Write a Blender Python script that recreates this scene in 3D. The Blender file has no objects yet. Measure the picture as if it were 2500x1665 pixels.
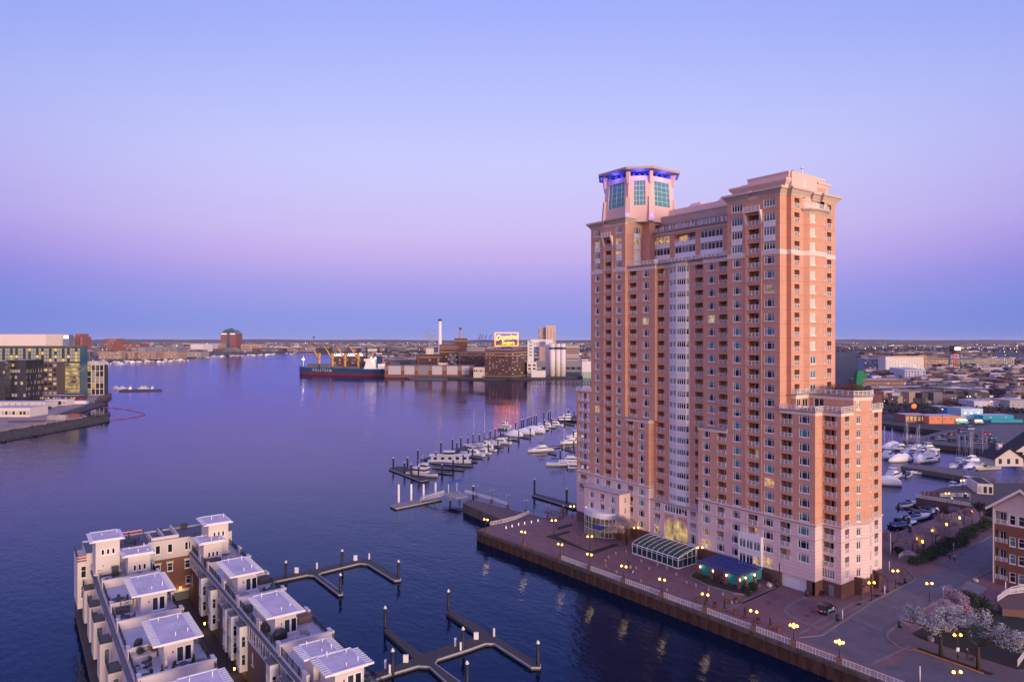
import bpy, math, random
from mathutils import Vector, Matrix
RND = random.Random(11)
SC = bpy.context.scene
COL = SC.collection
PI = math.pi
# ------------------------------------------------------------------ camera
F, PX0, PY0, CZ = 1667.0, 1250.0, 830.0, 53.8          # photograph: focal length, centre column, horizon row; eye height above water
TH = math.atan(1220 / 1667.0)                           # the quay and the facades run along +Y
SN, CS = math.sin(TH), math.cos(TH)
cam = bpy.data.cameras.new('camera')
cam_o = bpy.data.objects.new('camera', cam); COL.objects.link(cam_o)
cam_o.location = (0, 0, CZ); cam_o.rotation_euler = (PI / 2, 0, -TH)
cam.sensor_width = 36; cam.lens = 36 * F / 2500; cam.shift_y = -0.001
cam.clip_start = 1; cam.clip_end = 60000
SC.camera = cam_o
# ------------------------------------------------------------------ dusk sky, sun just down behind the viewer
def lin(c):
 return tuple(((v / 255) / 12.92 if v <= 10 else ((v / 255 + 0.055) / 1.055) ** 2.4) for v in c)
world = bpy.data.worlds.new('World'); SC.world = world; world.use_nodes = True
wt = world.node_tree
for n in list(wt.nodes): wt.nodes.remove(n)
def wn(t, **k):
 n = wt.nodes.new(t)
 for a, b in k.items(): setattr(n, a, b)
 return n
def wl(a, b): wt.links.new(a, b)
wtc = wn('ShaderNodeTexCoord'); wsep = wn('ShaderNodeSeparateXYZ'); wl(wtc.outputs['Generated'], wsep.inputs[0])
def ramp(stops):
 r = wn('ShaderNodeValToRGB'); r.color_ramp.interpolation = 'EASE'
 cr = r.color_ramp; cr.interpolation = 'LINEAR'
 while len(cr.elements) < len(stops): cr.elements.new(0.5)
 for e, (p, c) in zip(cr.elements, stops):
  e.position = p; e.color = (*lin(c), 1)
 wl(wsep.outputs['Z'], r.inputs[0]); return r
r_mid = ramp([(0.0, (138, 152, 226)), (0.03, (143, 153, 228)), (0.075, (168, 161, 234)), (0.115, (196, 176, 239)), (0.15, (206, 190, 243)), (0.20, (206, 200, 250)),
              (0.25, (204, 206, 255)), (0.33, (190, 198, 255)), (0.445, (168, 180, 255)), (0.7, (164, 164, 244)), (1.0, (158, 154, 234))])
r_side = ramp([(0.0, (104, 126, 212)), (0.045, (106, 129, 217)), (0.085, (128, 128, 220)), (0.12, (152, 140, 226)), (0.16, (172, 160, 232)), (0.22, (176, 174, 240)),
               (0.30, (168, 178, 244)), (0.38, (150, 166, 246)), (0.46, (140, 158, 244)), (0.7, (156, 158, 240)), (1.0, (158, 154, 234))])
r_west = ramp([(0.0, (255, 190, 150)), (0.05, (255, 196, 160)), (0.12, (246, 192, 186)), (0.25, (216, 184, 214)), (0.45, (190, 172, 224)), (0.7, (170, 162, 236)), (1.0, (158, 154, 234))])
dot = wn('ShaderNodeVectorMath', operation='DOT_PRODUCT'); wl(wtc.outputs['Generated'], dot.inputs[0]); dot.inputs[1].default_value = (SN, CS, 0)
m1 = wn('ShaderNodeMapRange'); m1.interpolation_type = 'SMOOTHSTEP'; wl(dot.outputs['Value'], m1.inputs[0])
for i, v in zip((1, 2, 3, 4), (0.66, 1.0, 1.0, 0.0)): m1.inputs[i].default_value = v
m2 = wn('ShaderNodeMapRange'); m2.interpolation_type = 'SMOOTHSTEP'; wl(dot.outputs['Value'], m2.inputs[0])
for i, v in zip((1, 2, 3, 4), (-1.0, 0.3, 1.0, 0.0)): m2.inputs[i].default_value = v
x1 = wn('ShaderNodeMix', data_type='RGBA'); wl(m1.outputs[0], x1.inputs[0]); wl(r_mid.outputs[0], x1.inputs[6]); wl(r_side.outputs[0], x1.inputs[7])
x2 = wn('ShaderNodeMix', data_type='RGBA'); wl(m2.outputs[0], x2.inputs[0]); wl(x1.outputs[2], x2.inputs[6]); wl(r_west.outputs[0], x2.inputs[7])
wbg = wn('ShaderNodeBackground'); wl(x2.outputs[2], wbg.inputs[0])
wst = wn('ShaderNodeMath', operation='MULTIPLY_ADD'); wl(m2.outputs[0], wst.inputs[0]); wst.inputs[1].default_value = 0.55; wst.inputs[2].default_value = 1.0; wl(wst.outputs[0], wbg.inputs[1])   # the afterglow side is brighter
wo = wn('ShaderNodeOutputWorld'); wl(wbg.outputs[0], wo.inputs[0])
sun = bpy.data.lights.new('sun', 'SUN'); sun.energy = 4.8; sun.angle = math.radians(20); sun.color = (1.0, 0.72, 0.46)
sun_o = bpy.data.objects.new('sun', sun); COL.objects.link(sun_o)
sun_o.rotation_euler = Vector((0.04, 0.99, -0.08)).to_track_quat('-Z', 'Y').to_euler()
SC.view_settings.view_transform = 'Standard'; SC.view_settings.look = 'None'
SC.view_settings.exposure = 0.0; SC.view_settings.gamma = 1.0; SC.view_settings.use_curve_mapping = False
SC.render.engine = 'CYCLES'
SC.cycles.use_denoising = True
SC.cycles.max_bounces = 6; SC.cycles.diffuse_bounces = 2; SC.cycles.glossy_bounces = 3; SC.cycles.transmission_bounces = 4; SC.cycles.transparent_max_bounces = 6
SC.cycles.sample_clamp_indirect = 8.0; SC.cycles.caustics_reflective = False; SC.cycles.caustics_refractive = False
# ------------------------------------------------------------------ helpers
def ray(px):
 a = px - PX0
 return (a * CS + F * SN, -a * SN + F * CS)
def at(px, py, z=0.0):                                   # point of the place at height z seen in that column and row of the photograph
 t = (CZ - z) / (py - PY0); d = ray(px)
 return Vector((d[0] * t, d[1] * t, z))
def onX(px, X):
 d = ray(px); return d[1] * X / d[0]
def onY(px, Y):
 d = ray(px); return d[0] * Y / d[1]
def onR(px, dist):                                       # point in that column at that depth
 d = ray(px); t = dist / F
 return Vector((d[0] * t, d[1] * t, 0))
def zof(py, dist):
 return CZ - (py - PY0) * dist / F
MATS = {}
def mat(name, col, rough=0.7, metal=0.0, emit=None, es=0.0, var=0.0, vs=3.0, spec=0.5, bump=0.0, bs=20.0, alpha=None, trans=0.0, streak=0.0):
 """procedural principled material; var = patchy colour variation, streak = vertical weather streaks"""
 if name in MATS: return MATS[name]
 m = bpy.data.materials.new(name); m.use_nodes = True
 nt = m.node_tree; b = nt.nodes['Principled BSDF']
 b.inputs['Roughness'].default_value = rough; b.inputs['Metallic'].default_value = metal
 b.inputs['Specular IOR Level'].default_value = spec
 b.inputs['Base Color'].default_value = (*col, 1)
 if trans: b.inputs['Transmission Weight'].default_value = trans
 if alpha is not None: b.inputs['Alpha'].default_value = alpha
 if emit:
  b.inputs['Emission Color'].default_value = (*emit, 1); b.inputs['Emission Strength'].default_value = es
 if var or bump or streak:
  tc = nt.nodes.new('ShaderNodeTexCoord')
 if var or streak:
  n1 = nt.nodes.new('ShaderNodeTexNoise'); n1.inputs['Scale'].default_value = vs; n1.inputs['Detail'].default_value = 6; n1.inputs['Roughness'].default_value = 0.65
  geo = nt.nodes.new('ShaderNodeNewGeometry')
  if streak:
   mp = nt.nodes.new('ShaderNodeMapping'); mp.inputs['Scale'].default_value = (1, 1, streak)
   nt.links.new(geo.outputs['Position'], mp.inputs[0]); nt.links.new(mp.outputs[0], n1.inputs['Vector'])
  else:
   nt.links.new(geo.outputs['Position'], n1.inputs['Vector'])
  mr = nt.nodes.new('ShaderNodeMapRange'); nt.links.new(n1.outputs[0], mr.inputs[0])
  mr.inputs[1].default_value = 0.25; mr.inputs[2].default_value = 0.75; mr.inputs[3].default_value = 1 - var; mr.inputs[4].default_value = 1 + var
  mx = nt.nodes.new('ShaderNodeMix'); mx.data_type = 'RGBA'; mx.blend_type = 'MULTIPLY'; mx.inputs[0].default_value = 1
  mx.inputs[6].default_value = (*col, 1); nt.links.new(mr.outputs[0], mx.inputs[7]); nt.links.new(mx.outputs[2], b.inputs['Base Color'])
 if bump:
  n2 = nt.nodes.new('ShaderNodeTexNoise'); n2.inputs['Scale'].default_value = bs; n2.inputs['Detail'].default_value = 4
  bp = nt.nodes.new('ShaderNodeBump'); bp.inputs['Strength'].default_value = bump; bp.inputs['Distance'].default_value = 0.05
  g2 = nt.nodes.new('ShaderNodeNewGeometry'); nt.links.new(g2.outputs['Position'], n2.inputs['Vector'])
  nt.links.new(n2.outputs[0], bp.inputs['Height']); nt.links.new(bp.outputs[0], b.inputs['Normal'])
 MATS[name] = m; return m
def brickmat(name, c1, c2, mortar, w=0.24, h=0.075, rough=0.8, vertical=True, var=0.12, msize=0.012, joint=0.0):
 """courses of brick (wall) or pavers (flat), sized in metres"""
 if name in MATS: return MATS[name]
 m = bpy.data.materials.new(name); m.use_nodes = True
 nt = m.node_tree; b = nt.nodes['Principled BSDF']; b.inputs['Roughness'].default_value = rough
 geo = nt.nodes.new('ShaderNodeNewGeometry'); sp = nt.nodes.new('ShaderNodeSeparateXYZ'); nt.links.new(geo.outputs['Position'], sp.inputs[0])
 cb = nt.nodes.new('ShaderNodeCombineXYZ')
 if vertical:
  ad = nt.nodes.new('ShaderNodeMath'); ad.operation = 'ADD'; nt.links.new(sp.outputs[0], ad.inputs[0]); nt.links.new(sp.outputs[1], ad.inputs[1])
  nt.links.new(ad.outputs[0], cb.inputs[0]); nt.links.new(sp.outputs[2], cb.inputs[1])
 else:
  nt.links.new(sp.outputs[0], cb.inputs[0]); nt.links.new(sp.outputs[1], cb.inputs[1])
 br = nt.nodes.new('ShaderNodeTexBrick'); nt.links.new(cb.outputs[0], br.inputs['Vector'])
 br.inputs['Color1'].default_value = (*c1, 1); br.inputs['Color2'].default_value = (*c2, 1); br.inputs['Mortar'].default_value = (*mortar, 1)
 br.inputs['Scale'].default_value = 1; br.inputs['Brick Width'].default_value = w; br.inputs['Row Height'].default_value = h; br.inputs['Mortar Size'].default_value = msize
 n1 = nt.nodes.new('ShaderNodeTexNoise'); n1.inputs['Scale'].default_value = 0.35; n1.inputs['Detail'].default_value = 7; n1.inputs['Roughness'].default_value = 0.7
 nt.links.new(geo.outputs['Position'], n1.inputs['Vector'])
 mr = nt.nodes.new('ShaderNodeMapRange'); nt.links.new(n1.outputs[0], mr.inputs[0])
 mr.inputs[1].default_value = 0.3; mr.inputs[2].default_value = 0.7; mr.inputs[3].default_value = 1 - var; mr.inputs[4].default_value = 1 + var
 mx = nt.nodes.new('ShaderNodeMix'); mx.data_type = 'RGBA'; mx.blend_type = 'MULTIPLY'; mx.inputs[0].default_value = 1
 nt.links.new(br.outputs[0], mx.inputs[6]); nt.links.new(mr.outputs[0], mx.inputs[7]); nt.links.new(mx.outputs[2], b.inputs['Base Color'])
 if joint:                                           # weathered movement joint at every storey
  md = nt.nodes.new('ShaderNodeMath'); md.operation = 'MODULO'; nt.links.new(sp.outputs[2], md.inputs[0]); md.inputs[1].default_value = joint
  lt_ = nt.nodes.new('ShaderNodeMath'); lt_.operation = 'LESS_THAN'; nt.links.new(md.outputs[0], lt_.inputs[0]); lt_.inputs[1].default_value = 0.09
  m3 = nt.nodes.new('ShaderNodeMix'); m3.data_type = 'RGBA'; m3.blend_type = 'MULTIPLY'; m3.inputs[7].default_value = (0.72, 0.68, 0.66, 1)
  nt.links.new(lt_.outputs[0], m3.inputs[0]); nt.links.new(mx.outputs[2], m3.inputs[6]); nt.links.new(m3.outputs[2], b.inputs['Base Color'])
 MATS[name] = m; return m
class MB:
 """collects faces, links them as ONE mesh object"""
 def __init__(s): s.v = []; s.f = []; s.m = []; s.sm = []
 def poly(s, pts, mi=0, sm=False):
  i = len(s.v); s.v.extend([tuple(p) for p in pts]); s.f.append(tuple(range(i, i + len(pts)))); s.m.append(mi); s.sm.append(sm)
 def box(s, x0, x1, y0, y1, z0, z1, mi=0):
  i = len(s.v)
  s.v += [(x0, y0, z0), (x1, y0, z0), (x1, y1, z0), (x0, y1, z0), (x0, y0, z1), (x1, y0, z1), (x1, y1, z1), (x0, y1, z1)]
  for q in ((3, 2, 1, 0), (4, 5, 6, 7), (0, 1, 5, 4), (1, 2, 6, 5), (2, 3, 7, 6), (3, 0, 4, 7)):
   s.f.append(tuple(i + k for k in q)); s.m.append(mi); s.sm.append(False)
 def prism(s, pts, z0, z1, mi=0, mt=None, cap=True, sm=False):
  n = len(pts); i = len(s.v)
  s.v += [(p[0], p[1], z0) for p in pts] + [(p[0], p[1], z1) for p in pts]
  for k in range(n):
   s.f.append((i + k, i + (k + 1) % n, i + n + (k + 1) % n, i + n + k)); s.m.append(mi); s.sm.append(sm)
  if cap:
   s.f.append(tuple(i + n + k for k in range(n))); s.m.append(mi if mt is None else mt); s.sm.append(False)
   s.f.append(tuple(i + n - 1 - k for k in range(n))); s.m.append(mi); s.sm.append(False)
 def loft(s, loops, mi=0, cap=True, sm=True, closed=True):
  """loops of equally many 3-D points"""
  n = len(loops[0]); i = len(s.v)
  for L in loops: s.v += [tuple(p) for p in L]
  for a in range(len(loops) - 1):
   for k in range(n if closed else n - 1):
    s.f.append((i + a * n + k, i + a * n + (k + 1) % n, i + (a + 1) * n + (k + 1) % n, i + (a + 1) * n + k)); s.m.append(mi); s.sm.append(sm)
  if cap:
   s.f.append(tuple(i + k for k in range(n))[::-1]); s.m.append(mi); s.sm.append(False)
   s.f.append(tuple(i + (len(loops) - 1) * n + k for k in range(n))); s.m.append(mi); s.sm.append(False)
 def cone(s, x, y, z0, z1, r0, r1, n=10, mi=0, sm=True, rot=0.0):
  L = [[(x + r * math.cos(2 * PI * k / n + rot), y + r * math.sin(2 * PI * k / n + rot), z) for k in range(n)] for r, z in ((r0, z0), (r1, z1))]
  s.loft(L, mi, True, sm)
 def tube(s, p, q, r, n=6, mi=0, r2=None):
  p = Vector(p); q = Vector(q); d = (q - p)
  if d.length < 1e-6: return
  a = d.orthogonal().normalized(); b = d.normalized().cross(a); r2 = r if r2 is None else r2
  s.loft([[p + (a * math.cos(2 * PI * k / n) + b * math.sin(2 * PI * k / n)) * r for k in range(n)],
    [q + (a * math.cos(2 * PI * k / n) + b * math.sin(2 * PI * k / n)) * r2 for k in range(n)]], mi, True, n > 4)
 def ball(s, c, rx, ry, rz, n=8, mi=0, m2=5):
  L = []
  for j in range(1, m2):
   a = PI * j / m2 - PI / 2
   L.append([(c[0] + rx * math.cos(a) * math.cos(2 * PI * k / n), c[1] + ry * math.cos(a) * math.sin(2 * PI * k / n), c[2] + rz * math.sin(a)) for k in range(n)])
  s.loft(L, mi, True, True)
 def xf(s, M, i0=0):
  s.v[i0:] = [tuple(M @ Vector(p)) for p in s.v[i0:]]
 def mesh(s, name, mats):
  me = bpy.data.meshes.new(name); me.from_pydata(s.v, [], s.f)
  mats = mats if isinstance(mats, (list, tuple)) else [mats]
  for m in mats: me.materials.append(m)
  if len(mats) > 1: me.polygons.foreach_set('material_index', s.m)
  me.polygons.foreach_set('use_smooth', s.sm)
  me.update(); return me
 def obj(s, name, mats, parent=None, loc=(0, 0, 0), rz=0.0):
  return link(name, s.mesh(name, mats), parent, loc, rz)
def link(name, me, parent=None, loc=(0, 0, 0), rz=0.0):
 o = bpy.data.objects.new(name, me); COL.objects.link(o)
 o.location = loc
 if rz: o.rotation_euler = (0, 0, rz)
 if parent is not None: o.parent = parent
 return o
def tag(o, label, cat, group=None):
 o['label'] = label; o['category'] = cat
 if group: o['group'] = group
 return o
def thing(name, label, cat, loc=(0, 0, 0), rz=0.0, group=None):
 o = bpy.data.objects.new(name, None); COL.objects.link(o); o.empty_display_size = 0.3
 o.location = loc; o.rotation_euler = (0, 0, rz)
 return tag(o, label, cat, group)
def struct(o): o['kind'] = 'structure'; return o
def stuff(o): o['kind'] = 'stuff'; return o
def copy_tree(o, parent=None):
 c = o.copy(); COL.objects.link(c); c.parent = parent
 for ch in o.children: copy_tree(ch, c)
 return c
def dup(root, label, loc, rz=0.0, group=None, scale=None):
 c = copy_tree(root); c.location = loc; c.rotation_euler = (0, 0, rz); c['label'] = label
 if group: c['group'] = group
 if scale: c.scale = (scale,) * 3
 return c
ORD = ['first', 'second', 'third', 'fourth', 'fifth', 'sixth', 'seventh', 'eighth', 'ninth', 'tenth', 'eleventh', 'twelfth', 'thirteenth', 'fourteenth', 'fifteenth', 'sixteenth', 'seventeenth', 'eighteenth', 'nineteenth', 'twentieth', 'twenty-first', 'twenty-second', 'twenty-third', 'twenty-fourth']
def wallmb(mb, org, rz, width, z0, z1, holes, mi=0, rmi=None):
 """wall seen from outside: u runs to the viewer's right from org; holes (u0,u1,z0,z1,depth,back material or None) get reveals"""
 c, s_ = math.cos(rz), math.sin(rz)
 def P(u, d, z): return (org[0] + c * u - s_ * d, org[1] + s_ * u + c * d, z)
 rmi = mi if rmi is None else rmi
 us = sorted({0.0, width} | {max(0, min(width, h[i])) for h in holes for i in (0, 1)})
 zs = sorted({z0, z1} | {max(z0, min(z1, h[i])) for h in holes for i in (2, 3)})
 # merge into column strips where possible
 for a, b in zip(us, us[1:]):
  if b - a < 1e-4: continue
  um = (a + b) / 2; start = None
  for lo, hi in list(zip(zs, zs[1:])):
   zm = (lo + hi) / 2
   inside = any(h[0] < um < h[1] and h[2] < zm < h[3] for h in holes)
   if not inside and start is None: start = lo
   if inside and start is not None:
    mb.poly([P(a, 0, start), P(b, 0, start), P(b, 0, lo), P(a, 0, lo)], mi); start = None
  if start is not None: mb.poly([P(a, 0, start), P(b, 0, start), P(b, 0, zs[-1]), P(a, 0, zs[-1])], mi)
 for h in holes:
  a, b, lo, hi, d = h[:5]; bm = h[5] if len(h) > 5 else None
  mb.poly([P(a, 0, lo), P(b, 0, lo), P(b, d, lo), P(a, d, lo)], rmi); mb.poly([P(a, d, hi), P(b, d, hi), P(b, 0, hi), P(a, 0, hi)], rmi)
  mb.poly([P(a, 0, lo), P(a, d, lo), P(a, d, hi), P(a, 0, hi)], rmi); mb.poly([P(b, d, lo), P(b, 0, lo), P(b, 0, hi), P(b, d, hi)], rmi)
  if bm is not None: mb.poly([P(a, d, lo), P(b, d, lo), P(b, d, hi), P(a, d, hi)], bm)
def text_obj(name, body, size, m, parent, M, shear=0.0, extrude=0.05, offset=0.0, sx=1.0):
 cu = bpy.data.curves.new(name, 'FONT'); cu.body = body; cu.size = size; cu.align_x = 'CENTER'; cu.align_y = 'CENTER'; cu.shear = shear; cu.extrude = extrude; cu.offset = offset
 o = bpy.data.objects.new(name + '_curve', cu)
 COL.objects.link(o); bpy.context.view_layer.update()
 me = bpy.data.meshes.new_from_object(o.evaluated_get(bpy.context.evaluated_depsgraph_get()))
 bpy.data.objects.remove(o); bpy.data.curves.remove(cu)
 me.name = name; me.materials.clear(); me.materials.append(m)
 me.transform(Matrix.Diagonal((sx, 1, 1, 1)))
 o = link(name, me, parent); o.matrix_local = M
 return o
# ------------------------------------------------------------------ common materials
M_white = mat('white_paint', (0.72, 0.70, 0.72), 0.55, var=0.06, vs=1.5)
M_frame = mat('white_frame', (0.74, 0.72, 0.74), 0.5)
M_stucco = mat('cream_stucco', (0.60, 0.54, 0.50), 0.85, var=0.06, vs=0.8)
M_black = mat('black_metal', (0.02, 0.02, 0.025), 0.5)
M_darkwood = mat('dark_planks', (0.055, 0.045, 0.045), 0.8, var=0.3, vs=2.0)
M_concrete = mat('concrete', (0.30, 0.28, 0.27), 0.85, var=0.15, vs=0.7)
M_dkconc = mat('dark_concrete', (0.13, 0.115, 0.11), 0.9, var=0.3, vs=0.6)
M_roofgrey = mat('roof_membrane', (0.46, 0.43, 0.45), 0.8, var=0.12, vs=0.5)
M_lamp = mat('lamp_glow', (1, 0.8, 0.4), 0.4, emit=(1.0, 0.40, 0.03), es=13.0)
M_lampw = mat('lamp_glow_white', (1, 0.9, 0.7), 0.4, emit=(1.0, 0.80, 0.50), es=7.0)
M_dark = mat('opening_shade', (0.012, 0.012, 0.014), 0.6)  # near-black for a solid face, paints the shade inside an opening
def glass(name, col, rough=0.06, spec=0.38, emit=None, es=0.0, var=0.0, vs=1.0):
 return mat(name, col, rough, spec=spec, emit=emit, es=es, var=var, vs=vs)
G_dark = [glass('pane_dark_a', (0.010, 0.013, 0.020)), glass('pane_dark_b', (0.018, 0.026, 0.040)), glass('pane_dark_c', (0.03, 0.04, 0.05), 0.1)]
G_teal = [glass('pane_blind_teal', (0.06, 0.20, 0.24), 0.25), glass('pane_blind_grey', (0.13, 0.17, 0.19), 0.3), glass('pane_blind_blue', (0.05, 0.13, 0.20), 0.2)]
M_curt = glass('pane_sheer_curtain', (0.30, 0.28, 0.27), 0.5)
G_cream = glass('pane_curtain', (0.55, 0.50, 0.42), 0.5, emit=(1.0, 0.85, 0.62), es=0.10)
G_lit = [glass('pane_lit_amber', (0.3, 0.2, 0.1), 0.3, emit=(1.0, 0.62, 0.20), es=0.85, var=0.5, vs=1.6), glass('pane_lit_soft', (0.3, 0.25, 0.15), 0.3, emit=(1.0, 0.74, 0.40), es=0.55, var=0.4, vs=1.3), glass('pane_lit_dim', (0.15, 0.1, 0.06), 0.2, emit=(1.0, 0.6, 0.2), es=0.16)]
def pick_pane(r, lit=0.03, teal=0.22):
 x = r.random()
 if x > 0.78: return (r.choice((0.25, 0.4, 0.55, 0.7)), r.choice(G_teal + [M_curt]), r.choice(G_dark))   # blind half drawn
 if x < lit: return r.choice(G_lit)
 if x < lit + teal: return r.choice(G_teal)
 return r.choice(G_dark)
# ================================================================== water and ground
def water_material():
 m = bpy.data.materials.new('harbour_water'); m.use_nodes = True; nt = m.node_tree; b = nt.nodes['Principled BSDF']
 g = nt.nodes.new('ShaderNodeNewGeometry')
 def noise(scale, sx, sy, rot, det):
  mp = nt.nodes.new('ShaderNodeMapping'); mp.inputs['Rotation'].default_value = (0, 0, rot); mp.inputs['Scale'].default_value = (sx, sy, 1)
  nt.links.new(g.outputs['Position'], mp.inputs[0]); n = nt.nodes.new('ShaderNodeTexNoise'); n.inputs['Scale'].default_value = scale; n.inputs['Detail'].default_value = det
  nt.links.new(mp.outputs[0], n.inputs['Vector']); return n
 a = noise(0.9, 1.0, 0.45, 0.5, 4); c = noise(0.12, 1.0, 0.5, 0.9, 3); big = noise(0.009, 1.0, 0.35, 0.9, 5)
 ad = nt.nodes.new('ShaderNodeMath'); ad.operation = 'MULTIPLY_ADD'; nt.links.new(c.outputs[0], ad.inputs[0]); ad.inputs[1].default_value = 2.0; nt.links.new(a.outputs[0], ad.inputs[2])
 st = nt.nodes.new('ShaderNodeMapRange'); nt.links.new(big.outputs[0], st.inputs[0])
 for i, v in zip((1, 2, 3, 4), (0.36, 0.64, 0.03, 0.45)): st.inputs[i].default_value = v
 bp = nt.nodes.new('ShaderNodeBump'); nt.links.new(ad.outputs[0], bp.inputs['Height']); nt.links.new(st.outputs[0], bp.inputs['Strength']); bp.inputs['Distance'].default_value = 0.35
 fr = nt.nodes.new('ShaderNodeFresnel'); fr.inputs['IOR'].default_value = 1.38; nt.links.new(bp.outputs[0], fr.inputs['Normal'])
 gl = nt.nodes.new('ShaderNodeBsdfGlossy'); gl.inputs['Color'].default_value = (0.68, 0.66, 1.0, 1); gl.inputs['Roughness'].default_value = 0.05; nt.links.new(bp.outputs[0], gl.inputs['Normal'])
 tm = nt.nodes.new('ShaderNodeMapRange'); nt.links.new(fr.outputs[0], tm.inputs[0]); tm.inputs[1].default_value = 0.03; tm.inputs[2].default_value = 0.35
 tx = nt.nodes.new('ShaderNodeMix'); tx.data_type = 'RGBA'; nt.links.new(tm.outputs[0], tx.inputs[0]); tx.inputs[6].default_value = (0.34, 0.50, 0.95, 1); tx.inputs[7].default_value = (0.68, 0.66, 1.0, 1); nt.links.new(tx.outputs[2], gl.inputs['Color'])
 df = nt.nodes.new('ShaderNodeBsdfDiffuse'); df.inputs['Color'].default_value = (0.001, 0.007, 0.024, 1)
 mx = nt.nodes.new('ShaderNodeMixShader'); nt.links.new(fr.outputs[0], mx.inputs[0]); nt.links.new(df.outputs[0], mx.inputs[1]); nt.links.new(gl.outputs[0], mx.inputs[2])
 nt.nodes.remove(b); nt.links.new(mx.outputs[0], nt.nodes['Material Output'].inputs['Surface']); return m
wm = MB(); wm.poly([(-30000, -2000, 0), (30000, -2000, 0), (30000, 40000, 0), (-30000, 40000, 0)])
struct(wm.obj('water', [water_material()]))
# ================================================================== apartment tower
def litmat(name, col, es, sc=1.2, lo=0.15):
 """lamp-lit room seen through a pane: uneven glow of lamps, curtains and furniture"""
 m = bpy.data.materials.new(name); m.use_nodes = True; nt = m.node_tree; b = nt.nodes['Principled BSDF']
 b.inputs['Base Color'].default_value = (0.08, 0.06, 0.04, 1); b.inputs['Roughness'].default_value = 0.15
 g = nt.nodes.new('ShaderNodeNewGeometry'); n = nt.nodes.new('ShaderNodeTexNoise'); n.inputs['Scale'].default_value = sc; n.inputs['Detail'].default_value = 3
 nt.links.new(g.outputs['Position'], n.inputs['Vector'])
 mr = nt.nodes.new('ShaderNodeMapRange'); nt.links.new(n.outputs[0], mr.inputs[0])
 mr.inputs[1].default_value = 0.35; mr.inputs[2].default_value = 0.68; mr.inputs[3].default_value = es * lo; mr.inputs[4].default_value = es
 b.inputs['Emission Color'].default_value = (*col, 1); nt.links.new(mr.outputs[0], b.inputs['Emission Strength'])
 MATS[name] = m; return m
G_lit[0] = litmat('room_amber', (1.0, 0.55, 0.14), 1.0); G_lit[1] = litmat('room_soft', (1.0, 0.72, 0.36), 0.8); G_lit[2] = litmat('room_dim', (1.0, 0.55, 0.18), 0.35, 1.6, 0.05)
G_shop = litmat('lobby_glow', (1.0, 0.66, 0.16), 0.9, 0.5, 0.1)
G_mixed = litmat('room_lamp_in_dark', (1.0, 0.60, 0.20), 0.9, 1.4, 0.01)
BR = brickmat('salmon_brick', (0.57, 0.285, 0.20), (0.52, 0.26, 0.18), (0.57, 0.33, 0.25), 0.30, 0.10, var=0.10, joint=3.006)
BAND = mat('stone_band', (0.66, 0.55, 0.52), 0.8, var=0.06, vs=0.6)
CORN = mat('stone_cornice', (0.52, 0.42, 0.39), 0.85, var=0.1, vs=0.5)
STONE = brickmat('pale_cast_stone', (0.66, 0.50, 0.50), (0.64, 0.48, 0.48), (0.42, 0.31, 0.31), 40.0, 0.72, var=0.06, msize=0.03)
GRAN = brickmat('brown_granite', (0.125, 0.062, 0.055), (0.112, 0.055, 0.05), (0.08, 0.04, 0.035), 1.2, 0.7, 0.5, var=0.12, msize=0.012)
WPAN = mat('white_panel', (0.72, 0.69, 0.71), 0.6, var=0.03)
PLAST = mat('pink_plaster', (0.68, 0.46, 0.42), 0.85, var=0.04, vs=0.5)
L0 = Vector((140, 107, 2.8))
tower = thing('apartment_tower', 'tall salmon brick apartment tower with glass lantern crown on the quay', 'apartment tower', L0)
TR = random.Random(5)
WCACHE = {}; RCACHE = {}
def frame_mesh(w, h, kind):
 k = (round(w, 2), round(h, 2), kind)
 if k in WCACHE: return WCACHE[k]
 mb = MB(); t = 0.10
 mb.box(0, w, -0.05, 0.06, 0, t); mb.box(0, w, -0.03, 0.06, h - t, h); mb.box(0, t, -0.03, 0.06, t, h - t); mb.box(w - t, w, -0.03, 0.06, t, h - t)
 if kind == 'three': xs = (0.24, 0.76); tr = 0.80
 elif kind == 'four': xs = (0.25, 0.5, 0.75); tr = 0.80
 elif kind == 'two': xs = (0.5,); tr = 0.80
 elif kind == 'one': xs = (); tr = 0.6
 elif kind == 'door': xs = (0.36, 0.68); tr = None
 elif kind == 'six': xs = tuple(i / 6 for i in range(1, 6)); tr = 0.80
 elif kind == 'grid': xs = (0.2, 0.4, 0.6, 0.8); tr = 0.75
 else: xs = (); tr = None
 for x in xs: mb.box(w * x - 0.055, w * x + 0.055, -0.02, 0.055, t, h - t)
 if tr:
  if kind == 'three': mb.box(t, w - t, -0.015, 0.05, h * tr - 0.035, h * tr + 0.035)
  else: mb.box(t, w - t, -0.015, 0.05, h * tr - 0.03, h * tr + 0.03)
 if kind == 'grid': mb.box(t, w - t, -0.015, 0.05, h * 0.4, h * 0.4 + 0.06)
 mb.box(-0.06, w + 0.06, -0.16, 0.02, -0.13, -0.005)            # sill
 WCACHE[k] = mb.mesh('window_frame', [M_frame]); return WCACHE[k]
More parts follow.
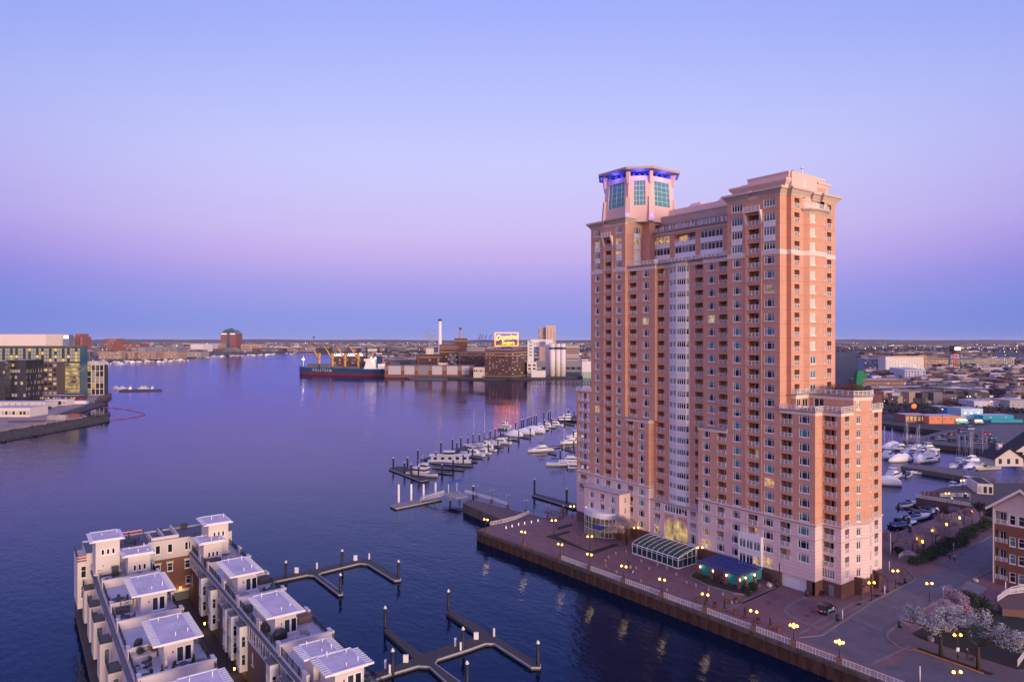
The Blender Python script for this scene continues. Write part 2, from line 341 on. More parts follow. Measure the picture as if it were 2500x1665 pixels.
def pane_mesh(w, h, m):
 k = (round(w, 2), round(h, 2), m.name if not isinstance(m, tuple) else (m[0], m[1].name, m[2].name))
 if k in WCACHE: return WCACHE[k]
 if isinstance(m, tuple):
  mb = MB(); zb = h * (1 - m[0])
  for a, b, i in ((0.04, zb, 1), (zb, h - 0.04, 0)): mb.poly([(0.04, 0, a), (w - 0.04, 0, a), (w - 0.04, 0, b), (0.04, 0, b)], i)
  WCACHE[k] = mb.mesh('pane', [m[1], m[2]]); return WCACHE[k]
 mb = MB(); mb.poly([(0.04, 0, 0.04), (w - 0.04, 0, 0.04), (w - 0.04, 0, h - 0.04), (0.04, 0, h - 0.04)])
 WCACHE[k] = mb.mesh('pane', [m]); return WCACHE[k]
def rail_mesh(w, h=0.92, m=None):
 k = ('rail', round(w, 2), round(h, 2), (m or M_frame).name)
 if k in WCACHE: return WCACHE[k]
 mb = MB(); n = max(2, int(round(w / 1.0)))
 for z, t in ((h - 0.07, 0.10), (h * 0.62, 0.08), (h * 0.34, 0.08), (0.06, 0.07)): mb.box(-0.05, w + 0.05, -0.05, 0.03, z, z + t)
 for i in range(n + 1):
  x = w * i / n; mb.box(x - 0.045, x + 0.045, -0.06, 0.04, 0, h - 0.07)
 WCACHE[k] = mb.mesh('railing', [m or M_frame]); return WCACHE[k]
def place(root, L, name, me, org, rz, u, z, d=0.0):
 c, s = math.cos(rz), math.sin(rz)
 return link(name, me, root, (org[0] + c * u - s * d - L.x, org[1] + s * u + c * d - L.y, z - L.z), rz)
def add_window(root, L, org, rz, u, z, w, h, kind, pm, d=0.10, name='window'):
 o = place(root, L, name, frame_mesh(w, h, kind), org, rz, u, z, d)
 link('pane', pane_mesh(w, h, pm), o, (0, 0.07, 0)); return o
def add_balcony(root, L, org, rz, u, z, w, h, depth, pm, rail=True):
 o = place(root, L, 'balcony_railing', rail_mesh(w), org, rz, u, z, 0.0)
 dr = link('balcony_door', frame_mesh(w - 0.5, h - 0.25, 'door'), o, (0.45, depth - 0.10, 0.02))
 pmesh = pane_mesh(w - 0.5, h - 0.25, pm); pmesh.name = 'pane'
 link('door_pane', pmesh, o, (0.45, depth - 0.05, 0.02)); return o
UP = [29.88, 26.84, 23.84, 20.80]                      # window heads, metres relative to the eye: penthouse floors
MID = [17.75 - 3.006 * i for i in range(11)]           # 17.75 ... -12.3
LOW = [-15.1 - 2.81 * i for i in range(8)]             # -15.1 ... -34.8
POD = [-37.65, -40.4, -43.15, -45.9]
def side(mb, org, rz, width, z0, z1, cols, mi=0, depthb=2.1, lit=0.022, teal=0.24, root=None, L=None, bmi=None):
 """one flat piece of facade. cols: (kind, u centre, width, height, floors, style)"""
 root = root or tower; L = L or L0
 holes = []
 for kind, uc, w, h, floors, st in cols:
  for zt in floors:
   zt = zt + CZ
   if kind == 'w':
    holes.append((uc - w / 2, uc + w / 2, zt - h, zt, 0.22, None))
    pm = (st[1](zt) if len(st) > 1 and callable(st[1]) else None) or pick_pane(TR, lit, teal)
    add_window(root, L, org, rz, uc - w / 2, zt - h, w, h, st[0], pm)
   else:
    holes.append((uc - w / 2, uc + w / 2, zt - h, zt + 0.02, depthb, mi))
    x = TR.random(); pm = TR.choice(G_lit) if x < lit * 0.7 else (TR.choice(G_teal) if x < 0.12 else TR.choice(G_dark))
    if len(st) > 1 and callable(st[1]): pm = st[1](zt) or pm
    add_balcony(root, L, org, rz, uc - w / 2, zt - h, w, h, depthb, pm)
 wallmb(mb, org, rz, width, z0 + CZ, z1 + CZ, holes, mi)
RF = -PI / 2                                            # facing -X, viewer's right is -Y
def uF(Yl, px, X): return Yl - onX(px, X)
XA = 129.0; YA0, YA1 = 139.3, 126.25
XB = 129.95; XC = 131.0
YB1 = onX(1599, XB)                                     # right end of B
YB2 = 118.1
YCp = onX(1717, XB)                                     # left end of B'
YR0, YR1 = 94.74, 81.8
shaft = MB()
winA = ('w', None, 1.75, 1.72)
fl_all = MID + LOW
def wcol(Yl, px, X, w, floors, st=('three',), h=1.74): return ('w', Yl - onX(px, X), w, h, floors, st)
def bcol(Yl, px, X, w, floors, st=('',), h=2.12): return ('b', Yl - onX(px, X), w, h, floors, st)
# --- left tower A
side(shaft, (XA, YA0), RF, YA0 - YA1, -37.2, 32, [
 wcol(YA0, 1458.3, XA, 1.75, MID + LOW), bcol(YA0, 1484.5, XA, 2.25, UP[1:] + MID + LOW), wcol(YA0, 1510.3, XA, 1.75, MID + LOW),
 wcol(YA0, 1458.3, XA, 2.05, UP[:1], ('four',)), wcol(YA0, 1510.3, XA, 2.05, UP[:1], ('four',)),
 wcol(YA0, 1458.3, XA, 2.05, UP[1:], ('four', lambda z: G_lit[1] if z > CZ + 26 else G_dark[1])), wcol(YA0, 1510.3, XA, 2.05, UP[1:], ('four', lambda z: G_mixed if z > CZ + 22 else G_dark[0]))])
# --- B upper and lower block
side(shaft, (XB, YA1), RF, YA1 - YB1, -20.2, 18.1, [bcol(YA1, 1544.5, XB, 2.6, MID + LOW[:2]), wcol(YA1, 1576.5, XB, 2.0, MID + LOW[:2], ('three',))], lit=0.07)
side(shaft, (XA, YA1), RF, YA1 - YB2, -37.2, -20.2, [bcol(YA1, 1538, XA, 2.25, LOW[2:]), wcol(YA1, 1566, XA, 1.9, LOW[2:])])
# --- C, C' beside the bow
YD0, YD1 = onX(1634, XC), onX(1683.5, XC)
cl = lambda z: (G_cream if z < CZ + 12.5 else G_lit[1]) if CZ + 8 < z < CZ + 18.5 else None
side(shaft, (XC, YB2 + 0.3), RF, YB2 + 0.3 - YD0, -39.8, 18.1, [bcol(YB2 + 0.3, 1612.5, XC, 2.45, MID + LOW + POD[:1], ('', cl))])
side(shaft, (XC, YD1), RF, YD1 - YCp + 1.5, -39.8, 18.1, [bcol(YD1, 1706.5, XC, 2.3, MID + LOW + POD[:1])])
# --- B'
side(shaft, (XB, YCp), RF, YCp - YR0, -20.2, 18.1, [wcol(YCp, 1736.5, XB, 1.95, MID + LOW[:2]), bcol(YCp, 1765.5, XB, 2.3, MID + LOW[:2])])
YBp2 = onX(1704.5, XA)
side(shaft, (XA, YBp2), RF, YBp2 - YR0, -37.2, -20.2, [wcol(YBp2, 1724.5, XA, 2.0, LOW[2:]), bcol(YBp2, 1761.5, XA, 2.3, LOW[2:])], lit=0.04)
# --- right tower R and its low wing (one plane)
side(shaft, (XA, YR0), RF, YR0 - YR1, -37.2, 32, [
 wcol(YR0, 1799, XA, 2.05, MID + LOW), bcol(YR0, 1839.5, XA, 2.75, UP[1:] + MID + LOW), wcol(YR0, 1878, XA, 2.3, MID + LOW),
 wcol(YR0, 1799, XA, 2.75, UP, ('four',)), wcol(YR0, 1878, XA, 2.75, UP, ('four',))], lit=0.04)
YW1 = 74.07; XW2 = 131.8; YW2 = 70.3
side(shaft, (XA, YR1), RF, YR1 - YW1, -37.2, -14.4, [bcol(YR1, 1919.5, XA, 2.6, LOW), wcol(YR1, 1963.5, XA, 2.25, LOW)])
side(shaft, (XW2, YW1), RF, YW1 - YW2, -37.2, -14.4, [bcol(YW1, 2026, XW2, 2.6, LOW)])
# --- faces turned to -Y
def sideY(org, X1, z0, z1, cols, mi=0, mb=None, **k): side(mb or shaft, org, 0.0, X1 - org[0], z0, z1, cols, mi, **k)
sideY((XA, YA1), XB, -20.2, 18.1, []); sideY((XB, YB1), XC, -20.2, 18.1, []); sideY((XA, YB2), XC, -37.2, -20.2, [])
XT = onY(1569, YA1); YT = onX(1585.5, XT); XP = 137.8
sideY((XA, YA1), XT, 18.1, 32, [('w', onY(1556, YA1) - XA, 2.5, 1.9, UP[:1], ('three', lambda z: G_teal[1])), ('w', onY(1556, YA1) - XA, 2.5, 1.9, UP[1:], ('three', lambda z: G_lit[1] if z > CZ + 26 else G_cream))])
side(shaft, (XT, YA1), RF, YA1 - YT, 18.1, 32, [])
sideY((XT, YT), XP, 18.1, 32, [])
sideY((XA, YR1), 131.45, -14.4, 32, []); side(shaft, (131.45, YR1), RF, 1.05, -14.4, 32, [])
YS = 80.75
lf = lambda z: G_cream if z > CZ - 1 else None
lb = lambda z: (G_cream if z > CZ + 9 else G_lit[1]) if z > CZ + 1 else None
sideY((131.45, YS), 136.0, -11.4, 32, [('b', onY(1945.8, YS) - 131.45, 1.9, 2.0, UP + MID[:-1], ('', lb))])
sideY((144.4, YS), 148.9, -11.4, 32, [('b', 2.0, 1.75, 2.0, UP + MID[:-1], ('',))])
def arc(x0, x1, y, bulge, n):
 pts = []
 for i in range(n + 1):
  a = PI * (i / n); pts.append((x0 + (x1 - x0) * (1 - math.cos(a)) / 2, y - bulge * math.sin(a)))
 return pts
def bow(mb, pts, z0, z1, colmap, mi=0, lit=0.02, teal=0.25):
 for i, (p, q) in enumerate(zip(pts, pts[1:])):
  w = math.hypot(q[0] - p[0], q[1] - p[1]); rz = math.atan2(q[1] - p[1], q[0] - p[0])
  side(mb, p, rz, w, z0, z1, colmap(i, w), mi, lit=lit, teal=teal)
ba = arc(136.0, 144.4, YS, 1.5, 5)
def bmap(i, w):
 if i == 1: return [('w', w / 2, min(1.5, w - 0.2), 1.8, UP[1:], ('two', lambda z: G_cream)), ('w', w / 2, min(1.5, w - 0.2), 1.8, MID[:-1], ('two', lf))]
 if i == 3: return [('w', w / 2, 0.95, 1.8, UP[1:] + MID[:-1], ('two', lambda z: G_teal[1] if z > CZ else G_dark[1]))]
 return []
bow(shaft, ba, -11.4, 27.6, bmap)
# low wing end
sideY((XA, YW1), XW2, -37.2, -14.4, [])
sideY((XW2, YW2), 136.6, -37.2, -14.4, [('b', 2.3, 1.7, 2.05, LOW, ('',))])
wa = [(136.6, YW2), (138.3, 69.5), (140.4, 69.0), (142.2, 69.3), (143.6, 70.3)]
def wmap(fl):
 def f(i, w):
  if i == 0: return [('w', w / 2 + 0.2, 0.95, 1.75, fl, ('two',))]
  if i == 2: return [('w', w / 2 - 0.2, 0.8, 1.75, fl, ('two',))]
  if i == 3: return [('w', w / 2, 0.5, 1.75, fl, ('one',))]
  return []
 return f
bow(shaft, wa, -37.2, -11.4, wmap([-12.3] + LOW))
sideY((143.6, YW2), 148.3, -37.2, -14.4, [('b', 2.3, 1.7, 2.05, LOW, ('',))])
# top setback floor of the low wing
sideY((131.6, YR1 - 2.0), 136.6, -14.4, -11.4, [('w', 1.2, 1.4, 1.9, [-12.0], ('two', lambda z: G_dark[0])), ('w', 3.6, 2.0, 2.1, [-12.0], ('two', lambda z: G_dark[0]))])
side(shaft, (131.6, YR1 + 0.0), RF, 2.0, -14.4, -11.4, [])
side(shaft, (136.6, YR1 - 2.0), RF, YR1 - 2.0 - YW2, -14.4, -11.4, [('w', 2.2, 2.2, 2.1, [-12.0], ('two', lambda z: G_dark[1]))])
# plain backs and hidden sides
for x0, x1, y0, y1, z0, z1 in ((148, 149, YA1, YA0, -37.2, 32), (148, 149, YR1, YA1, -37.2, 18.1), (147.9, 148.9, YS, YR0, -37.2, 31.9), (147.3, 148.3, YW2, YS, -37.2, -11.5)):
 shaft.poly([(x1, y0, z0 + CZ), (x1, y1, z0 + CZ), (x1, y1, z1 + CZ), (x1, y0, z1 + CZ)], 0)
shaft.poly([(XA, YA0, CZ - 37.2), (149, YA0, CZ - 37.2), (149, YA0, CZ + 32), (XA, YA0, CZ + 32)], 0)
shaft.poly([(XA, YR0, CZ + 18.1), (148.9, YR0, CZ + 18.1), (148.9, YR0, CZ + 32), (XA, YR0, CZ + 32)], 0)
shaft.obj('brick_wall', [BR], tower, -L0)
# --- white glazed bow D
dmb = MB()
dpts = [(XC, YD0), (130.35, YD0 - 1.5), (130.05, (YD0 + YD1) / 2 + 0.1), (130.25, YD1 + 0.5), (XC, YD1)]
for i, (p, q) in enumerate(zip(dpts, dpts[1:])):
 w = math.hypot(q[0] - p[0], q[1] - p[1]); rz = math.atan2(q[1] - p[1], q[0] - p[0])
 n = {0: 'two', 1: 'four', 2: 'four', 3: 'one'}[i]
 side(dmb, p, rz, w, -39.8, 18.1, [('w', w / 2, w - 0.16, 1.45, MID + LOW + POD[:1], (n,))] if w > 0.8 else [], 0, lit=0.01, teal=0.4)
 for z in MID + LOW + POD[:1]:                      # panel joints
  c, s = math.cos(rz), math.sin(rz)
  dmb.poly([(p[0] + s * 0.03, p[1] - c * 0.03, z + CZ - 2.25), (q[0] + s * 0.03, q[1] - c * 0.03, z + CZ - 2.25), (q[0] + s * 0.03, q[1] - c * 0.03, z + CZ - 2.21), (p[0] + s * 0.03, p[1] - c * 0.03, z + CZ - 2.21)], 1)
dmb.obj('white_bow_front', [WPAN, mat('panel_joint', (0.4, 0.36, 0.4), 0.8)], tower, -L0)
# --- spandrel panels between the tall penthouse windows, band course, trims
class Multi:
 """a run of like pieces: every cut() starts a new part"""
 def __init__(s): s.L = [MB()]
 def cut(s):
  if s.L[-1].f: s.L.append(MB())
  return s
 def __getattr__(s, k): return getattr(s.L[-1], k)
 def obj(s, name, mats, parent, loc):
  for b in s.L:
   if b.f: b.obj(name, mats, parent, loc)
tr = Multi()
for px, X, Yl, w in ((1458.3, XA, YA0, 2.05), (1510.3, XA, YA0, 2.05), (1799, XA, YR0, 2.75), (1878, XA, YR0, 2.75)):
 yc = onX(px, X)
 for z in UP[1:3]:
  tr.cut().box(X - 0.06, X + 0.02, yc - w / 2, yc + w / 2, z + CZ - 2.98, z + CZ - 1.9, 0)
  for k in (-0.25, 0, 0.25): tr.box(X - 0.075, X - 0.055, yc + k * w - 0.02, yc + k * w + 0.02, z + CZ - 2.95, z + CZ - 1.9, 1)
for z in UP[:3]:
 xc = onY(1556, YA1); tr.cut().box(xc - 1.25, xc + 1.25, YA1 - 0.05, YA1 + 0.02, z + CZ - 2.98, z + CZ - 2.05, 0)
tr.obj('spandrel_panel', [WPAN, mat('panel_joint', (0.4, 0.36, 0.4))], tower, -L0)
band = Multi()
def strip(mb, pts, z0, z1, out, mi=0):
 """moulding that follows a plan line; pts run so that the outside is on the right hand when walking"""
 n = len(pts); nor = []
 for i in range(n):
  a = Vector(pts[max(0, i - 1)]); b = Vector(pts[min(n - 1, i + 1)]); p = Vector(pts[i])
  d1 = (p - a).normalized() if i > 0 else None; d2 = (b - p).normalized() if i < n - 1 else None
  n1 = Vector((d1.y, -d1.x)) if d1 else None; n2 = Vector((d2.y, -d2.x)) if d2 else None
  if n1 is None: m = n2
  elif n2 is None: m = n1
  else:
   m = (n1 + n2); m = m / max(0.35, m.length_squared / 2)
  nor.append(m)
 P = [Vector(p) for p in pts]; o0, o1 = out if isinstance(out, tuple) else (out, out)
 for i in range(n - 1):
  a0 = P[i] + nor[i] * o0; b0 = P[i + 1] + nor[i + 1] * o0; a1 = P[i] + nor[i] * o1; b1 = P[i + 1] + nor[i + 1] * o1
  mb.poly([(*a0, z0), (*b0, z0), (*b1, z1), (*a1, z1)], mi)
  mb.poly([(*a1, z1), (*b1, z1), (*P[i + 1], z1), (*P[i], z1)], mi)
  mb.poly([(*P[i], z0), (*P[i + 1], z0), (*b0, z0), (*a0, z0)], mi)
 for i, k in ((0, 0), (n - 1, 1)):
  mb.poly([(*P[i], z0), (*(P[i] + nor[i] * o0), z0), (*(P[i] + nor[i] * o1), z1), (*P[i], z1)], mi)
A_line = [(149, YA0), (XA, YA0), (XA, YA1), (XB, YA1)]
R_line = [(XA, YR0), (XA, YR1), (131.45, YR1), (131.45, YS), (136, YS)] + ba[1:-1] + [(144.4, YS), (148.9, YS)]
mid_line = [(XB, YA1), (XB, YB1), (XC, YB1), (XC, YD0)] + dpts[1:-1] + [(XC, YD1), (XC, YCp), (XB, YCp), (XB, YR0)]
z0 = CZ + 17.95
strip(band, [(149, YA0), (XA, YA0), (XA, onX(1474, XA))], z0, z0 + 1.0, 0.07); strip(band.cut(), [(XA, onX(1494.5, XA)), (XA, YA1)], z0, z0 + 1.0, 0.07)
strip(band.cut(), [(XA, YR0), (XA, onX(1822, XA))], z0, z0 + 1.0, 0.07); strip(band.cut(), [(XA, onX(1857, XA))] + R_line[1:], z0, z0 + 1.0, 0.07)
strip(band.cut(), mid_line, z0 - 0.15, z0 + 0.75, 0.1); strip(band, mid_line, z0 + 0.75, z0 + 1.15, (0.25, 0.6), 1)
for ln in (A_line, R_line[:5], R_line[-2:]):
 strip(band.cut(), ln, CZ + 30.3, CZ + 31.0, 0.06)
# ledges on the lower bays and the low wing
def ledge(ln, z, mi=0): band.cut(); strip(band, ln, z + CZ - 0.75, z + CZ - 0.1, 0.1, mi); strip(band, ln, z + CZ - 0.1, z + CZ + 0.2, (0.2, 0.45), 1)
ledge([(XA, YA1), (XA, YB2), (XC, YB2)], -20.2); ledge([(XC, YBp2), (XA, YBp2), (XA, YR0)], -20.2)
w_line = [(XA, YR1), (XA, YW1), (XW2, YW1), (XW2, YW2), (136.6, YW2)]
ledge(w_line, -14.4); ledge([(143.6, YW2), (148.3, YW2)], -14.4)
ledge([(131.6, YR1), (131.6, YR1 - 2), (136.6, YR1 - 2), (136.6, YW2)] + wa[1:], -11.5)
for ln in ([(131, 145.2), (XA, 145.2), (XA, YB2 + 0.0), (XC, YB2)], [(XC, YBp2), (XA, YBp2)] + [(XA, YW1), (XW2, YW1), (XW2, YW2), (136.6, YW2)] + wa[1:] + [(148.3, YW2)]):
 strip(band.cut(), ln, CZ - 37.2, CZ - 36.95, (0.1, 0.4), 1); strip(band, ln, CZ - 36.95, CZ - 36.7, (0.4, 0.12), 1); strip(band, ln, CZ - 40.05, CZ - 39.9, 0.14, 1)
band.obj('stone_band_course', [BAND, CORN], tower, -L0)
# --- flared cornices, roofs
co = Multi()
def offs(poly, d):
 n = len(poly); out = []
 ar = sum(poly[i][0] * poly[(i + 1) % n][1] - poly[(i + 1) % n][0] * poly[i][1] for i in range(n))
 sg = 1 if ar > 0 else -1
 for i in range(n):
  a, p, b = Vector(poly[i - 1][:2]), Vector(poly[i][:2]), Vector(poly[(i + 1) % n][:2])
  d1 = (p - a).normalized(); d2 = (b - p).normalized()
  n1 = Vector((d1.y, -d1.x)) * sg; n2 = Vector((d2.y, -d2.x)) * sg
  m = n1 + n2; m = m / max(0.35, m.length_squared / 2); q = p + m * d; out.append((q.x, q.y))
 return out
def flare(mb, poly, prof, mi=0, mt=None):
 loops = [[(*p, z) for p in offs(poly, o)] for z, o in prof]
 mb.loft(loops, mi, False, False)
 mb.poly(loops[-1], mi if mt is None else mt)
def cornice(poly, z, mb=None, hh=1.7, out=1.0):
 flare(mb or co.cut(), poly, [(z + CZ - hh, 0.08), (z + CZ - hh + 0.25, 0.12), (z + CZ - 0.55, out * 0.75), (z + CZ - 0.5, out), (z + CZ, out), (z + CZ, out - 0.4), (z + CZ - 0.25, out - 0.41)], 0, 1)
yL = onX(1479, XA)
cornice([(XA, yL + 1.0), (XA, YA0), (149, YA0), (149, yL + 1.0)][::-1], 32.0)
cornice([(XA, YA1), (XA, onX(1489, XA)), (149, onX(1489, XA)), (149, YT), (XT, YT), (XT, YA1)][::-1], 32.2)
yr = onX(1826, XA)
cornice([(XA, yr), (XA, YR0), (141, YR0), (141, yr)][::-1], 32.0)
yr2 = onX(1853, XA)
cornice([(XA, YR1), (XA, yr2), (146, yr2), (146, YS + 1.2), (137.0, YS + 1.2), (137.0, YS), (131.45, YS), (131.45, YR1)][::-1], 32.0)
cornice([(140.6, YS + 0.6), (140.6, YS + 5), (149.2, YS + 5), (149.2, YS), (143.6, YS), (143.6, YS + 0.6)][::-1], 32.0)
co.cut().poly([(XA + 0.1, YR1, CZ + 31.2), (148.8, YR1, CZ + 31.2), (148.8, YR0, CZ + 31.2), (XA + 0.1, YR0, CZ + 31.2)], 1)
co.cut().poly([(XA + 0.1, YA1, CZ + 31.2), (148.8, YA1, CZ + 31.2), (148.8, YA0, CZ + 31.2), (XA + 0.1, YA0, CZ + 31.2)], 1)
# mechanical storeys above R, stepping back
X2, Y2 = 131.9, YR1 + 0.6
Y2b = onX(1790, X2)
flare(co.cut(), [(X2, Y2), (X2, Y2b), (147.0, Y2b), (147.0, Y2)][::-1], [(CZ + 31, 0), (CZ + 32.9, 0), (CZ + 33.5, 0.5), (CZ + 33.8, 0.7), (CZ + 34.2, 0.7)], 2, 1)
strip(co, [(X2, Y2b), (X2, Y2), (147, Y2)], CZ + 32.3, CZ + 32.9, 0.04, 3)
X3, Y3 = 132.6, YR1 + 0.25; Y3b = onX(1825, X3)
co.cut().box(X3, 147.0, Y3, Y3b, CZ + 33.5, CZ + 35.5, 2); co.box(X3 - 0.12, 147.12, Y3 - 0.12, Y3b + 0.12, CZ + 35.5, CZ + 35.8, 3)
x4, x4b = onY(1933, YR1 - 0.2), onY(1994, YR1 - 0.2)
co.cut().box(x4, x4b, YR1 - 0.2, YR1 + 1.5, CZ + 30, CZ + 35.8, 2)                                   # crest wall with the disc
xc = onY(1964, YR1 - 0.3)
co.loft([[(xc + 0.85 * math.cos(a), YR1 - 0.2 - d, CZ + 33.2 + 1.25 * math.sin(a)) for a in [2 * PI * k / 20 for k in range(20)]] for d in (0.0, 0.08)], 3, True, False)
flare(co.cut(), [(onY(1991, YS + 2), YS + 1.6), (onY(1991, YS + 2), YS + 6), (148.6, YS + 6), (148.6, YS + 1.6)][::-1], [(CZ + 31, 0), (CZ + 33.9, 0), (CZ + 34.6, 0.6), (CZ + 34.9, 0.6)], 2, 1)
co.cut().box(X3 + 2, X3 + 7, Y3b, Y3b + 3.0, CZ + 32, CZ + 35.2, 2)
# bow top slab
flare(co.cut(), ba + [(144.4, YS + 1), (136.0, YS + 1)], [(CZ + 26.9, 0.05), (CZ + 27.3, 0.25), (CZ + 27.7, 0.8), (CZ + 27.95, 0.85)], 0, 1)
co.box(136.0, 144.4, YS + 1.0, YS + 1.3, CZ + 27.7, CZ + 31, 2)
co.obj('cornice', [CORN, M_roofgrey, PLAST, BAND], tower, -L0)
# dishes, vents and masts on the roof
for px, py, X in ((1901, 454, 131.0), (1781, 474, 131)):
 m = MB(); y = onX(px, X); z = CZ + 32.0
 m.cone(0, 0, 0, 0.35, 0.35, 1.1, 14); m.cone(0, 0, 0.35, 0.45, 1.1, 1.0, 14); m.obj('roof_vent', [CORN], tower, Vector((X, y, z)) - L0)
for px, z, h in ((1936, 35.8, 0.9), (1943, 35.8, 0.7), (1950, 35.8, 0.5), (1958, 35.8, 2.0), (1966, 35.8, 0.5)):
 m = MB(); m.cone(0, 0, 0, h * 0.8, 0.12, 0.10, 6); m.cone(0, 0, h * 0.8, h, 0.35, 0.15, 8)
 m.obj('roof_antenna', [M_frame], tower, Vector((onY(px, YR1 + 1.2), YR1 + 1.2, CZ + z)) - L0)
# --- penthouse storeys behind the terrace
pm_ = MB()
PY0_, PY1_ = YT, YR0
bays = [(1587, 1635.5), (1647.5, 1698), (1710, 1765)]
cols = []; W_ = PY0_ - PY1_
holes = []
UPP = [27.0, 24.0, 20.9]
orgP = (XP, PY0_)
pb = MB()
for bi, (pa, pb_) in enumerate(bays):
 u0, u1 = PY0_ - onX(pa, XP), PY0_ - onX(pb_, XP)
 for fi, zt in enumerate(UPP):
  n = 3
  for k in range(n):
   w = (u1 - u0) / n
   if bi == 1 and fi == 0:
    if k == 0: holes.append((u0, u1, zt + CZ - 2.2, zt + CZ, 1.6, 0))
    continue
   holes.append((u0 + k * w + 0.05, u0 + (k + 1) * w - 0.05, zt + CZ - 1.85, zt + CZ, 0.2, None))
   pmn = G_mixed if (bi == 0 and fi == 0) else (TR.choice(G_dark + G_teal[1:]))
   add_window(tower, L0, orgP, RF, u0 + k * w + 0.05, zt + CZ - 1.85, w - 0.1, 1.85, 'two', pmn)
  # white panels
  pm_.box(XP - 0.06, XP + 0.01, PY0_ - u1, PY0_ - u0, zt + CZ - 3.0, zt + CZ - 1.95, 1)
 if bi == 1:
  u = (u0 + u1) / 2
  place(tower, L0, 'balcony_railing', rail_mesh(u1 - u0), orgP, RF, u0, UPP[0] + CZ - 2.2, 0)
  for k, mm in ((0, G_lit[0]), (1, G_dark[1])):
   add_window(tower, L0, orgP, RF, u0 + 0.1 + k * (u1 - u0) / 2, UPP[0] + CZ - 2.15, (u1 - u0) / 2 - 0.3, 2.0, 'two', mm, 1.5)
wallmb(pm_, orgP, RF, W_, CZ + 18.1, CZ + 28.0, holes, 0)
strip(pm_, [(XP, PY0_ + 2), (XP, PY1_)], CZ + 27.4, CZ + 27.9, (0.1, 0.25), 2); strip(pm_, [(XP, PY0_ + 2), (XP, PY1_)], CZ + 27.9, CZ + 28.3, (0.5, 1.1), 3)
XQ = XP + 1.6; hq = []
for k in range(9):
 u = 1.2 + k * 2.35
 if u + 2.0 > W_: break
 hq.append((u, u + 1.9, CZ + 28.6, CZ + 30.4, 0.2, None)); add_window(tower, L0, (XQ, PY0_), RF, u, CZ + 28.6, 1.9, 1.8, 'two', TR.choice(G_dark + G_teal))
wallmb(pm_, (XQ, PY0_), RF, W_, CZ + 28.2, CZ + 31, hq, 0)
flare(pm_, [(XQ, PY1_), (XQ, PY0_), (148, PY0_), (148, PY1_)][::-1], [(CZ + 30.5, 0.05), (CZ + 31.9, 0.5), (CZ + 32.2, 0.7), (CZ + 32.5, 0.7)], 3, 4)
pm_.box(XQ + 2.6, 147, PY1_ - 1, PY0_ - 0.5, CZ + 32.3, CZ + 34.6, 5)
for y in (PY0_ - 7, PY0_ - 16): pm_.loft([[(XQ + 3, y, CZ + 34.6), (XQ + 3, y - 4, CZ + 34.6), (XQ + 9, y - 4, CZ + 34.6), (XQ + 9, y, CZ + 34.6)], [(XQ + 4, y - 0.6, CZ + 35.6), (XQ + 4, y - 3.4, CZ + 35.6), (XQ + 8, y - 3.4, CZ + 35.6), (XQ + 8, y - 0.6, CZ + 35.6)]], 5, True, False)
# terrace floor
pm_.poly([(XB, YA1, CZ + 19.0), (XB, YR0, CZ + 19.0), (149, YR0, CZ + 19.0), (149, YA1, CZ + 19.0)], 4)
pm_.obj('penthouse_wall', [BR, WPAN, BAND, CORN, M_roofgrey, PLAST], tower, -L0)
# railings on terraces
def railing_run(root, L, pts, z, m=None, step=2.4, h=0.95):
 for p, q in zip(pts, pts[1:]):
  d = math.hypot(q[0] - p[0], q[1] - p[1]); rz = math.atan2(q[1] - p[1], q[0] - p[0]); n = max(1, round(d / step)); w = d / n
  for k in range(n): link('railing', rail_mesh(w, h, m), root, (p[0] + math.cos(rz) * k * w - L.x, p[1] + math.sin(rz) * k * w - L.y, z - L.z), rz)
railing_run(tower, L0, [(XB - 0.3, YA1), (XB - 0.3, YB1), (XC - 0.3, YB1 - 0.3), (130.0, 109.5), (XC - 0.3, YCp + .3), (XB - 0.3, YCp), (XB - 0.3, YR0)], CZ + 19.1)
railing_run(tower, L0, [(XP - 0.9, PY0_), (XP - 0.9, PY1_)], CZ + 28.3)
railing_run(tower, L0, [(XA - 0.2, YR1), (XA - 0.2, YW1 - 0.2), (XW2 - 0.2, YW1 - 0.2), (XW2 - 0.2, YW2 - 0.2), (136.6, YW2 - 0.2)], CZ - 14.2)
railing_run(tower, L0, [(143.8, YW2 - 0.2), (148.3, YW2 - 0.2)], CZ - 14.2)
railing_run(tower, L0, [(131.8, YR1 - 2.2), (136.4, YR1 - 2.2), (136.4, YW2 - 0.2), (138.3, 69.3), (140.4, 68.8), (142.2, 69.1), (143.6, 70.1)], CZ - 11.2)
railing_run(tower, L0, [(p[0], p[1] - 0.6) for p in ba], CZ + 27.95)
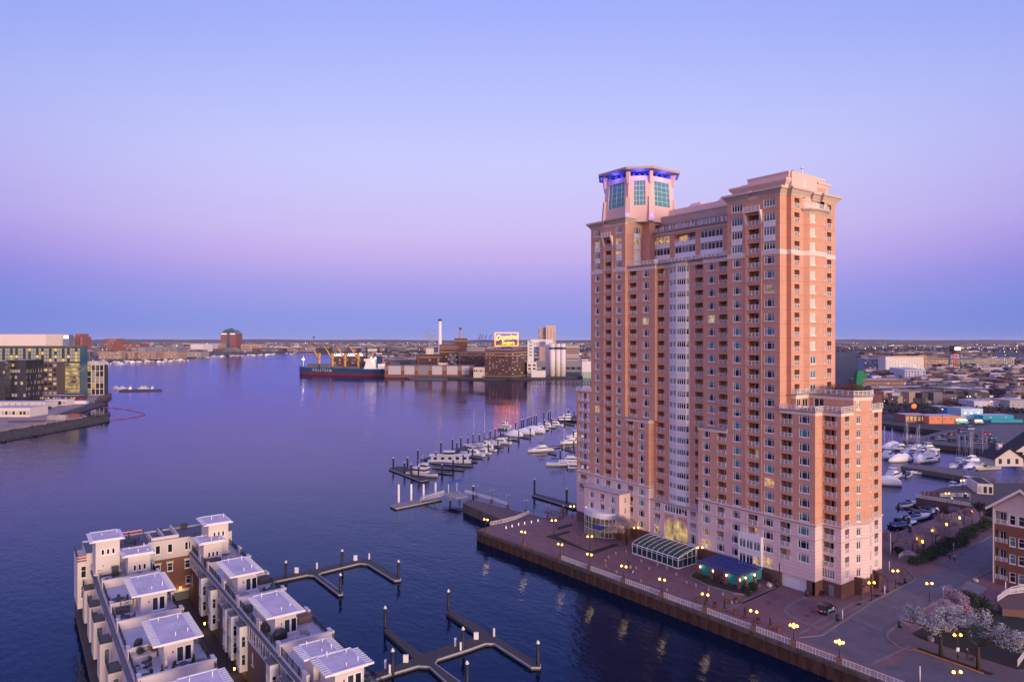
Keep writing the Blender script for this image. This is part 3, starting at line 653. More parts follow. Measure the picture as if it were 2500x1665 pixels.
# corbelled balconies with splayed side brackets near the tops
for X, px, w, z in ((XA, 1484.5, 3.0, 27.4), (XA, 1839.5, 3.6, 27.4)):
 y = onX(px, X); m = MB()
 m.box(X - 0.9, X, y - w / 2 - 0.3, y + w / 2 + 0.3, CZ + z, CZ + z + 0.35)
 for s in (-1, 1):
  yy = y + s * (w / 2 + 0.12)
  m.loft([[(X + 0.02, yy - 0.2, CZ + z), (X - 0.85, yy - 0.2, CZ + z), (X - 0.02, yy - 0.2, CZ + z - 2.6)], [(X + 0.02, yy + 0.2, CZ + z), (X - 0.85, yy + 0.2, CZ + z), (X - 0.02, yy + 0.2, CZ + z - 2.6)]], 0, True, False)
 m.obj('corbelled_balcony', [BAND], tower, -L0)
 railing_run(tower, L0, [(X - 0.85, y + w / 2 + 0.2), (X - 0.85, y - w / 2 - 0.2)], CZ + z + 0.35)
 # two-storey brick frames round the balcony stack
 fr = MB()
 zs = [32 - 4.7] + [MID[i] + 0.55 for i in range(0, 11, 2)] + [LOW[i] + 0.5 for i in range(1, 8, 2)] + [-37.0]
 for s in (-1, 1): fr.box(X - 0.13, X + 0.01, y + s * (w / 2 + 0.1) - 0.14, y + s * (w / 2 + 0.1) + 0.14, CZ - 37.0, CZ + z - 2.7)
 for zz in zs[1:-1]: fr.box(X - 0.12, X + 0.01, y - w / 2, y + w / 2, CZ + zz - 0.16, CZ + zz + 0.16)
 fr.obj('balcony_surround', [BR], tower, -L0)
# --- lantern on A
ln = MB(); C_ = (139.5, 131.5)
def octo(hw, ch):                                      # square with cut corners
 a = hw - ch
 return [(C_[0] + x, C_[1] + y) for x, y in ((hw, -a), (hw, a), (a, hw), (-a, hw), (-hw, a), (-hw, -a), (-a, -hw), (a, -hw))]
o_b, o_t = octo(8.75, 4.2), octo(8.2, 4.0)
zb, zs_, zt_ = CZ + 31.5, CZ + 34.4, CZ + 44.0
ln.prism(o_b, CZ + 31, CZ + 35.0, 0)
lg = MB(); lgr = MB()
def lerp2(a, b, t): return (a[0] + (b[0] - a[0]) * t, a[1] + (b[1] - a[1]) * t)
for i in range(8):
 a0, a1 = o_b[i], o_b[(i + 1) % 8]; b0, b1 = o_t[i], o_t[(i + 1) % 8]
 wide = i % 2 == 1 or True
 f0, f1 = (0.16, 0.84) if math.hypot(a1[0] - a0[0], a1[1] - a0[1]) > 8 else (0.24, 0.76)
 zl, zh = CZ + 35.3, CZ + 41.9
 def P3(u, z):
  t = (z - (CZ + 35.0)) / 9.0; p = lerp2(lerp2(a0, b0, t), lerp2(a1, b1, t), u); return (p[0], p[1], z)
 def quad(mb, u0, u1, za, zb2, mi): mb.poly([P3(u0, za), P3(u1, za), P3(u1, zb2), P3(u0, zb2)], mi)
 quad(ln, 0, f0, CZ + 35, CZ + 43.2, 0); quad(ln, f1, 1, CZ + 35, CZ + 43.2, 0); quad(ln, f0, f1, CZ + 35, zl, 0); quad(ln, f0, f1, zh, CZ + 43.2, 0)
 cx, cy = C_
 def inn(p, d=0.25):
  v = Vector((cx - p[0], cy - p[1])).normalized() * d; return (p[0] + v.x, p[1] + v.y, p[2])
 lg.poly([inn(P3(f0, zl)), inn(P3(f1, zl)), inn(P3(f1, zh)), inn(P3(f0, zh))], 0)
 for e in ((P3(f0, zl), P3(f1, zl)), (P3(f1, zl), P3(f1, zh)), (P3(f1, zh), P3(f0, zh)), (P3(f0, zh), P3(f0, zl))): ln.poly([e[0], e[1], inn(e[1]), inn(e[0])], 0)
 for k in range(6):
  z = zl + (zh - zl) * k / 5; lgr.tube(inn(P3(f0, z), 0.15), inn(P3(f1, z), 0.15), 0.06, 4)
 for k in (0.0, 0.2, 0.5, 0.8, 1.0):
  u = f0 + (f1 - f0) * k; lgr.tube(inn(P3(u, zl), 0.15), inn(P3(u, zh), 0.15), 0.06, 4)
 # battered corner buttresses and roof brackets
 o1 = Vector((b0[0] - cx, b0[1] - cy)).normalized(); tg = Vector((-o1.y, o1.x))
 q = Vector(a0) ; q2 = Vector(lerp2(a0, b0, 0.35))
 ln.loft([[(*(q + o1 * 0.55 + tg * 0.75), CZ + 31.2), (*(q + o1 * 0.55 - tg * 0.75), CZ + 31.2), (*(q - o1 * 0.3 - tg * 0.75), CZ + 31.2), (*(q - o1 * 0.3 + tg * 0.75), CZ + 31.2)],
             [(*(q2 + o1 * 0.3 + tg * 0.6), CZ + 37.6), (*(q2 + o1 * 0.3 - tg * 0.6), CZ + 37.6), (*(q2 - o1 * 0.3 - tg * 0.6), CZ + 37.6), (*(q2 - o1 * 0.3 + tg * 0.6), CZ + 37.6)]], 0, True, False)
 r = Vector(lerp2(a0, b0, 0.85)); r2 = Vector(b0)
 ln.loft([[(*(r + o1 * 0.45 + tg * 0.3), CZ + 41.2), (*(r + o1 * 0.45 - tg * 0.3), CZ + 41.2), (*(r - o1 * 0.2 - tg * 0.3), CZ + 41.2), (*(r - o1 * 0.2 + tg * 0.3), CZ + 41.2)],
             [(*(r2 + o1 * 0.95 + tg * 0.45), CZ + 44.2), (*(r2 + o1 * 0.95 - tg * 0.45), CZ + 44.2), (*(r2 - o1 * 0.3 - tg * 0.45), CZ + 44.2), (*(r2 - o1 * 0.3 + tg * 0.45), CZ + 44.2)]], 0, True, False)
ln.obj('lantern_wall', [PLAST], tower, -L0)
lgo = lg.obj('lantern_glazing', [mat('lantern_glass', (0.06, 0.22, 0.26), 0.08, spec=0.7, emit=(0.2, 0.75, 0.8), es=0.03)], tower, -L0)
lgr.obj('glazing_bar', [M_frame], lgo)
rf = MB(); o_r = octo(10.1, 4.9)
flare(rf, o_r, [(CZ + 44.3, -2.6), (CZ + 44.6, 0.0), (CZ + 45.2, 0.05), (CZ + 45.9, -3.5), (CZ + 46.1, -6.0)], 0, 0)
rf.poly([(*p, CZ + 44.3) for p in offs(o_r, -2.6)][::-1], 0)
rf.obj('lantern_roof', [mat('lantern_fascia', (0.42, 0.33, 0.34), 0.7)], tower, -L0)
M_blue = mat('blue_neon', (0.02, 0.02, 0.6), 0.5, emit=(0.02, 0.03, 1.0), es=5.0)
for i in range(8):
 a, b = o_t[i], o_t[(i + 1) % 8]
 for t in (0.25, 0.5, 0.75):
  p = lerp2(a, b, t); v = (Vector(p) - Vector(C_)).normalized()
  m = MB(); m.cone(0, 0, 0, 0.25, 0.16, 0.24, 8); m.obj('blue_uplight', [M_blue], tower, Vector((p[0] + v.x * 0.35, p[1] + v.y * 0.35, CZ + 43.3)) - L0)
 lt = bpy.data.lights.new('blue_uplight_glow', 'POINT'); lt.color = (0.05, 0.06, 1.0); lt.energy = 600; lt.shadow_soft_size = 0.4
 p = lerp2(a, b, 0.5); v = (Vector(p) - Vector(C_)).normalized()
 lo = bpy.data.objects.new('blue_uplight_glow', lt); COL.objects.link(lo); lo.parent = tower; lo.location = Vector((p[0] + v.x * 0.7, p[1] + v.y * 0.7, CZ + 43.5)) - L0
for i in (5, 6, 7):
 p = Vector(o_b[i]); v = (p - Vector(C_)).normalized()
 lt = bpy.data.lights.new('blue_spill', 'POINT'); lt.color = (0.10, 0.08, 1.0); lt.energy = 60; lt.shadow_soft_size = 0.15
 lo = bpy.data.objects.new('blue_spill', lt); COL.objects.link(lo); lo.parent = tower; lo.location = Vector((p.x + v.x * 0.9, p.y + v.y * 0.9, CZ + 32.6)) - L0
for px in (1533, 1544):
 m = MB(); m.cone(0, 0, 0, 1.6, 0.05, 0.02, 5); m.obj('roof_antenna', [M_black], tower, Vector((C_[0] - 4, onX(px, C_[0] - 4), CZ + 45.8)) - L0)
# --- open loggia stack at the far end
lo_ = MB(); YL1 = 145.2
fl = [-14.4] + [-17.25 - 2.81 * i for i in range(8)]
for z in fl: lo_.box(XA, XA + 3.2, YA0, YL1, CZ + z - 0.45, CZ + z, 0)
for y in (YL1 - 0.9, YA0): lo_.box(XA + 0.003, XA + 0.9, y, y + 0.9, CZ - 37.2, CZ - 14.4, 0)
lo_.box(XA + 2.6, XA + 3.2, YL1 - 0.6, YL1, CZ - 37.2, CZ - 14.4, 0)
lo_.obj('loggia_stack', [BR], tower, -L0)
for z in fl[1:]:
 railing_run(tower, L0, [(XA - 0.1, YL1 - 0.8), (XA - 0.1, YA0 + 0.8)], CZ + z, step=5)
railing_run(tower, L0, [(XA - 0.1, YL1), (XA - 0.1, YA0)], CZ - 14.3, step=6)
# --- podium of pale stone on a granite base
po = MB(); gb = Multi()
XPD = XA - 0.02
side(po, (XPD, YL1), RF, YL1 - YA1, -48.2, -37.2, [('b', 2.6, 3.0, 2.1, POD[:2], ('',)), wcol(YL1, 1458.3, XPD, 1.75, POD[:1]), bcol(YL1, 1484, XPD, 2.0, POD[:1]), wcol(YL1, 1510.5, XPD, 1.85, POD[:1])])
side(po, (XPD, YA1), RF, YA1 - YB2, -48.2, -37.2, [bcol(YA1, 1538, XPD, 2.2, POD[:3]), wcol(YA1, 1566, XPD, 2.05, POD), wcol(YA1, 1538, XPD, 2.0, POD[3:])], lit=0.0)
XE = 129.5                                            # centre piece with the arch
YE0, YE1 = YB2, YBp2
yar = onX(1649, XE); aw = 3.6
sideY((XPD, YB2), XC, -48.2, -37.2, [], mb=po)
eh = [('b', YE0 - onX(1604, XE), 2.0, 2.0, POD[1:3], ('',)), ('b', YE0 - onX(1692, XE) , 1.7, 2.0, POD[1:3], ('',)), ('w', YE0 - onX(1604, XE), 1.9, 2.2, POD[3:], ('three', lambda z: G_mixed)), ('w', YE0 - onX(1692, XE), 1.7, 2.2, POD[3:], ('three', lambda z: G_dark[1]))]
teal = lambda z: G_teal[0]
holesE = []
uE = YE0 - yar
for kind, uc, w, h, floors, st in eh:
 for zt in floors:
  zt += CZ; holesE.append((uc - w / 2, uc + w / 2, zt - h, zt, 0.22 if kind == 'w' else 1.3, None if kind == 'w' else 0))
  if kind == 'w': add_window(tower, L0, (XE, YE0), RF, uc - w / 2, zt - h, w, h, 'three', st[1](zt))
  else: add_balcony(tower, L0, (XE, YE0), RF, uc - w / 2, zt - h, w, h, 1.3, G_dark[1])
holesE.append((uE - 3.5, uE + 3.5, CZ - 42.0, CZ - 40.3, 0.22, None))
add_window(tower, L0, (XE, YE0), RF, uE - 3.5, CZ - 42.0, 3.5, 1.7, 'four', G_teal[2]); add_window(tower, L0, (XE, YE0), RF, uE, CZ - 42.0, 3.5, 1.7, 'four', G_dark[1])
holesE.append((uE - aw, uE + aw, CZ - 50.4, CZ - 42.6, 0.5, None))
wallmb(po, (XE, YE0), RF, YE0 - YE1, CZ - 51, CZ - 39.8, holesE, 0)
# arch infill: brick spandrel with a segmental arch opening
zsp = CZ - 45.2; rise = 1.7; K = 14
arcp = [(yar + aw * math.cos(PI * k / K), zsp + rise * math.sin(PI * k / K)) for k in range(K + 1)]
for (ya, za), (yb, zb2) in zip(arcp, arcp[1:]):
 po.poly([(XE + 0.1, ya, za), (XE + 0.1, yb, zb2), (XE + 0.1, yb, CZ - 42.6), (XE + 0.1, ya, CZ - 42.6)], 2)
 ya2, yb2 = yar + (ya - yar) * 1.09, yar + (yb - yar) * 1.09; za2, zb3 = zsp + (za - zsp) * 1.24, zsp + (zb2 - zsp) * 1.24
 po.poly([(XE + 0.03, ya, za), (XE + 0.03, yb, zb2), (XE + 0.03, yb2, zb3), (XE + 0.03, ya2, za2)], 0)
 po.poly([(XE + 0.03, ya, za), (XE + 0.03, yb, zb2), (XE + 0.5, yb, zb2), (XE + 0.5, ya, za)], 0)
po.box(XE - 0.1, XE + 0.08, yar - 0.5, yar + 0.5, CZ - 43.6, CZ - 42.4, 0)
aw_ = MB(); aw_.poly([(XE + 0.45, yar - aw, CZ - 50.4), (XE + 0.45, yar + aw, CZ - 50.4)] + [(XE + 0.45, y, z) for y, z in arcp])
ao = aw_.obj('arched_window', [G_shop], tower, -L0)
ag = MB()
for k in range(9):
 y = yar - aw + 2 * aw * k / 8; zt = zsp + rise * math.sqrt(max(0, 1 - ((y - yar) / aw) ** 2)); t = 0.09 if k in (0, 3, 5, 8) else 0.045
 ag.box(XE + 0.36, XE + 0.44, y - t, y + t, CZ - 50.4, zt)
for z in (-49.0, -47.6, -46.2, -44.8): ag.box(XE + 0.37, XE + 0.43, yar - aw, yar + aw, CZ + z - 0.05, CZ + z + 0.05)
ag.obj('glazing_bar', [M_frame], ao)
po.poly([(XE, YE0, CZ - 39.8), (XE, YE1, CZ - 39.8), (XC + 1, YE1, CZ - 39.8), (XC + 1, YE0, CZ - 39.8)], 3)
strip(po, [(XE, YE0), (XE, YE1)], CZ - 40.1, CZ - 39.75, (0.1, 0.4), 1)
# right podium
side(po, (XPD, YBp2), RF, YBp2 - YR0, -48.2, -37.2, [wcol(YBp2, 1724, XPD, 2.05, POD), bcol(YBp2, 1759, XPD, 2.1, POD[:3]), wcol(YBp2, 1759, XPD, 2.1, POD[3:])], lit=0.12)
side(po, (XPD, YR0), RF, YR0 - YR1, -48.2, -37.2, [wcol(YR0, 1796, XPD, 2.1, POD), bcol(YR0, 1837, XPD, 2.5, POD[:2]), wcol(YR0, 1875, XPD, 2.3, POD[:3]), ('w', YR0 - onX(1875, XPD), 2.3, 2.2, POD[3:], ('grid', lambda z: G_lit[0]))], lit=0.05)
side(po, (XPD, YR1), RF, YR1 - YW1, -46.4, -37.2, [bcol(YR1, 1916, XPD, 2.5, POD[:3]), wcol(YR1, 1961, XPD, 2.4, POD[:3])])
side(po, (XW2 - .02, YW1), RF, YW1 - YW2, -48.2, -37.2, [bcol(YW1, 2023, XW2, 2.3, POD[:3]), wcol(YW1, 2022, XW2, 2.6, POD[3:], ('grid', lambda z: G_teal[1]))])
sideY((XA, YW1), XW2, -48.2, -37.2, [], mb=po)
sideY((XW2, YW2 - .02), 136.6, -48.2, -37.2, [('b', 2.3, 1.6, 2.0, POD[:3], ('',)), ('w', 2.3, 1.6, 1.6, POD[3:], ('grid', lambda z: G_teal[1]))], mb=po)
bow(po, [(x, y - 0.02) for x, y in wa], -48.2, -37.2, wmap(POD), 0)
sideY((143.6, YW2 - .02), 148.3, -48.2, -37.2, [('b', 2.3, 1.6, 2.0, POD[:3], ('',)), ('w', 2.3, 1.6, 1.6, POD[3:], ('grid', lambda z: G_teal[1]))], mb=po)
po.poly([(148.3, YW2, CZ - 48.2), (148.3, YS, CZ - 48.2), (148.3, YS, CZ - 37.2), (148.3, YW2, CZ - 37.2)], 0)
# granite base, garage opening
yg0, yg1 = onX(1906, XA), onX(1969.5, XA)
for p, q in (((XA - 0.08, YL1), (XA - 0.08, YB2)), ((XA - 0.08, YBp2), (XA - 0.08, yg0 + 0.0)), ((XA - 0.08, yg1), (XA - 0.08, YW1 + 0.03)), ((XW2 - 0.08, YW1), (XW2 - 0.08, YW2))):
 gb.cut().box(p[0], p[0] + 1.3, q[1], p[1], 2.8, CZ - 48.2)
for p, q in (((XA - .08, YW1 - .08), (XW2, YW1 - .08)),): gb.cut().box(p[0], q[0], p[1], p[1] + 0.6, 2.8, CZ - 48.2)
wb = [(XW2 - .08, YW2 - .08), (136.6, YW2 - .08)] + [(x, y - 0.08) for x, y in wa[1:]] + [(148.4, YW2 - .08), (148.4, YS)]
gb.cut()
for p, q in zip(wb, wb[1:]): gb.poly([(*p, 2.8), (*q, 2.8), (*q, CZ - 48.2), (*p, CZ - 48.2)])
for x in (137.0, 141.0, 143.9): gb.box(x - 0.3, x + 0.3, 68.6, 70.4, 2.8, CZ - 47.6)
gb.obj('granite_base', [GRAN], tower, -L0)
po.box(XA - 0.02, XA + 1.2, YW1 + 0.03, yg0 + 0.4, CZ - 48.2, CZ - 46.4, 0)
gd = MB(); gd.box(XA + 0.5, XA + 0.6, yg1, yg0, 2.8, CZ - 47.6, 0)
for k in range(9): gd.box(XA + 0.47, XA + 0.5, yg1, yg0, 3.0 + k * 0.4, 3.02 + k * 0.4, 1)
gdo = gd.obj('garage_door', [M_white, mat('door_joint', (0.4, 0.38, 0.42))], tower, -L0)
m = MB(); m.box(XA + 0.44, XA + 0.5, yg1 + 0.7, yg1 + 1.9, 2.85, 4.9); m.obj('wicket_door', [mat('wicket_paint', (0.6, 0.58, 0.62))], gdo)
m = MB(); m.box(XW2 - 0.14, XW2 - 0.05, onX(2036, XW2), onX(2024, XW2), 2.85, 5.0); m.obj('service_door', [mat('service_door_blue', (0.16, 0.19, 0.26), 0.5)], tower, -L0)
m = MB(); m.box(XA - 0.12, XA - 0.05, onX(1886, XA), onX(1868, XA), 3.0, 4.6); m.obj('base_louvre', [mat('louvre_brown', (0.06, 0.03, 0.03))], tower, -L0)
# white two-storey bay window on the podium
yb0, yb1 = onX(1802, 128.2), onX(1858, 128.2)
bw = MB(); zb_, zt2 = CZ - 48.6, CZ - 42.1
hs = []
for zt, h in ((-43.1, 1.9), (-46.3, 2.1)):
 for k in range(3):
  w = (yb0 - yb1 - 0.4) / 3; u = 0.2 + k * w; hs.append((u + .04, u + w - .04, CZ + zt - h, CZ + zt, 0.15, None))
  add_window(tower, L0, (128.2, yb0), RF, u + .04, CZ + zt - h, w - .08, h, 'two', G_teal[1] if zt > -44 else (G_mixed if k == 2 else G_dark[1]), 0.06)
wallmb(bw, (128.2, yb0), RF, yb0 - yb1, zb_, zt2, hs, 0)
bw.box(128.21, 129.0, yb1, yb0, zt2, zt2 + 0.15); bw.poly([(128.2, yb1, zb_), (129, yb1, zb_), (129, yb1, zt2), (128.2, yb1, zt2)]); bw.poly([(128.2, yb0, zb_), (129, yb0, zb_), (129, yb0, zt2), (128.2, yb0, zt2)])
bw.obj('white_bay_window', [WPAN], tower, -L0)
# projecting entrance block with curved glass hall on the far left
XV = 125.0; yv0, yv1 = onX(1426, XV), onX(1512, XV)
side(po, (XV, yv0), RF, yv0 - yv1, -51, -39.4, [wcol(yv0, 1444, XV, 1.7, POD[1:3]), bcol(yv0, 1470, XV, 1.7, POD[1:3], ('',)), wcol(yv0, 1495, XV, 1.8, POD[1:3], ('three', lambda z: G_teal[0]))])
sideY((XV, yv1), XA, -48.2, -39.4, [('w', 2.2, 0.6, 1.6, POD[1:3], ('one',))], mb=po)
po.poly([(XV, yv1, CZ - 39.4), (XA, yv1, CZ - 39.4), (XA, yv0, CZ - 39.4), (XV, yv0, CZ - 39.4)], 3)
po.poly([(XV, yv0, 2.8), (XA, yv0, 2.8), (XA, yv0, CZ - 39.4), (XV, yv0, CZ - 39.4)], 0)
strip(po, [(XA, yv0), (XV, yv0), (XV, yv1), (XA, yv1)], CZ - 39.7, CZ - 39.3, (0.1, 0.4), 1)
po.obj('podium_wall', [STONE, CORN, BR, M_roofgrey], tower, -L0)
g2 = Multi(); g2.box(XV - 0.08, XV + 0.5, yv1, yv0, 2.8, CZ - 48.2); g2.box(XV, XA, yv1 - 0.08, yv1 + 0.3, 2.8, CZ - 48.2); g2.obj('granite_base', [GRAN], tower, -L0)
yh0, yh1 = onX(1434, XV), onX(1502, XV)
hall = MB(); hgl = MB(); n = 12
cyv = (yh0 + yh1) / 2; rv = (yh0 - yh1) / 2
hp = [(XV - 3.2 * math.sin(PI * k / n), cyv + rv * math.cos(PI * k / n)) for k in range(n + 1)]
for p, q in zip(hp, hp[1:]):
 hgl.poly([(*p, 2.8), (*q, 2.8), (*q, CZ - 46.0), (*p, CZ - 46.0)])
 hall.poly([(p[0] - .02, p[1], CZ - 46.1), (q[0] - .02, q[1], CZ - 46.1), (q[0] - .02, q[1], CZ - 44.6), (p[0] - .02, p[1], CZ - 44.6)], 0)
 for z in (3.0, 4.6, 6.2): hall.tube((p[0], p[1], z), (q[0], q[1], z), 0.06, 4, 0)
for i, p in enumerate(hp): hall.tube((p[0], p[1], 2.8), (p[0], p[1], CZ - 46), 0.09 if i % 3 == 0 else 0.05, 4, 0)
hall.poly([(*p, CZ - 44.9) for p in hp], 0)
ho = hall.obj('curved_glass_hall', [WPAN], tower, -L0)
hgl.obj('hall_glazing', [litmat('hall_glass', (0.8, 0.75, 0.6), 0.10, 0.4, 0.02)], ho)
m = MB(); m.prism([(XV - 3.0, cyv - 2.0), (XV - 5.2, cyv - 2.4), (XV - 5.4, cyv - 5.0), (XV - 2.6, cyv - 4.6)], 5.7, 6.0); m.obj('entrance_canopy', [mat('blue_canvas', (0.02, 0.05, 0.25), 0.8)], tower, -L0)
# ================================================================== land sheets
PZ = 2.8
PAVE = brickmat('red_brick_pavers', (0.20, 0.095, 0.105), (0.165, 0.08, 0.09), (0.13, 0.075, 0.085), 0.42, 0.21, 0.85, False, 0.22, 0.02)
COBB = brickmat('grey_block_paving', (0.125, 0.105, 0.135), (0.105, 0.09, 0.115), (0.08, 0.07, 0.09), 0.5, 0.25, 0.8, False, 0.25, 0.025)
CURB = mat('pale_stone_kerb', (0.17, 0.14, 0.135), 0.85, var=0.25, vs=0.8)
RUST = mat('rusty_sheet_piling', (0.062, 0.029, 0.017), 0.9, var=0.75, vs=1.6, streak=0.25, bump=0.4, bs=6)
WALLC = mat('weathered_concrete_quay', (0.10, 0.078, 0.068), 0.95, var=0.6, vs=0.9, streak=0.3, bump=0.4, bs=3)
MULCH = mat('dark_mulch', (0.022, 0.013, 0.012), 1.0, var=0.4, vs=3, bump=0.5, bs=15)
GRASS = mat('dusk_lawn', (0.012, 0.022, 0.010), 1.0, var=0.4, vs=1)
PIERC = mat('old_pier_deck', (0.12, 0.075, 0.07), 0.9, var=0.3, vs=0.8)
def V2(L): return [(p[0], p[1]) for p in L]
def pix(L, z=PZ): return [tuple(at(x, y, z)[:2]) for x, y in L]
def sheet(name, pts, z, m, parent=None):
 mb = MB(); mb.poly([(p[0], p[1], z) for p in pts]); o = mb.obj(name, [m], parent)
 return struct(o) if parent is None else o
QUAY = [(100.8, 153.8), (102.7, 121.4), (103.9, 92.0), (104.7, 71.7), (104.9, 56.1), (105.5, 20.0)]
def qx(y):
 for (x0, y0), (x1, y1) in zip(QUAY, QUAY[1:]):
  if y1 <= y <= y0: return x0 + (x1 - x0) * (y0 - y) / (y0 - y1)
 return QUAY[0][0] if y > 100 else QUAY[-1][0]
tip2 = pix([(1236, 1273)])[0]
pier_pts = pix([(1236, 1273), (1130, 1228), (1147, 1218), (1338, 1266)])
plaza_pts = QUAY + [(330, 20), (330, 86), (236.5, 86), (164, 86), (164, 150.5)] + pix([(1400, 1256)]) + [pier_pts[3], tip2]
g = MB(); g.poly([(p[0], p[1], PZ) for p in plaza_pts], 0)
n = len(plaza_pts)
for i in range(n):
 a, b = plaza_pts[i], plaza_pts[(i + 1) % n]
 g.poly([(*a, PZ), (*b, PZ), (*b, -4), (*a, -4)], 1)
struct(g.obj('plaza_ground', [PAVE, WALLC]))
pg = MB(); pg.prism(pier_pts, -4, PZ - 0.02, 1, 0); struct(pg.obj('old_brick_pier', [PIERC, WALLC]))
# quay wall: rusty sheet piles under a concrete capping, built in bays
qw = MB(); y = 153.0; k = 0
caps = MB()
ys = []
while y > 21:
 y2 = max(21, y - 1.2); x0, x1 = qx(y), qx(y2)
 d = 0.10 if k % 2 else 0.0
 qw.poly([(x0 - 0.25 - d, y, -4), (x1 - 0.25 - d, y2, -4), (x1 - 0.25 - d, y2, 2.35), (x0 - 0.25 - d, y, 2.35)], 0)
 qw.poly([(x1 - 0.25, y2, -4), (x1 - 0.35, y2, -4), (x1 - 0.35, y2, 2.35), (x1 - 0.25, y2, 2.35)], 0)
 y = y2; k += 1
qo = struct(qw.obj('quay_wall', [RUST]))
yy = 153.6; k = 0
while yy > 22:
 y2 = yy - 6.4; x0, x1 = qx(yy), qx(y2)
 c = MB(); c.prism([(x0 - 0.45, yy - 0.02), (x1 - 0.45, y2 + 0.02), (x1 + 0.35, y2 + 0.02), (x0 + 0.35, yy - 0.02)], 2.2, 2.92); c.obj('capping_stone', [WALLC], qo); yy = y2
# road, kerbs and paving figures
def z4(L): return pix([(1700 + x / 2.944, 1250 + y / 2.944) for x, y in L])
road = z4([(735, 900), (900, 885), (1290, 628), (1575, 490), (1510, 405), (1740, 378), (2115, 172), (2300, 110), (2420, 300), (2130, 420), (1960, 495), (1870, 560), (1480, 790), (1375, 870), (1372, 910), (1450, 968), (1560, 992), (2060, 1168), (2330, 1262), (2330, 1500), (1700, 1300), (1250, 1110)])
sheet('road', road, PZ + 0.004, COBB)
kb = []
def kerb(name, pts, w=0.32, h=0.035, m=None, z=PZ + 0.004, kind=True):
 mb = MB(); P = [Vector(p[:2]) for p in pts]
 for a, b in zip(P, P[1:]):
  d = (b - a).normalized(); n_ = Vector((-d.y, d.x)) * w / 2
  mb.prism([a - n_ - d * 0.02, b - n_ + d * 0.02, b + n_ + d * 0.02, a + n_ - d * 0.02], z, z + h)
 return struct(mb.obj(name, [m or CURB]))
kerb('kerb', z4([(735, 900), (900, 885), (1100, 752), (1290, 628), (1480, 535), (1560, 495), (1575, 478), (1510, 405)]), 0.4, 0.10)
kerb('kerb', z4([(1740, 378), (2115, 172)]), 0.4, 0.10)
kerb('kerb', z4([(1560, 992), (1450, 968), (1390, 925), (1370, 890), (1380, 860), (1480, 790), (1870, 560), (1960, 495), (2130, 420)]), 0.4, 0.10)
kerb('yellow_kerb', z4([(1560, 985), (2060, 1160)]), 0.35, 0.14, mat('yellow_kerb_paint', (0.42, 0.20, 0.02), 0.7, var=0.2, vs=1.5))
kerb('paving_border', [(qx(y_) + 4.4, y_) for y_ in (148, 135, 121, 108, 92, 80)], 0.35, 0.012)
kerb('paving_border', [(qx(y_) + 1.6, y_) for y_ in (116, 105, 92, 80, 71, 62, 50)], 0.25, 0.012, mat('brick_border', (0.10, 0.075, 0.06), 0.9, var=0.3, vs=2))
kerb('paving_border', z4([(185, 715), (590, 545)]), 0.5, 0.012); kerb('paving_border', z4([(890, 835), (1270, 625), (1130, 655), (960, 740), (830, 810)]), 0.5, 0.014)
drive = z4([(790, 610), (700, 650), (650, 680), (640, 705), (660, 735), (740, 780), (840, 815), (925, 850)])
kerb('drive_border', drive, 0.8, 0.016)
kerb('paving_border', z4([(235, 565), (190, 600), (330, 655), (580, 545)]), 0.35, 0.012)
for a, b in (((700, 895), (820, 830)), ((1100, 752), (1330, 850)), ((1260, 1090), (1540, 960))): kerb('paving_border', z4([a, b]), 0.45, 0.014)
sheet('crossing', z4([(1260, 1085), (1390, 1010), (1490, 965), (1560, 992), (1400, 1110)]), PZ + 0.008, PAVE)
sheet('crossing', z4([(900, 885), (1105, 750), (1300, 830), (1130, 760)]), PZ + 0.008, PAVE)
sheet('crossing', z4([(1510, 405), (1740, 378), (1800, 420), (1600, 470)]), PZ + 0.008, PAVE)
sheet('concrete_patch', z4([(1880, 545), (1960, 495), (2095, 545), (2020, 600)]), PZ + 0.008, mat('pale_slab', (0.20, 0.18, 0.19), 0.9, var=0.15, vs=0.5))
sheet('pavement', z4([(1372, 890), (1480, 790), (1560, 850), (2120, 1080), (2400, 1170), (2330, 1262), (2060, 1168), (1560, 992), (1450, 968), (1390, 925)]), PZ + 0.010, mat('pavement_brick', (0.12, 0.085, 0.09), 0.9, var=0.15, vs=0.7))
sheet('planted_bed', z4([(1545, 870), (1640, 825), (2350, 1000), (2420, 1120), (2300, 1130), (1600, 905)]), PZ + 0.016, MULCH)
sheet('lawn', z4([(1700, 830), (1850, 740), (2110, 690), (2400, 780), (2450, 1050), (2000, 960)]), PZ + 0.020, GRASS)
sheet('planted_strip', z4([(1570, 985), (1600, 972), (2145, 1160), (2110, 1172)]), PZ + 0.018, MULCH)
for q in ([(1140, 660), (1165, 650), (1225, 665), (1200, 680)], [(1260, 600), (1290, 588), (1338, 600), (1305, 615)], [(1320, 565), (1345, 555), (1398, 570), (1370, 582)], [(1430, 512), (1455, 503), (1500, 515), (1475, 528)]):
 sheet('tree_pit', z4(q), PZ + 0.016, MULCH)
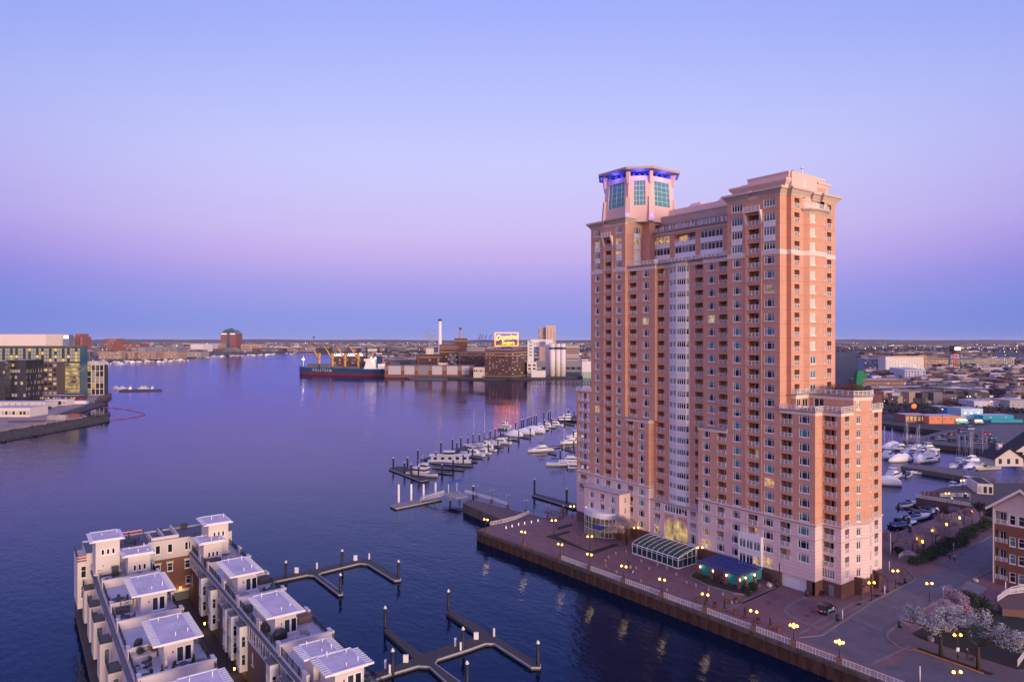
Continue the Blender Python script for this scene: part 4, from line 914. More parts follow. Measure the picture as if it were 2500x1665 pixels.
# plaza beds
def c1(L): return pix([(1140 + x / 5.8075, 1250 + y / 5.8075) for x, y in L])
sheet('planted_bed', c1([(1070, 355), (1200, 320), (1440, 265), (1465, 290), (1290, 340), (1580, 480), (1740, 555), (2090, 445), (2160, 465), (1800, 600), (1700, 575), (1300, 420)]), PZ + 0.016, MULCH)
sheet('planted_bed', c1([(1280, 215), (1480, 165), (1510, 190), (1300, 250)]), PZ + 0.016, MULCH)
kerb('bed_edging', c1([(1070, 355), (1300, 425), (1700, 580), (1800, 605)]), 0.35, 0.25)
bed2 = pix([(1500 + x / 5.5, 1380 + y / 5.5) for x, y in [(1005, 160), (1150, 110), (1560, 270), (1900, 240), (1960, 270), (1740, 395), (1600, 380), (1250, 280)]])
sheet('planted_bed', bed2, PZ + 0.016, MULCH)
kerb('bed_edging', pix([(1500 + x / 5.5, 1380 + y / 5.5) for x, y in [(1005, 160), (1250, 285), (1600, 385), (1740, 400), (1960, 275)]]), 0.45, 0.35)
kerb('bed_edging', pix([(1500 + x / 5.5, 1380 + y / 5.5) for x, y in [(770, 150), (900, 215), (1100, 265), (1440, 390), (1700, 500), (1880, 400), (2170, 285)]]), 0.35, 0.012)
def disc(name, c, r, z, m, n_=16):
 mb = MB(); mb.cone(c[0], c[1], z, z + 0.008, r, r, n_); return mb.obj(name, [m])
for i, (px, py) in enumerate(((1877, 1471), (1970, 1503), (1985, 1494))):
 tag(disc('manhole_cover', at(px, py, PZ), 0.42, PZ + 0.008, M_black), ['dark round manhole cover in the drive near the garage door', 'dark manhole cover nearest the rear of the black car', 'dark manhole cover beside the black car toward the garage'][i], 'manhole cover', 'manhole covers on the plaza')
# ================================================================== street lamps, quay railing
BRKP = mat('brick_pedestal', (0.13, 0.07, 0.065), 0.9, var=0.2, vs=3)
def lamp_proto(heads, ped, name):
 t = thing('street_lamp', 'proto', 'street lamp')
 base = 0.0
 if ped:
  m = MB(); m.box(-0.42, 0.42, -0.42, 0.42, 0, 0.95); m.box(-0.48, 0.48, -0.48, 0.48, 0.95, 1.08); m.obj('pedestal', [BRKP], t); base = 1.08
 m = MB(); m.cone(0, 0, base, base + 0.35, 0.16, 0.10, 8); m.cone(0, 0, base + 0.35, 3.45, 0.075, 0.055, 8); m.cone(0, 0, 3.45, 3.75, 0.09, 0.03, 8); m.obj('pole', [M_black], t)
 a = MB()
 for h in heads:
  d = Vector((math.cos(h), math.sin(h), 0)); p = d * 0.52
  a.tube((0, 0, 3.3), (p.x * 0.6, p.y * 0.6, 3.22), 0.035, 5); a.tube((p.x * 0.6, p.y * 0.6, 3.22), (p.x, p.y, 3.36), 0.035, 5)
 a.obj('arm', [M_black], t)
 for h in heads:
  p = Vector((math.cos(h), math.sin(h), 0)) * 0.52
  m = MB(); m.cone(0, 0, 0, 0.12, 0.10, 0.22, 10); m.cone(0, 0, 0.12, 0.26, 0.22, 0.18, 10); m.cone(0, 0, 0.26, 0.38, 0.18, 0.05, 10)
  gl = m.obj('globe', [M_lamp], t, (p.x, p.y, 3.36))
  m = MB(); m.cone(0, 0, 0.42, 0.60, 0.05, 0.015, 6); m.obj('finial', [M_black], gl)
 lt = bpy.data.lights.new('lamp_light', 'POINT'); lt.color = (1.0, 0.66, 0.26); lt.energy = 22 * len(heads); lt.shadow_soft_size = 0.35
 lo = bpy.data.objects.new('lamp_light', lt); COL.objects.link(lo); lo.parent = t; lo.location = (0, 0, 3.9)
 return t
LP_q = lamp_proto((PI / 2, -PI / 2), True, 'q'); LP_p = lamp_proto((-PI / 4, 3 * PI / 4), False, 'p'); LP_4 = lamp_proto((0.2, PI / 2 + .2, PI + .2, -PI / 2 + .2), True, '4')
def use(proto, used, label, loc, rz, group):
 if not used[0]:
  used[0] = True; proto.location = loc; proto.rotation_euler = (0, 0, rz); proto['label'] = label; proto['group'] = group; return proto
 return dup(proto, label, loc, rz, group)
uq, up_, u4 = [False], [False], [False]
qy = [at(1194, 1299, PZ).y, at(1280, 1332.7, PZ).y, at(1365.6, 1366, PZ).y, at(1435, 1393, PZ).y, at(1519.7, 1424, PZ).y, at(1612.7, 1459, PZ).y, at(1718, 1498, PZ).y, at(1838, 1541.7, PZ).y, at(1938.7, 1578, PZ).y, at(2050.9, 1620.6, PZ).y]
for i, y in enumerate(qy):
 lab = ORD[i] + (' quay-edge lamp on a brick pedestal counted from the far tip of the quay' if i < 8 else ' quay-edge lamp from the far tip, with a cluster of four globes')
 use(*((LP_q, uq) if i < 8 else (LP_4, u4)), lab, (qx(y) + 0.1, y, PZ), -TH * 0 + 0.35, 'lamps along the quay')
PL = [((1352, 1303), 'twin lamp standing in the planted bed beside the reddish bare tree'), ((1440, 1345), 'twin lamp at the near corner of the triangular planted bed'),
      ((1553, 1322), 'twin lamp beside the blossom tree at the left of the greenhouse'), ((1709, 1374), 'twin lamp between the greenhouse and the blue pergola'),
      ((1397, 1266), 'twin lamp on the far quay behind the left corner of the tower'), ((2128, 1466), 'lamp with yellow globes on the pavement near the right corner of the tower'),
      ((2186, 1435), 'twin lamp on the street corner beside the dark litter bin'), ((2269, 1468), 'street lamp behind the pink blossom tree at the road edge'),
      ((2338, 1603), 'twin lamp glowing beneath the white blossom trees'), ((2337, 1700), 'lamp at the bottom edge of the picture beside the road'),
      ((2313, 1232), 'twin lamp on the brick wharf beside the moored boats'), ((2350, 1198), 'lamp beside the covered cabin boat at the wharf')]
for (px, py), lab in PL: use(LP_p, up_, lab, at(px, py, PZ), 0.2, 'twin lamps on the plaza and streets')
for i, (px, py) in enumerate(((2239, 1350), (2252, 1358), (2276, 1330), (2311, 1313), (2343, 1296), (2373, 1280), (2402, 1266))):
 use(LP_p, up_, ORD[i] + ' promenade lamp above the long hedge, counted from the tower side', at(px, py, PZ), 1.2, 'lamps above the hedge')
def fence_panel(w, h=1.05):
 k = ('fp', round(w, 2))
 if k in WCACHE: return WCACHE[k]
 mb = MB(); mb.box(0, w, -0.03, 0.03, h - 0.07, h); mb.box(0, w, -0.025, 0.025, 0.10, 0.16); n_ = int(w / 0.14)
 for i in range(n_ + 1): mb.box(w * i / n_ - 0.013, w * i / n_ + 0.013, -0.013, 0.013, 0.16, h - 0.07)
 for x in (0, w / 4, w / 2, w * 0.75, w): mb.box(x - 0.03, x + 0.03, -0.03, 0.03, 0, h)
 WCACHE[k] = mb.mesh('fence_panel', [M_frame]); return WCACHE[k]
def fence(pts, z, label, name='railing', step=2.5, group=None):
 t = thing(name, label, 'railing', (pts[0][0], pts[0][1], z), 0, group)
 for p, q in zip(pts, pts[1:]):
  d = math.hypot(q[0] - p[0], q[1] - p[1]); rz = math.atan2(q[1] - p[1], q[0] - p[0]); n_ = max(1, round(d / step)); w = round(d / n_, 2)
  for k in range(n_): link('railing_panel', fence_panel(w), t, (p[0] + math.cos(rz) * k * d / n_ - pts[0][0], p[1] + math.sin(rz) * k * d / n_ - pts[0][1], 0), rz)
 return t
qq = qy[2:] + [qy[-1] - 10.5, qy[-1] - 21]
for i, (a, b) in enumerate(zip(qq, qq[1:])):
 fence([(qx(a) + 0.05, a - 0.55), (qx(b) + 0.05, b + 0.55)], PZ + 0.1, 'white steel quay railing, ' + ORD[i] + ' length counted from the far unfenced stretch', 'quay_railing', group='white railing along the quay')
# ================================================================== greenhouse, pergola
gh = thing('greenhouse', 'glass greenhouse hall with white frame in front of the arched window', 'greenhouse', (119.7, 107.9, PZ))
x0, x1, y0, y1 = 0.0, 6.1, -7.0, 6.9; n = 9
GG = mat('greenhouse_glass', (0.012, 0.045, 0.05), 0.06, spec=0.5); GR = mat('greenhouse_roof_glass', (0.02, 0.065, 0.07), 0.3, spec=0.3)
prof = [(0, 2.35), (0.5, 2.75), (2.2, 3.2), (4.2, 3.55), (6.1, 3.7)]
for i in range(n):
 a, b = y0 + (y1 - y0) * i / n, y0 + (y1 - y0) * (i + 1) / n
 m = MB()
 for (pa, za), (pb, zb) in zip(prof, prof[1:]): m.poly([(pa, a, za), (pa, b, za), (pb, b, zb), (pb, a, zb)])
 m.obj('roof_pane', [GR], gh)
 m = MB(); m.poly([(0, b, 0.25), (0, a, 0.25), (0, a, 2.3), (0, b, 2.3)]); m.obj('wall_pane', [GG], gh)
m = MB()
for i in range(n + 1):
 a = y0 + (y1 - y0) * i / n
 for (pa, za), (pb, zb) in zip(prof, prof[1:]): m.tube((pa, a, za + 0.03), (pb, a, zb + 0.03), 0.032, 4)
 m.box(-0.05, 0.05, a - 0.05, a + 0.05, 0.2, 2.35)
for z, t in ((0.0, 0.25), (1.85, 0.06), (2.25, 0.16)): m.box(-0.07, 0.08, y0 - 0.05, y1 + 0.05, z, z + t)
m.box(0, 6.1, y0 - 0.08, y0 + 0.02, 0, 0.2); m.box(6.0, 6.15, y0 - 0.08, y0 + 0.08, 0, 3.7)
for x in (1.6, 3.2, 4.7): m.box(x - 0.04, x + 0.04, y0 - 0.05, y0 + 0.03, 0.2, 2.3 + x * 0.28)
m.box(0, 6.1, y0 - 0.05, y0 + 0.03, 1.9, 2.0); m.tube((0, y0, 2.4), (6.1, y0, 3.72), 0.08, 4); m.tube((6.1, y0, 3.75), (6.1, y1, 3.75), 0.1, 4)
m.obj('glazing_frame', [M_frame], gh)
m = MB(); m.poly([(0, y0, 0.2), (6.1, y0, 0.2), (6.1, y0, 3.65), (0, y0, 2.35)]); m.obj('gable_pane', [GG], gh)
m = MB(); m.poly([(6.1, y0, 0), (6.1, y1, 0), (6.1, y1, 3.7), (6.1, y0, 3.7)]); m.obj('rear_pane', [GG], gh)
pe = thing('pergola', 'blue trellis pergola on brick piers with teal screens beside the tower', 'pergola', (120.6, 90.6, PZ))
PB = mat('pergola_brick', (0.17, 0.09, 0.075), 0.9, var=0.15, vs=3); PBL = mat('blue_trellis', (0.02, 0.07, 0.36), 0.6); PTE = mat('teal_screen', (0.012, 0.21, 0.22), 0.6, var=0.15, vs=2)
cols_ = [(0, 5.0), (0, 1.7), (0, -1.7), (0, -5.0), (1.9, -5.0), (5.0, -5.0)]
for x, y in cols_:
 m = MB(); m.box(x - 0.38, x + 0.38, y - 0.38, y + 0.38, 0, 2.5); m.box(x - 0.46, x + 0.46, y - 0.46, y + 0.46, 2.5, 2.65); m.obj('brick_pier', [PB], pe)
 m = MB(); m.cone(0, 0, 0, 0.30, 0.05, 0.17, 8); m.cone(0, 0, 0.3, 0.42, 0.17, 0.10, 8); m.obj('wall_light', [M_lampw], pe, (x - 0.45, y - 0.42, 1.75))
 lt = bpy.data.lights.new('wall_light_glow', 'POINT'); lt.color = (1, 0.7, 0.35); lt.energy = 14; lt.shadow_soft_size = 0.2
 lo = bpy.data.objects.new('wall_light_glow', lt); COL.objects.link(lo); lo.parent = pe; lo.location = (x - 0.65, y - 0.62, 2.0)
for (xa, ya), (xb, yb) in (((0, 4.6), (0, 2.1)), ((0, -2.1), (0, -4.6)), ((0.4, -5), (1.5, -5)), ((2.3, -5), (4.6, -5)), ((5.4, -5), (7.6, -5))):
 m = MB(); v = Vector((xb - xa, yb - ya)).normalized(); nn = Vector((-v.y, v.x)) * 0.05
 m.prism([(xa - nn.x, ya - nn.y), (xb - nn.x, yb - nn.y), (xb + nn.x, yb + nn.y), (xa + nn.x, ya + nn.y)], 0.5, 2.45); m.obj('teal_screen', [PTE], pe)
for k in range(17):
 y = -5.4 + k * 0.67; m = MB(); m.box(-0.6, 7.8, y - 0.04, y + 0.04, 2.86, 3.02); m.obj('trellis_slat', [PBL], pe)
for x in (0, 2.6, 5.2, 7.6): m = MB(); m.box(x - 0.09, x + 0.09, -5.6, 5.6, 2.66, 2.86); m.obj('trellis_beam', [PBL], pe)
m = MB(); rr = random.Random(3)
for k in range(520):
 x, y = rr.uniform(-0.6, 7.4), rr.uniform(-5.4, 5.4); z = 3.0 + rr.random() ** 2 * 0.5; a = rr.uniform(0, 6.28); l = rr.uniform(0.2, 0.7)
 m.tube((x, y, z), (x + l * math.cos(a), y + l * math.sin(a), z + rr.uniform(-0.15, 0.2)), 0.018, 3)
stuff(m.obj('wisteria_twigs', [mat('blue_lit_twigs', (0.04, 0.05, 0.20), 0.9)], pe))
# ================================================================== planting
def leaf_cloud(mb, rr, c, r, n_, s, mi=lambda: 0):
 for _ in range(n_):
  while True:
   p = Vector((rr.uniform(-1, 1), rr.uniform(-1, 1), rr.uniform(-1, 1)))
   if p.length < 1: break
  p = Vector((c[0] + p.x * r[0], c[1] + p.y * r[1], c[2] + p.z * r[2]))
  a = Vector((rr.gauss(0, 1), rr.gauss(0, 1), rr.gauss(0, 1))).normalized() * s * rr.uniform(0.6, 1.4); b = a.orthogonal().normalized() * s * rr.uniform(0.5, 1.0)
  mb.poly([p - a, p + b, p + a, p - b], mi())
def make_tree(name, label, base, h, spread, trunk_h, leafm, n_leaf, s, seed, bark=None, group=None, droop=0.0, clump=0.9, cat='tree', depth=4):
 rr = random.Random(seed); t = thing(name, label, cat, base, 0, group)
 tb = MB(); ends = []
 def grow(p, d, L, r, lev):
  q = p + d * L; tb.tube(p, q, r, 5, 0, r * 0.68)
  if lev >= 2: ends.append((q, lev)); ends.append(((p + q) / 2, lev))
  if lev < depth:
   for _ in range(3 if lev < 3 else 2):
    nd = (d + Vector((rr.gauss(0, 1), rr.gauss(0, 1), rr.gauss(0, 0.55))) * (0.62 * spread)).normalized(); nd.z = nd.z * 0.75 + 0.12 - droop * lev * 0.1
    grow(q, nd.normalized(), L * rr.uniform(0.62, 0.86), r * 0.62, lev + 1)
 grow(Vector((0, 0, 0)), Vector((rr.uniform(-.05, .05), rr.uniform(-.05, .05), 1)).normalized(), trunk_h, 0.045 * h ** 0.9 * 0.55, 0)
 top = max(e[0].z for e in ends); k = h / top
 tb.v = [(x * k, y * k, z * k) for x, y, z in tb.v]
 tb.obj('trunk', [bark or mat('bark', (0.05, 0.035, 0.03), 0.95, var=0.3, vs=5)], t)
 if n_leaf:
  lb = MB(); per = max(1, n_leaf // len(ends))
  for e, lev in ends:
   if rr.random() < 0.12: continue
   cr = clump * rr.uniform(0.5, 1.2)
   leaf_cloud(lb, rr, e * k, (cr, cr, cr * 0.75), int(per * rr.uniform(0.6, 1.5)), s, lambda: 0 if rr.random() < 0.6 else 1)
  lb.obj('crown', leafm, t)
 return t
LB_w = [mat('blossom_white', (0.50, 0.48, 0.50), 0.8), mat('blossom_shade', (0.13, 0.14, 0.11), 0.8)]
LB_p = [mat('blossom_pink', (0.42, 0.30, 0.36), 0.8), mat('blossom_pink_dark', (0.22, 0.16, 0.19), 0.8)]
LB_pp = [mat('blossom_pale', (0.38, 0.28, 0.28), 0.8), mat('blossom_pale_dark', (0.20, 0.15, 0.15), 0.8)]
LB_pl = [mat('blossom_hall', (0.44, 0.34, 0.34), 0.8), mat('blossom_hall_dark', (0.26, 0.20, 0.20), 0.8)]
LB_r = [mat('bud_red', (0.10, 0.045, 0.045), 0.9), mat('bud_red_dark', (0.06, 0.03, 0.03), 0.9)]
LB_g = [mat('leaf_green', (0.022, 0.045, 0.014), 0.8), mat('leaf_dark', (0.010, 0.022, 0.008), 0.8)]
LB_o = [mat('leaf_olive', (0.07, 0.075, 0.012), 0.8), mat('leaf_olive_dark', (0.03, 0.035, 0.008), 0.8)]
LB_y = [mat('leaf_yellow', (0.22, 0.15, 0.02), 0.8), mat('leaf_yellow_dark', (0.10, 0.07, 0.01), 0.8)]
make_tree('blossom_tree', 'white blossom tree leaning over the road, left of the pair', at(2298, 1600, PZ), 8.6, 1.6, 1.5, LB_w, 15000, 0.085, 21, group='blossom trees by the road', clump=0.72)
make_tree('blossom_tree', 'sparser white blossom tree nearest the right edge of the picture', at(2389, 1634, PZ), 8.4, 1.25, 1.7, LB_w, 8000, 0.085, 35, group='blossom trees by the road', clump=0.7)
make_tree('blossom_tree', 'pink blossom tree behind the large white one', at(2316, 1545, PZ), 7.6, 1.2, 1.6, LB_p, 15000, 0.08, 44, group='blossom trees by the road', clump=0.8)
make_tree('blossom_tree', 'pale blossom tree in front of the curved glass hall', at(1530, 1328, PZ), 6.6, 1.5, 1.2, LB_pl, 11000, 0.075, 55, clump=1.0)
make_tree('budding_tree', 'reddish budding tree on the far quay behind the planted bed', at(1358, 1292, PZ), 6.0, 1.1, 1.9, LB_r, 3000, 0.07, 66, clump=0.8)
for i, (px, py, h, lab) in enumerate(((1417, 1333, 4.8, 'thin bare tree in the triangular bed, left of two'), (1455, 1334, 3.8, 'small bare tree in the triangular bed nearer the blossom tree'), (2103, 1464, 4.6, 'bare street tree at the foot of the tower, nearest the car'), (2168, 1440, 4.5, 'bare street tree between the two pavement lamps'), (2203, 1404, 4.2, 'bare tree by the white garden gate'), (2197, 1430, 3.6, 'slim bare tree beside the litter bin'))):
 make_tree('bare_tree', lab, at(px, py, PZ), h, 0.8, 1.4, None, 0, 0, 70 + i, group='bare young trees', depth=5, bark=mat('bark_grey', (0.07, 0.055, 0.05), 0.95))
for i, (px, py, h) in enumerate(((2178, 1348, 5.2), (2228, 1346, 5.0), (2256, 1338, 5.0), (2284, 1328, 4.8), (2318, 1300, 4.8), (2352, 1282, 4.6))):
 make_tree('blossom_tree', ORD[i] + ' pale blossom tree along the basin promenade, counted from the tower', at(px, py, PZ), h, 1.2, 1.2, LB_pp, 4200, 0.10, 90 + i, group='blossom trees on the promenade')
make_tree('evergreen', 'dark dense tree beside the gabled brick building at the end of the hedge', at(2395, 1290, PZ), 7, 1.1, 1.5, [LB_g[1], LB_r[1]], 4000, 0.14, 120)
def shrub(name, label, c, r, leafm, n_, s, seed, cat='shrub', group=None):
 rr = random.Random(seed); mb = MB(); nb = 7
 for k in range(nb):
  a = rr.uniform(0, 6.28); f = rr.uniform(0.2, 0.75)
  leaf_cloud(mb, rr, (f * r[0] * math.cos(a), f * r[1] * math.sin(a), r[2] * rr.uniform(0.7, 1.1)), (r[0] * 0.5, r[1] * 0.5, r[2] * 0.7), n_ // nb, s, lambda: 0 if rr.random() < 0.55 else 1)
 o = mb.obj(name, leafm, None, c); return tag(o, label, cat, group)
HG = [(2245, 1372), (2268, 1362), (2290, 1350), (2312, 1339), (2334, 1327), (2356, 1315), (2378, 1304), (2400, 1293), (2420, 1283)]
for i, (px, py) in enumerate(HG):
 c = at(px, py, PZ); shrub('hedge', ORD[i] + ' clump of the long dark hedge by the street, counted from the white gate', c, (3.6, 2.8, 1.0), LB_g, 1500, 0.16, 140 + i, 'hedge', 'long hedge beside the street')
for i, (px, py, r, lab) in enumerate(((2372, 1478, 2.2, 'largest rounded evergreen shrub behind the blossom trees'), (2345, 1470, 1.6, 'smaller evergreen shrub behind the pink blossom tree'), (2398, 1492, 1.9, 'evergreen shrub beside the two walkers'), (2320, 1458, 0.8, 'little dark shrub left of the evergreen group'), (1820, 1452, 1.2, 'evergreen shrub at the near corner of the pergola'), (1843, 1446, 1.5, 'evergreen shrub at the right end of the pergola'), (1702, 1412, 1.0, 'evergreen shrub at the left end of the pergola'), (1750, 1420, 1.3, 'bare twiggy shrub in front of the pergola'), (2190, 1352, 1.3, 'dark shrub at the foot of the white flagpole'), (2430, 1560, 2.4, 'dark ground shrub in the planted bed at the right edge'))):
 shrub('evergreen_shrub', lab, at(px, py, PZ), (r, r, r * 0.75), LB_g if 'bare' not in lab else LB_r, 1400, 0.12, 170 + i)
TERR = mat('terracotta', (0.22, 0.075, 0.04), 0.8)
def pot(label, c, kind, seed):
 t = thing('potted_plant', label, 'potted plant', c, 0, 'terracotta pots along the quay')
 m = MB(); m.cone(0, 0, 0, 0.45, 0.24, 0.36, 10); m.cone(0, 0, 0.45, 0.55, 0.40, 0.40, 10); m.obj('pot', [TERR], t)
 rr = random.Random(seed); mb = MB()
 if kind == 'cone':
  for k in range(8): leaf_cloud(mb, rr, (0, 0, 0.65 + k * 0.17), (0.30 - k * 0.032,) * 2 + (0.16,), 45, 0.06, lambda: rr.randint(0, 1))
  mb.obj('conifer', LB_g, t)
 else:
  leaf_cloud(mb, rr, (0, 0, 0.8), (0.42, 0.42, 0.33), 260, 0.06, lambda: rr.randint(0, 1)); mb.obj('foliage', LB_y if kind == 'y' else LB_r, t)
for i, (x, y, k, lab) in enumerate(((1115, 480, 'y', 'terracotta pot of yellow-green foliage farthest along the quay'), (1235, 520, 'cone', 'potted conifer just behind the quay lamp with the pink light'), (1350, 560, 'r', 'potted round russet shrub between two conifers near the quay'), (1478, 612, 'cone', 'second potted conifer from the far end of the quay row'), (1515, 495, 'y', 'small yellow potted plant beside a granite bollard'), (1630, 500, 'r', 'potted russet shrub farthest from the water'), (1620, 660, 'y', 'potted yellow plant left of the third conifer'), (1752, 702, 'cone', 'third potted conifer from the far end of the quay row'), (1925, 772, 'r', 'potted russet shrub right of the eighth quay lamp'), (2092, 842, 'cone', 'potted conifer nearest the viewer'), (2205, 880, 'y', 'potted yellow plant nearest the viewer'))):
 pot(lab, at(1500 + x / 5.5025, 1380 + y / 5.5025, PZ), k, 200 + i)
GRA = mat('granite_bollard', (0.20, 0.14, 0.13), 0.85, var=0.2, vs=4)
bm = MB(); bm.cone(0, 0, 0, 0.5, 0.30, 0.26, 9); bm.cone(0, 0, 0.5, 0.72, 0.26, 0.08, 9); bme = bm.mesh('bollard', [GRA])
bl = [(1380 + x / 6.27, 1150 + y / 6.27) for x, y in ((930, 1240), (770, 1275), (655, 1335), (612, 1390), (615, 1465), (780, 1560), (1080, 1500), (1160, 1390), (1280, 1510), (1410, 1450), (1550, 1500))] + [(1500 + x / 5.5, 1380 + y / 5.5) for x, y in ((350, 225), (700, 345), (965, 245), (1090, 285), (1260, 340), (1450, 400), (1572, 515), (825, 135))]
wh = ['nearest the blossom tree on the round plaza', 'second on the far rim of the round plaza', 'third on the left rim of the round plaza', 'on the left rim of the round plaza, fourth from the blossom tree', 'at the lower left of the round plaza', 'just left of the strolling couple', 'below the middle of the greenhouse front', 'closest to the left half of the greenhouse front', 'on the near rim of the round plaza below the greenhouse', 'closest to the right half of the greenhouse front', 'below the right corner of the greenhouse', 'behind the fifth quay lamp', 'behind the sixth quay lamp', 'first along the curved bed from the greenhouse', 'second along the curved bed', 'third along the curved bed', 'fourth along the curved bed', 'beside the small yellow potted plant', 'at the left tip of the curved bed']
for (px, py), w in zip(bl, wh): tag(link('bollard', bme, None, at(px, py, PZ)), 'granite bollard ' + w, 'bollard', 'granite bollards on the plaza')
# small street things
def bin_(label, px, py):
 t = thing('litter_bin', label, 'litter bin', at(px, py, PZ), 0, 'dark litter bins')
 m = MB(); m.cone(0, 0, 0, 0.95, 0.30, 0.36, 10); m.obj('body', [M_black], t); m = MB(); m.cone(0, 0, 0.95, 1.1, 0.38, 0.25, 10); m.obj('lid', [M_black], t)
bin_('dark litter bin beside the white post near the black car', 2045, 1514); bin_('dark litter bin on the corner by the street lamp', 2210, 1423); bin_('dark litter bin on the kerb left of the blossom trees', 2197, 1531); bin_('black rubbish bin at the left side of the garage door', 1897, 1432); bin_('dark bin on the pavement left of the evergreen shrubs', 2322, 1466); bin_('black bin at the right side of the garage door', 1970, 1454)
for i, (px, py, h, lab) in enumerate(((2057, 1512, 1.7, 'short white post on the kerb by the black car'), (2160, 1451, 1.7, 'white post on the pavement between the tree pits'), (2171, 1392, 2.0, 'white post behind the tower corner'), (2303, 1459, 2.0, 'white signpost beside the pink blossom tree'), (2246, 1663, 2.2, 'white post at the roadside near the bottom edge'), (2174, 1358, 5.5, 'tall white flagpole by the basin'), (2328, 1345, 1.9, 'white post on the hedge-side pavement'), (2455, 1460, 3.2, 'white barrier post by the yellow booth'))):
 m = MB(); m.cone(0, 0, 0, h, 0.09, 0.08, 8); m.cone(0, 0, h, h + 0.12, 0.10, 0.02, 8); tag(m.obj('white_post', [M_frame], None, at(px, py, PZ)), lab, 'post')
t = thing('parking_sign', 'small white sign on a dark post under the blossom trees', 'sign', at(2338, 1612, PZ))
m = MB(); m.cone(0, 0, 0, 2.1, 0.05, 0.05, 6); m.obj('post', [M_black], t); m = MB(); m.box(-0.25, 0.25, -0.07, -0.05, 1.5, 2.1); m.obj('sign_plate', [M_frame], t, rz=-TH)
t = thing('bench', 'dark bench against the granite wall by the service door', 'bench', at(2001, 1452, PZ), -PI / 2)
m = MB(); m.box(-0.9, 0.9, -0.25, 0.25, 0.42, 0.48); m.obj('seat', [M_black], t); m = MB(); m.box(-0.9, 0.9, 0.22, 0.27, 0.5, 0.9); m.obj('backrest', [M_black], t)
for x in (-0.8, 0.8): m = MB(); m.box(x - 0.04, x + 0.04, -0.22, 0.25, 0, 0.42); m.obj('leg', [M_black], t)
def rock(name, label, px, py, r, seed, m, z=PZ, cat='boulder'):
 rr = random.Random(seed); mb = MB(); mb.ball((0, 0, r * 0.3), r, r * 0.6, r * 0.5, 9, 0, 6)
 mb.v = [(x * rr.uniform(.85, 1.15), y * rr.uniform(.85, 1.15), max(0, zz * rr.uniform(.85, 1.15))) for x, y, zz in mb.v]
 tag(mb.obj(name, [m], None, at(px, py, z), 0.6), label, cat)
PALE = mat('pale_rock', (0.42, 0.38, 0.38), 0.9, var=0.2, vs=4)
rock('boulder', 'pale rounded boulder beside the pergola and garage', 1878, 1431, 1.0, 4, PALE); rock('boulder', 'pale boulder in the small bed by the street corner', 2381, 1419, 0.9, 5, PALE); rock('boulder', 'grey boulder in the bed under the blossom tree', 2272, 1563, 0.9, 6, GRA)
gt = fence(pix([(2194, 1364), (2206, 1355), (2222, 1354), (2236, 1362)]), PZ, 'white curved garden gate and fence at the end of the hedge', 'garden_gate', 1.6)
fence(z4([(2165, 690), (2240, 640), (2355, 625)]), PZ + 1.3, 'white handrail of the ramp at the right edge, lower run', 'ramp_railing', 2.0); fence(z4([(2195, 660), (2270, 620), (2360, 600)]), PZ + 1.3, 'white handrail of the ramp at the right edge, upper run', 'ramp_railing', 2.0)
rw = MB(); rw.prism(z4([(2170, 700), (2240, 650), (2420, 630), (2420, 760), (2200, 745)]), PZ, PZ + 1.3); tag(rw.obj('ramp_wall', [BRKP]), 'low brick ramp wall under the white handrails', 'wall')
fence(z4([(2310, 1110), (2360, 1040)]), PZ, 'white railing at the lower right corner of the lawn', 'lawn_railing', 2.0)
yb = MB(); yb.box(-0.3, 0.3, -0.3, 0.3, 0, 1.4); tag(yb.obj('barrier_box', [mat('barrier_yellow', (0.45, 0.22, 0.02), 0.6)], None, at(2453, 1462, PZ)), 'yellow car park barrier box near the ramp', 'barrier')
